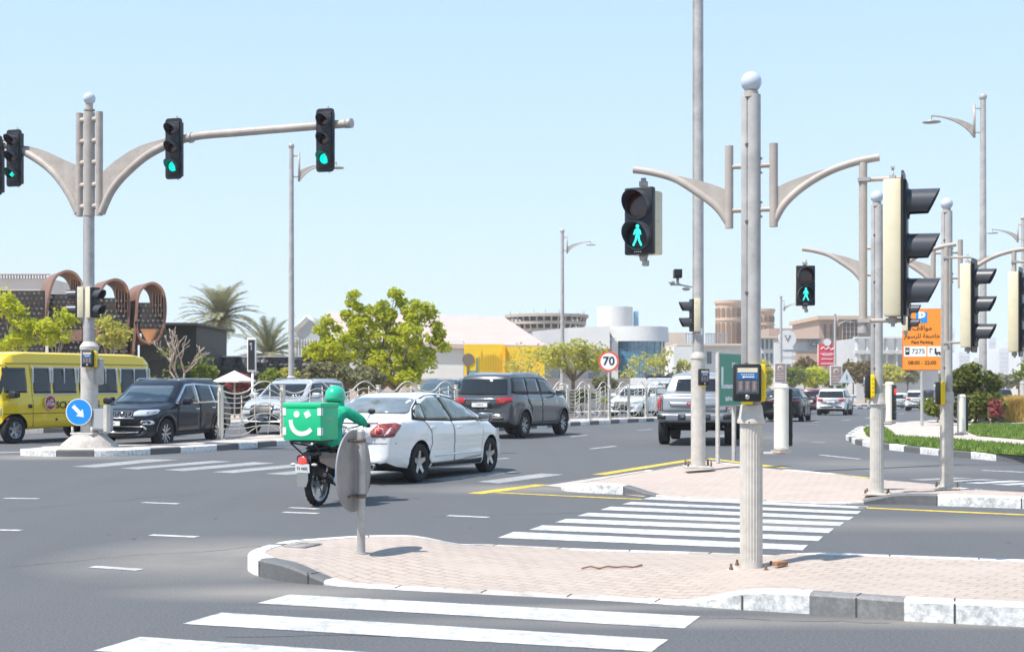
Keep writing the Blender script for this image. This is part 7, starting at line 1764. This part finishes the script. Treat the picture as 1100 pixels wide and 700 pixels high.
for y in (362.5, 377, 378.5): pxbox(g, 919, 1009, y - .9, y + .9, 209.6, 1.6)
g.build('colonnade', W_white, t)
hz = wallm('hazy_tower', (.62, .64, .67))  # distance haze put into the pale wall colour, besides the haze volume
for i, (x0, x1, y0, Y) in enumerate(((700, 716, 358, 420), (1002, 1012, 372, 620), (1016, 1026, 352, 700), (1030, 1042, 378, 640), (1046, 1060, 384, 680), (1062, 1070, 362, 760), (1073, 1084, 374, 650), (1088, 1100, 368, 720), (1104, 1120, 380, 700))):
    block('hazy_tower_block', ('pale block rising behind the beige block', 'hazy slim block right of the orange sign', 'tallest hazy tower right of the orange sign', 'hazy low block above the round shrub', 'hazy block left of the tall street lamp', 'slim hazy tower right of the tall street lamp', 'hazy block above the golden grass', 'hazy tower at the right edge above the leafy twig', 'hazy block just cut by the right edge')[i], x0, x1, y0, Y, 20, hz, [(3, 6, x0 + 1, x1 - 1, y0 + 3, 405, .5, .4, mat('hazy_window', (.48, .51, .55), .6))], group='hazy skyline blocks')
# ------------------------------------------------------------------ café with curled straps and stud curtain
CYY = 62; t = building('arched_cafe', 'dark cafe facade with three curled brown arch straps and stud curtain', 100, CYY)
M_strapo = mat('strap_brown', (.22, .12, .085), .6, var=.25, vscale=1.2); M_strapi = mat('strap_orange_wood', (.42, .18, .07), .6, var=.25, vscale=2)
ext = Vector((-1.2, 2.2, 0))
def strap(pts, seed):
    g = MBo(t); p = smooth_path([P(x, y, CYY) - Vector((g.ox, g.oy, 0)) for x, y in pts], 8); n = len(p); vs = []
    for i in range(n):
        tt = (p[min(i + 1, n - 1)] - p[max(i - 1, 0)]).normalized(); nn = Vector((-tt.z, 0, tt.x)) * .05
        vs += [p[i] + nn, p[i] - nn, p[i] - nn + ext, p[i] + nn + ext]
    fs = []; mi = []
    for i in range(n - 1):
        for j in range(4): fs.append((i * 4 + j, i * 4 + (j + 1) % 4, (i + 1) * 4 + (j + 1) % 4, (i + 1) * 4 + j)); mi.append(1 if j == 1 else 0)
    o = len(g.v); g.v += [tuple(v) for v in vs]; g.f += fs; g.m += mi; g.sm += [True] * len(fs)
    g.build('arch_strap', [M_strapo, M_strapi], t, sharp=40)
strap([(47, 384), (49, 350), (53, 318), (60, 298), (72, 291), (84, 297), (90, 318), (90, 384)], 1)
strap([(104, 384), (106, 330), (111, 308), (123, 300), (135, 306), (139, 325), (137, 355), (132, 384)], 2)
strap([(143, 384), (146, 345), (149, 318), (156, 307), (166, 304), (175, 312), (178, 330), (176, 350), (170, 364), (161, 368), (150, 362), (146, 345)], 3)
M_cur = mat('curtain_dark', (.035, .030, .028), .7); M_stud = mat('curtain_stud', (.22, .21, .20), .5, var=.4, vscale=3); M_stud2 = mat('curtain_stud_brown', (.16, .08, .05), .6)
def curtain(x0, x1, y0, y1, Y, seed, fold=0):
    rnd = random.Random(seed); g = MBo(t); pxbox(g, x0, x1, y0, y1, Y + .12, .15, 0); k = F / Y; stx, stz = 5.2, 5.4; y = y0 + 3
    while y < y1 - 1:
        x = x0 + 1.5 + (0 if int((y - y0) / stz) % 2 else stx / 2)
        while x < x1 - 1:
            q = P(x, y + rnd.uniform(-.3, .3), Y + .05); r_ = .07 * rnd.uniform(.8, 1.2)
            g.add([(q.x - g.ox - r_, 0 + Y - CYY, q.z), (q.x - g.ox, -.08 + Y - CYY, q.z + .05), (q.x - g.ox + r_, Y - CYY, q.z), (q.x - g.ox, -.05 + Y - CYY, q.z - .06)], [(0, 1, 2, 3)], 1 if rnd.random() < .7 else 2, False); x += stx
        y += stz
    g.build('stud_curtain', [M_cur, M_stud, M_stud2], t)
curtain(-60, 47, 312, 386, 61.2, 1); curtain(52, 89, 316, 386, 61.95, 2); curtain(106, 137.5, 320, 386, 61.95, 3); curtain(148, 177, 325, 358, 61.95, 4); curtain(152, 173, 358, 365, 61.95, 7); curtain(90, 105, 335, 386, 63.2, 5); curtain(136, 147, 330, 386, 63.2, 6)
g = MBo(t); pxbox(g, -60, 178, 384, 414, 64.5, 6); pxbox(g, 53, 88, 354, 366, 61.9, .4, 1); pxbox(g, 106, 133, 358, 369, 61.9, .4, 1); pxbox(g, 150, 172, 362, 386, 63.4, .3, 0); g.build('wall', [W_dark, M_strapo], t)
for (x0, x1, yy) in ((76, 86, 300), (124, 137, 310), (164, 176, 314)):
    g = MBo(t)
    for k in range(5): x = lerp(x0, x1, k / 4); pxbox(g, x - .5, x + .6, yy + k, yy + 22 + k * 2, 61.93, .25)
    g.build('timber_slats', mat('slat_brown', (.13, .07, .045), .7), t)
g = MBo(t); a = P(118, 366, 61.5); 
for (x, y, w_) in ((124, 362, 9), (161, 362, 9)):
    g = MBo(t); c_ = P(x, y, 61.6); ww2 = w_ / F * 61.6; g.prism([(c_.x - g.ox - ww2, c_.z + .35), (c_.x - g.ox + ww2, c_.z + .35), (c_.x - g.ox, c_.z - .35)], lambda x_, z_, d: (x_, d - .6, z_), 0, .3)
    g.build('pointed_pelmet', M_strapi, t)
t = building('pale_roof_hall', 'pale flat building with railing at the left edge above the cafe', 0, 95); g = MBo(t); pxbox(g, -60, 52, 299, 400, 95, 10); g.build('wall', wallm('pale_pink_render', (.62, .56, .52)), t); g = MBo(t)
for k in range(36): x = -60 + k * 3.1; pxbox(g, x - .3, x + .3, 294.5, 299, 94.8, .2)
pxbox(g, -60, 52, 294, 295, 94.7, .4); g.build('roof_railing', mat('railing_brown', (.45, .32, .27), .7), t)
block('dark_box_building', 'plain dark box building right of the brown arch straps', 172, 211, 348, 66, 7, W_dark, cornice=(.4, 1.6, .8, mat('dark_trim', (.05, .056, .056), .6)), y1=416)
# dark rock-textured screen wall
t = building('rock_wall', 'dark wavy rock screen wall below the palms', 290, 72, 'wall'); g = MBo(t); a, b = P(208, 383.5, 72), P(374, 383.5, 72); nx, nz = 90, 22; vs = []
for i in range(nx + 1):
    for j in range(nz + 1):
        x = lerp(a.x, b.x, i / nx) - g.ox; z = lerp(0, a.z, j / nz); y = -.55 * abs(noise.noise(Vector((x * 1.1, z * 2.2, 3)))) - .3 * abs(noise.noise(Vector((x * 2.6, z * 4.2, 7))))
        vs.append((x, y, z))
g.add(vs, [(i * (nz + 1) + j, (i + 1) * (nz + 1) + j, (i + 1) * (nz + 1) + j + 1, i * (nz + 1) + j + 1) for i in range(nx) for j in range(nz)], 0, False); g.box(((a.x + b.x) / 2 - g.ox, .35, a.z / 2), (b.x - a.x, .6, a.z), mi=0); g.box(((a.x + b.x) / 2 - g.ox, .1, a.z + .03), (b.x - a.x, .5, .06), mi=1)
g.build('screen', [mat('rock_dark', (.075, .075, .08), .5), mat('wall_cap', (.50, .50, .50), .7)], t, sharp=False)
t = thing('parasol', 'white pointed parasol behind the navy car', 'parasol', ((252 - CX) / F * 62, 62, 0)); g = MB(); zt_ = P(0, 399, 62).z; g.cyl((0, 0, 0), (0, 0, zt_), .04, n=8, mi=1); g.build('pole', M_galv, t); g = MB()
vs = [(0, 0, zt_ + .05)] + [(0.95 * math.cos(R(45 * k + 22)), 0.95 * math.sin(R(45 * k + 22)), zt_ - .40) for k in range(8)] + [(0.95 * math.cos(R(45 * k + 22)), 0.95 * math.sin(R(45 * k + 22)), zt_ - .47) for k in range(8)]
g.add(vs, [(0, 1 + k, 1 + (k + 1) % 8) for k in range(8)] + [(1 + k, 9 + k, 9 + (k + 1) % 8, 1 + (k + 1) % 8) for k in range(8)], None, False); g.build('canopy', mat('canopy_white', (.74, .70, .66), .8), t, sharp=False)
# totem light, banners, billboard, round sign, triangular sign
t = thing('totem_light', 'slim white framed black totem light on a white post left of the street lamp', 'totem', ((270.5 - CX) / F * 58, 58, 0)); a = P(270.5, 381, 58)
g = MB(); g.box((0, 0, a.z), (.38, .16, 1.42), bev=.05); g.build('case', M_sgnw, t, sharp=30); g = MB(); g.box((0, -.085, a.z), (.28, .02, 1.25), bev=.008); g.build('front_panel', M_trim, t)
g = MB(); g.cyl((-.02, -.1, a.z + .45), (-.02, -.105, a.z + .45), .06, n=12); g.box((0, -.10, a.z + .28), (.05, .01, .18)); g.build('pictogram', mat('picto_grey', (.35, .35, .36), .5), t); g = MB(); g.cyl((.03, 0, 0), (.03, 0, a.z - .7), .05, n=12); g.build('post', M_sgnw, t)
def banner(px, py, label, seed):
    Y = 100; c_ = P(px, py, Y); t = thing('street_banner', label, 'banner sign', (c_.x, Y, 0), 0, 'brown framed street banners'); g = MB(); g.box((0, 0, c_.z), (.86, .10, 1.42)); g.build('frame', M_sgnw, t)
    g = MB(); g.box((0, -.06, c_.z), (.74, .02, 1.3)); f_ = g.build('panel', mat('banner_brown', (.34, .24, .21), .6), t); g = MB(); g.lathe([(.15, 0), (.19, 0), (.19, .01), (.15, .01)], 20, (0, -.08, c_.z + .28), 'Y')
    for k in range(3): squiggle(g, -.24, .24, c_.z - .1 - k * .18, -.08, .06, .012, seed=seed + k)
    g.build('emblem', M_sgnw, f_); g = MB(); g.cyl((0, .1, -1.2), (0, .1, c_.z), .05, n=8); g.build('post', M_sgnw, t)
banner(838, 400, 'brown banner with pale ring in white frame right of the nearest pole', 1); banner(898, 403, 'brown banner with pale ring in white frame below the red billboard', 5)
t = thing('red_billboard', 'red billboard with white lettering lines and a round badge on top', 'billboard', ((888.5 - CX) / F * 195, 195, 0)); a = P(888.5, 381, 195); g = MB(); g.box((0, 0, a.z), (2.3, .2, 3.1)); g.build('panel', mat('billboard_red', (.68, .05, .09), .5), t)
g = MB(); squiggle(g, -.9, .9, a.z + .88, -.13, .39, .07, seed=3)
for k, (w_, zz_) in enumerate(((.75, .1), (.5, -.05), (.6, -.45), (.68, -.95))): squiggle(g, -w_ * 1.3, w_ * 1.3, a.z + zz_ * 1.3, -.13, .10, .04, seed=7 + k)
g.build('lettering', M_sgnw, t); g = MB(); g.cyl((0, -.05, a.z + 1.75), (0, -.2, a.z + 1.75), .52, n=24); g.build('badge', W_white, t); g = MB(); g.cyl((0, .2, -1.4), (0, .2, a.z), .14, n=10); g.cyl((-1.25, .1, -1.4), (-1.25, .1, a.z + 1.5), .07, n=8); g.build('post', W_beige, t)
t = thing('round_white_sign', 'round white sign with dark mark on a wide white column', 'shop sign', ((843 - CX) / F * 168, 168, 0)); g = MB(); pz = P(0, 364, 168).z; g.cyl((.3, -.2, pz), (.3, .2, pz), 1.05, n=32); g.build('disc', W_white, t, sharp=30)
g = MB(); g.prism([(-.1, .45), (.7, .45), (.3, -.35)], lambda x, z, d: (x, d - .25, z + pz), 0, .04); g.prism([(.1, .40), (.5, .40), (.3, -.05)], lambda x, z, d: (x, d - .29, z + pz), 0, .04, mi=1); g.build('mark', [mat('mark_grey', (.22, .22, .22), .6), W_white], t)
g = MB(); g.box((-.75, .4, 2.4), (.9, .5, 8.2)); g.build('column', W_white, t); g = MB()
for k in range(4): g.box((.5, .1, pz - 1.4 - k * .42), (1.6, .2, .3), mi=k % 2)
g.build('name_board', [mat('board_blue_grey', (.40, .46, .50), .5), W_white], t)
t = thing('triangular_sign', 'pale triangular road sign on a post right of the second brown banner', 'road sign', ((909.5 - CX) / F * 90, 90, 0)); z_ = P(0, 406, 90).z
g = MB(); g.prism([(-.5, z_ - .3), (.5, z_ - .3), (0, z_ + .6)], lambda x, z, d: (x, d, z), 0, .03); g.build('plate', mat('sign_pale', (.58, .62, .64), .5), t); g = MB(); g.cyl((0, .06, -.8), (0, .06, z_ + .3), .04, n=8); g.build('post', M_galv, t)
g = MB(); g.box((0, -.02, z_ + .08), (.08, .02, .3)); g.build('mark', mat('mark_grey', (.22, .22, .22), .6), t)
# ------------------------------------------------------------------ haze
g = MB(); g.box((60, 390, 30), (1000, 840, 63)); hzb = g.build('haze', [], None); hzb['kind'] = 'stuff'
m = bpy.data.materials.new('haze'); m.use_nodes = True; n = m.node_tree; n.nodes.clear(); pv = n.nodes.new('ShaderNodeVolumePrincipled'); out = n.nodes.new('ShaderNodeOutputMaterial')
pv.inputs['Color'].default_value = (.97, .985, 1, 1); pv.inputs['Density'].default_value = .00042; pv.inputs['Anisotropy'].default_value = 0.
n.links.new(pv.outputs[0], out.inputs['Volume']); hzb.data.materials.append(m)
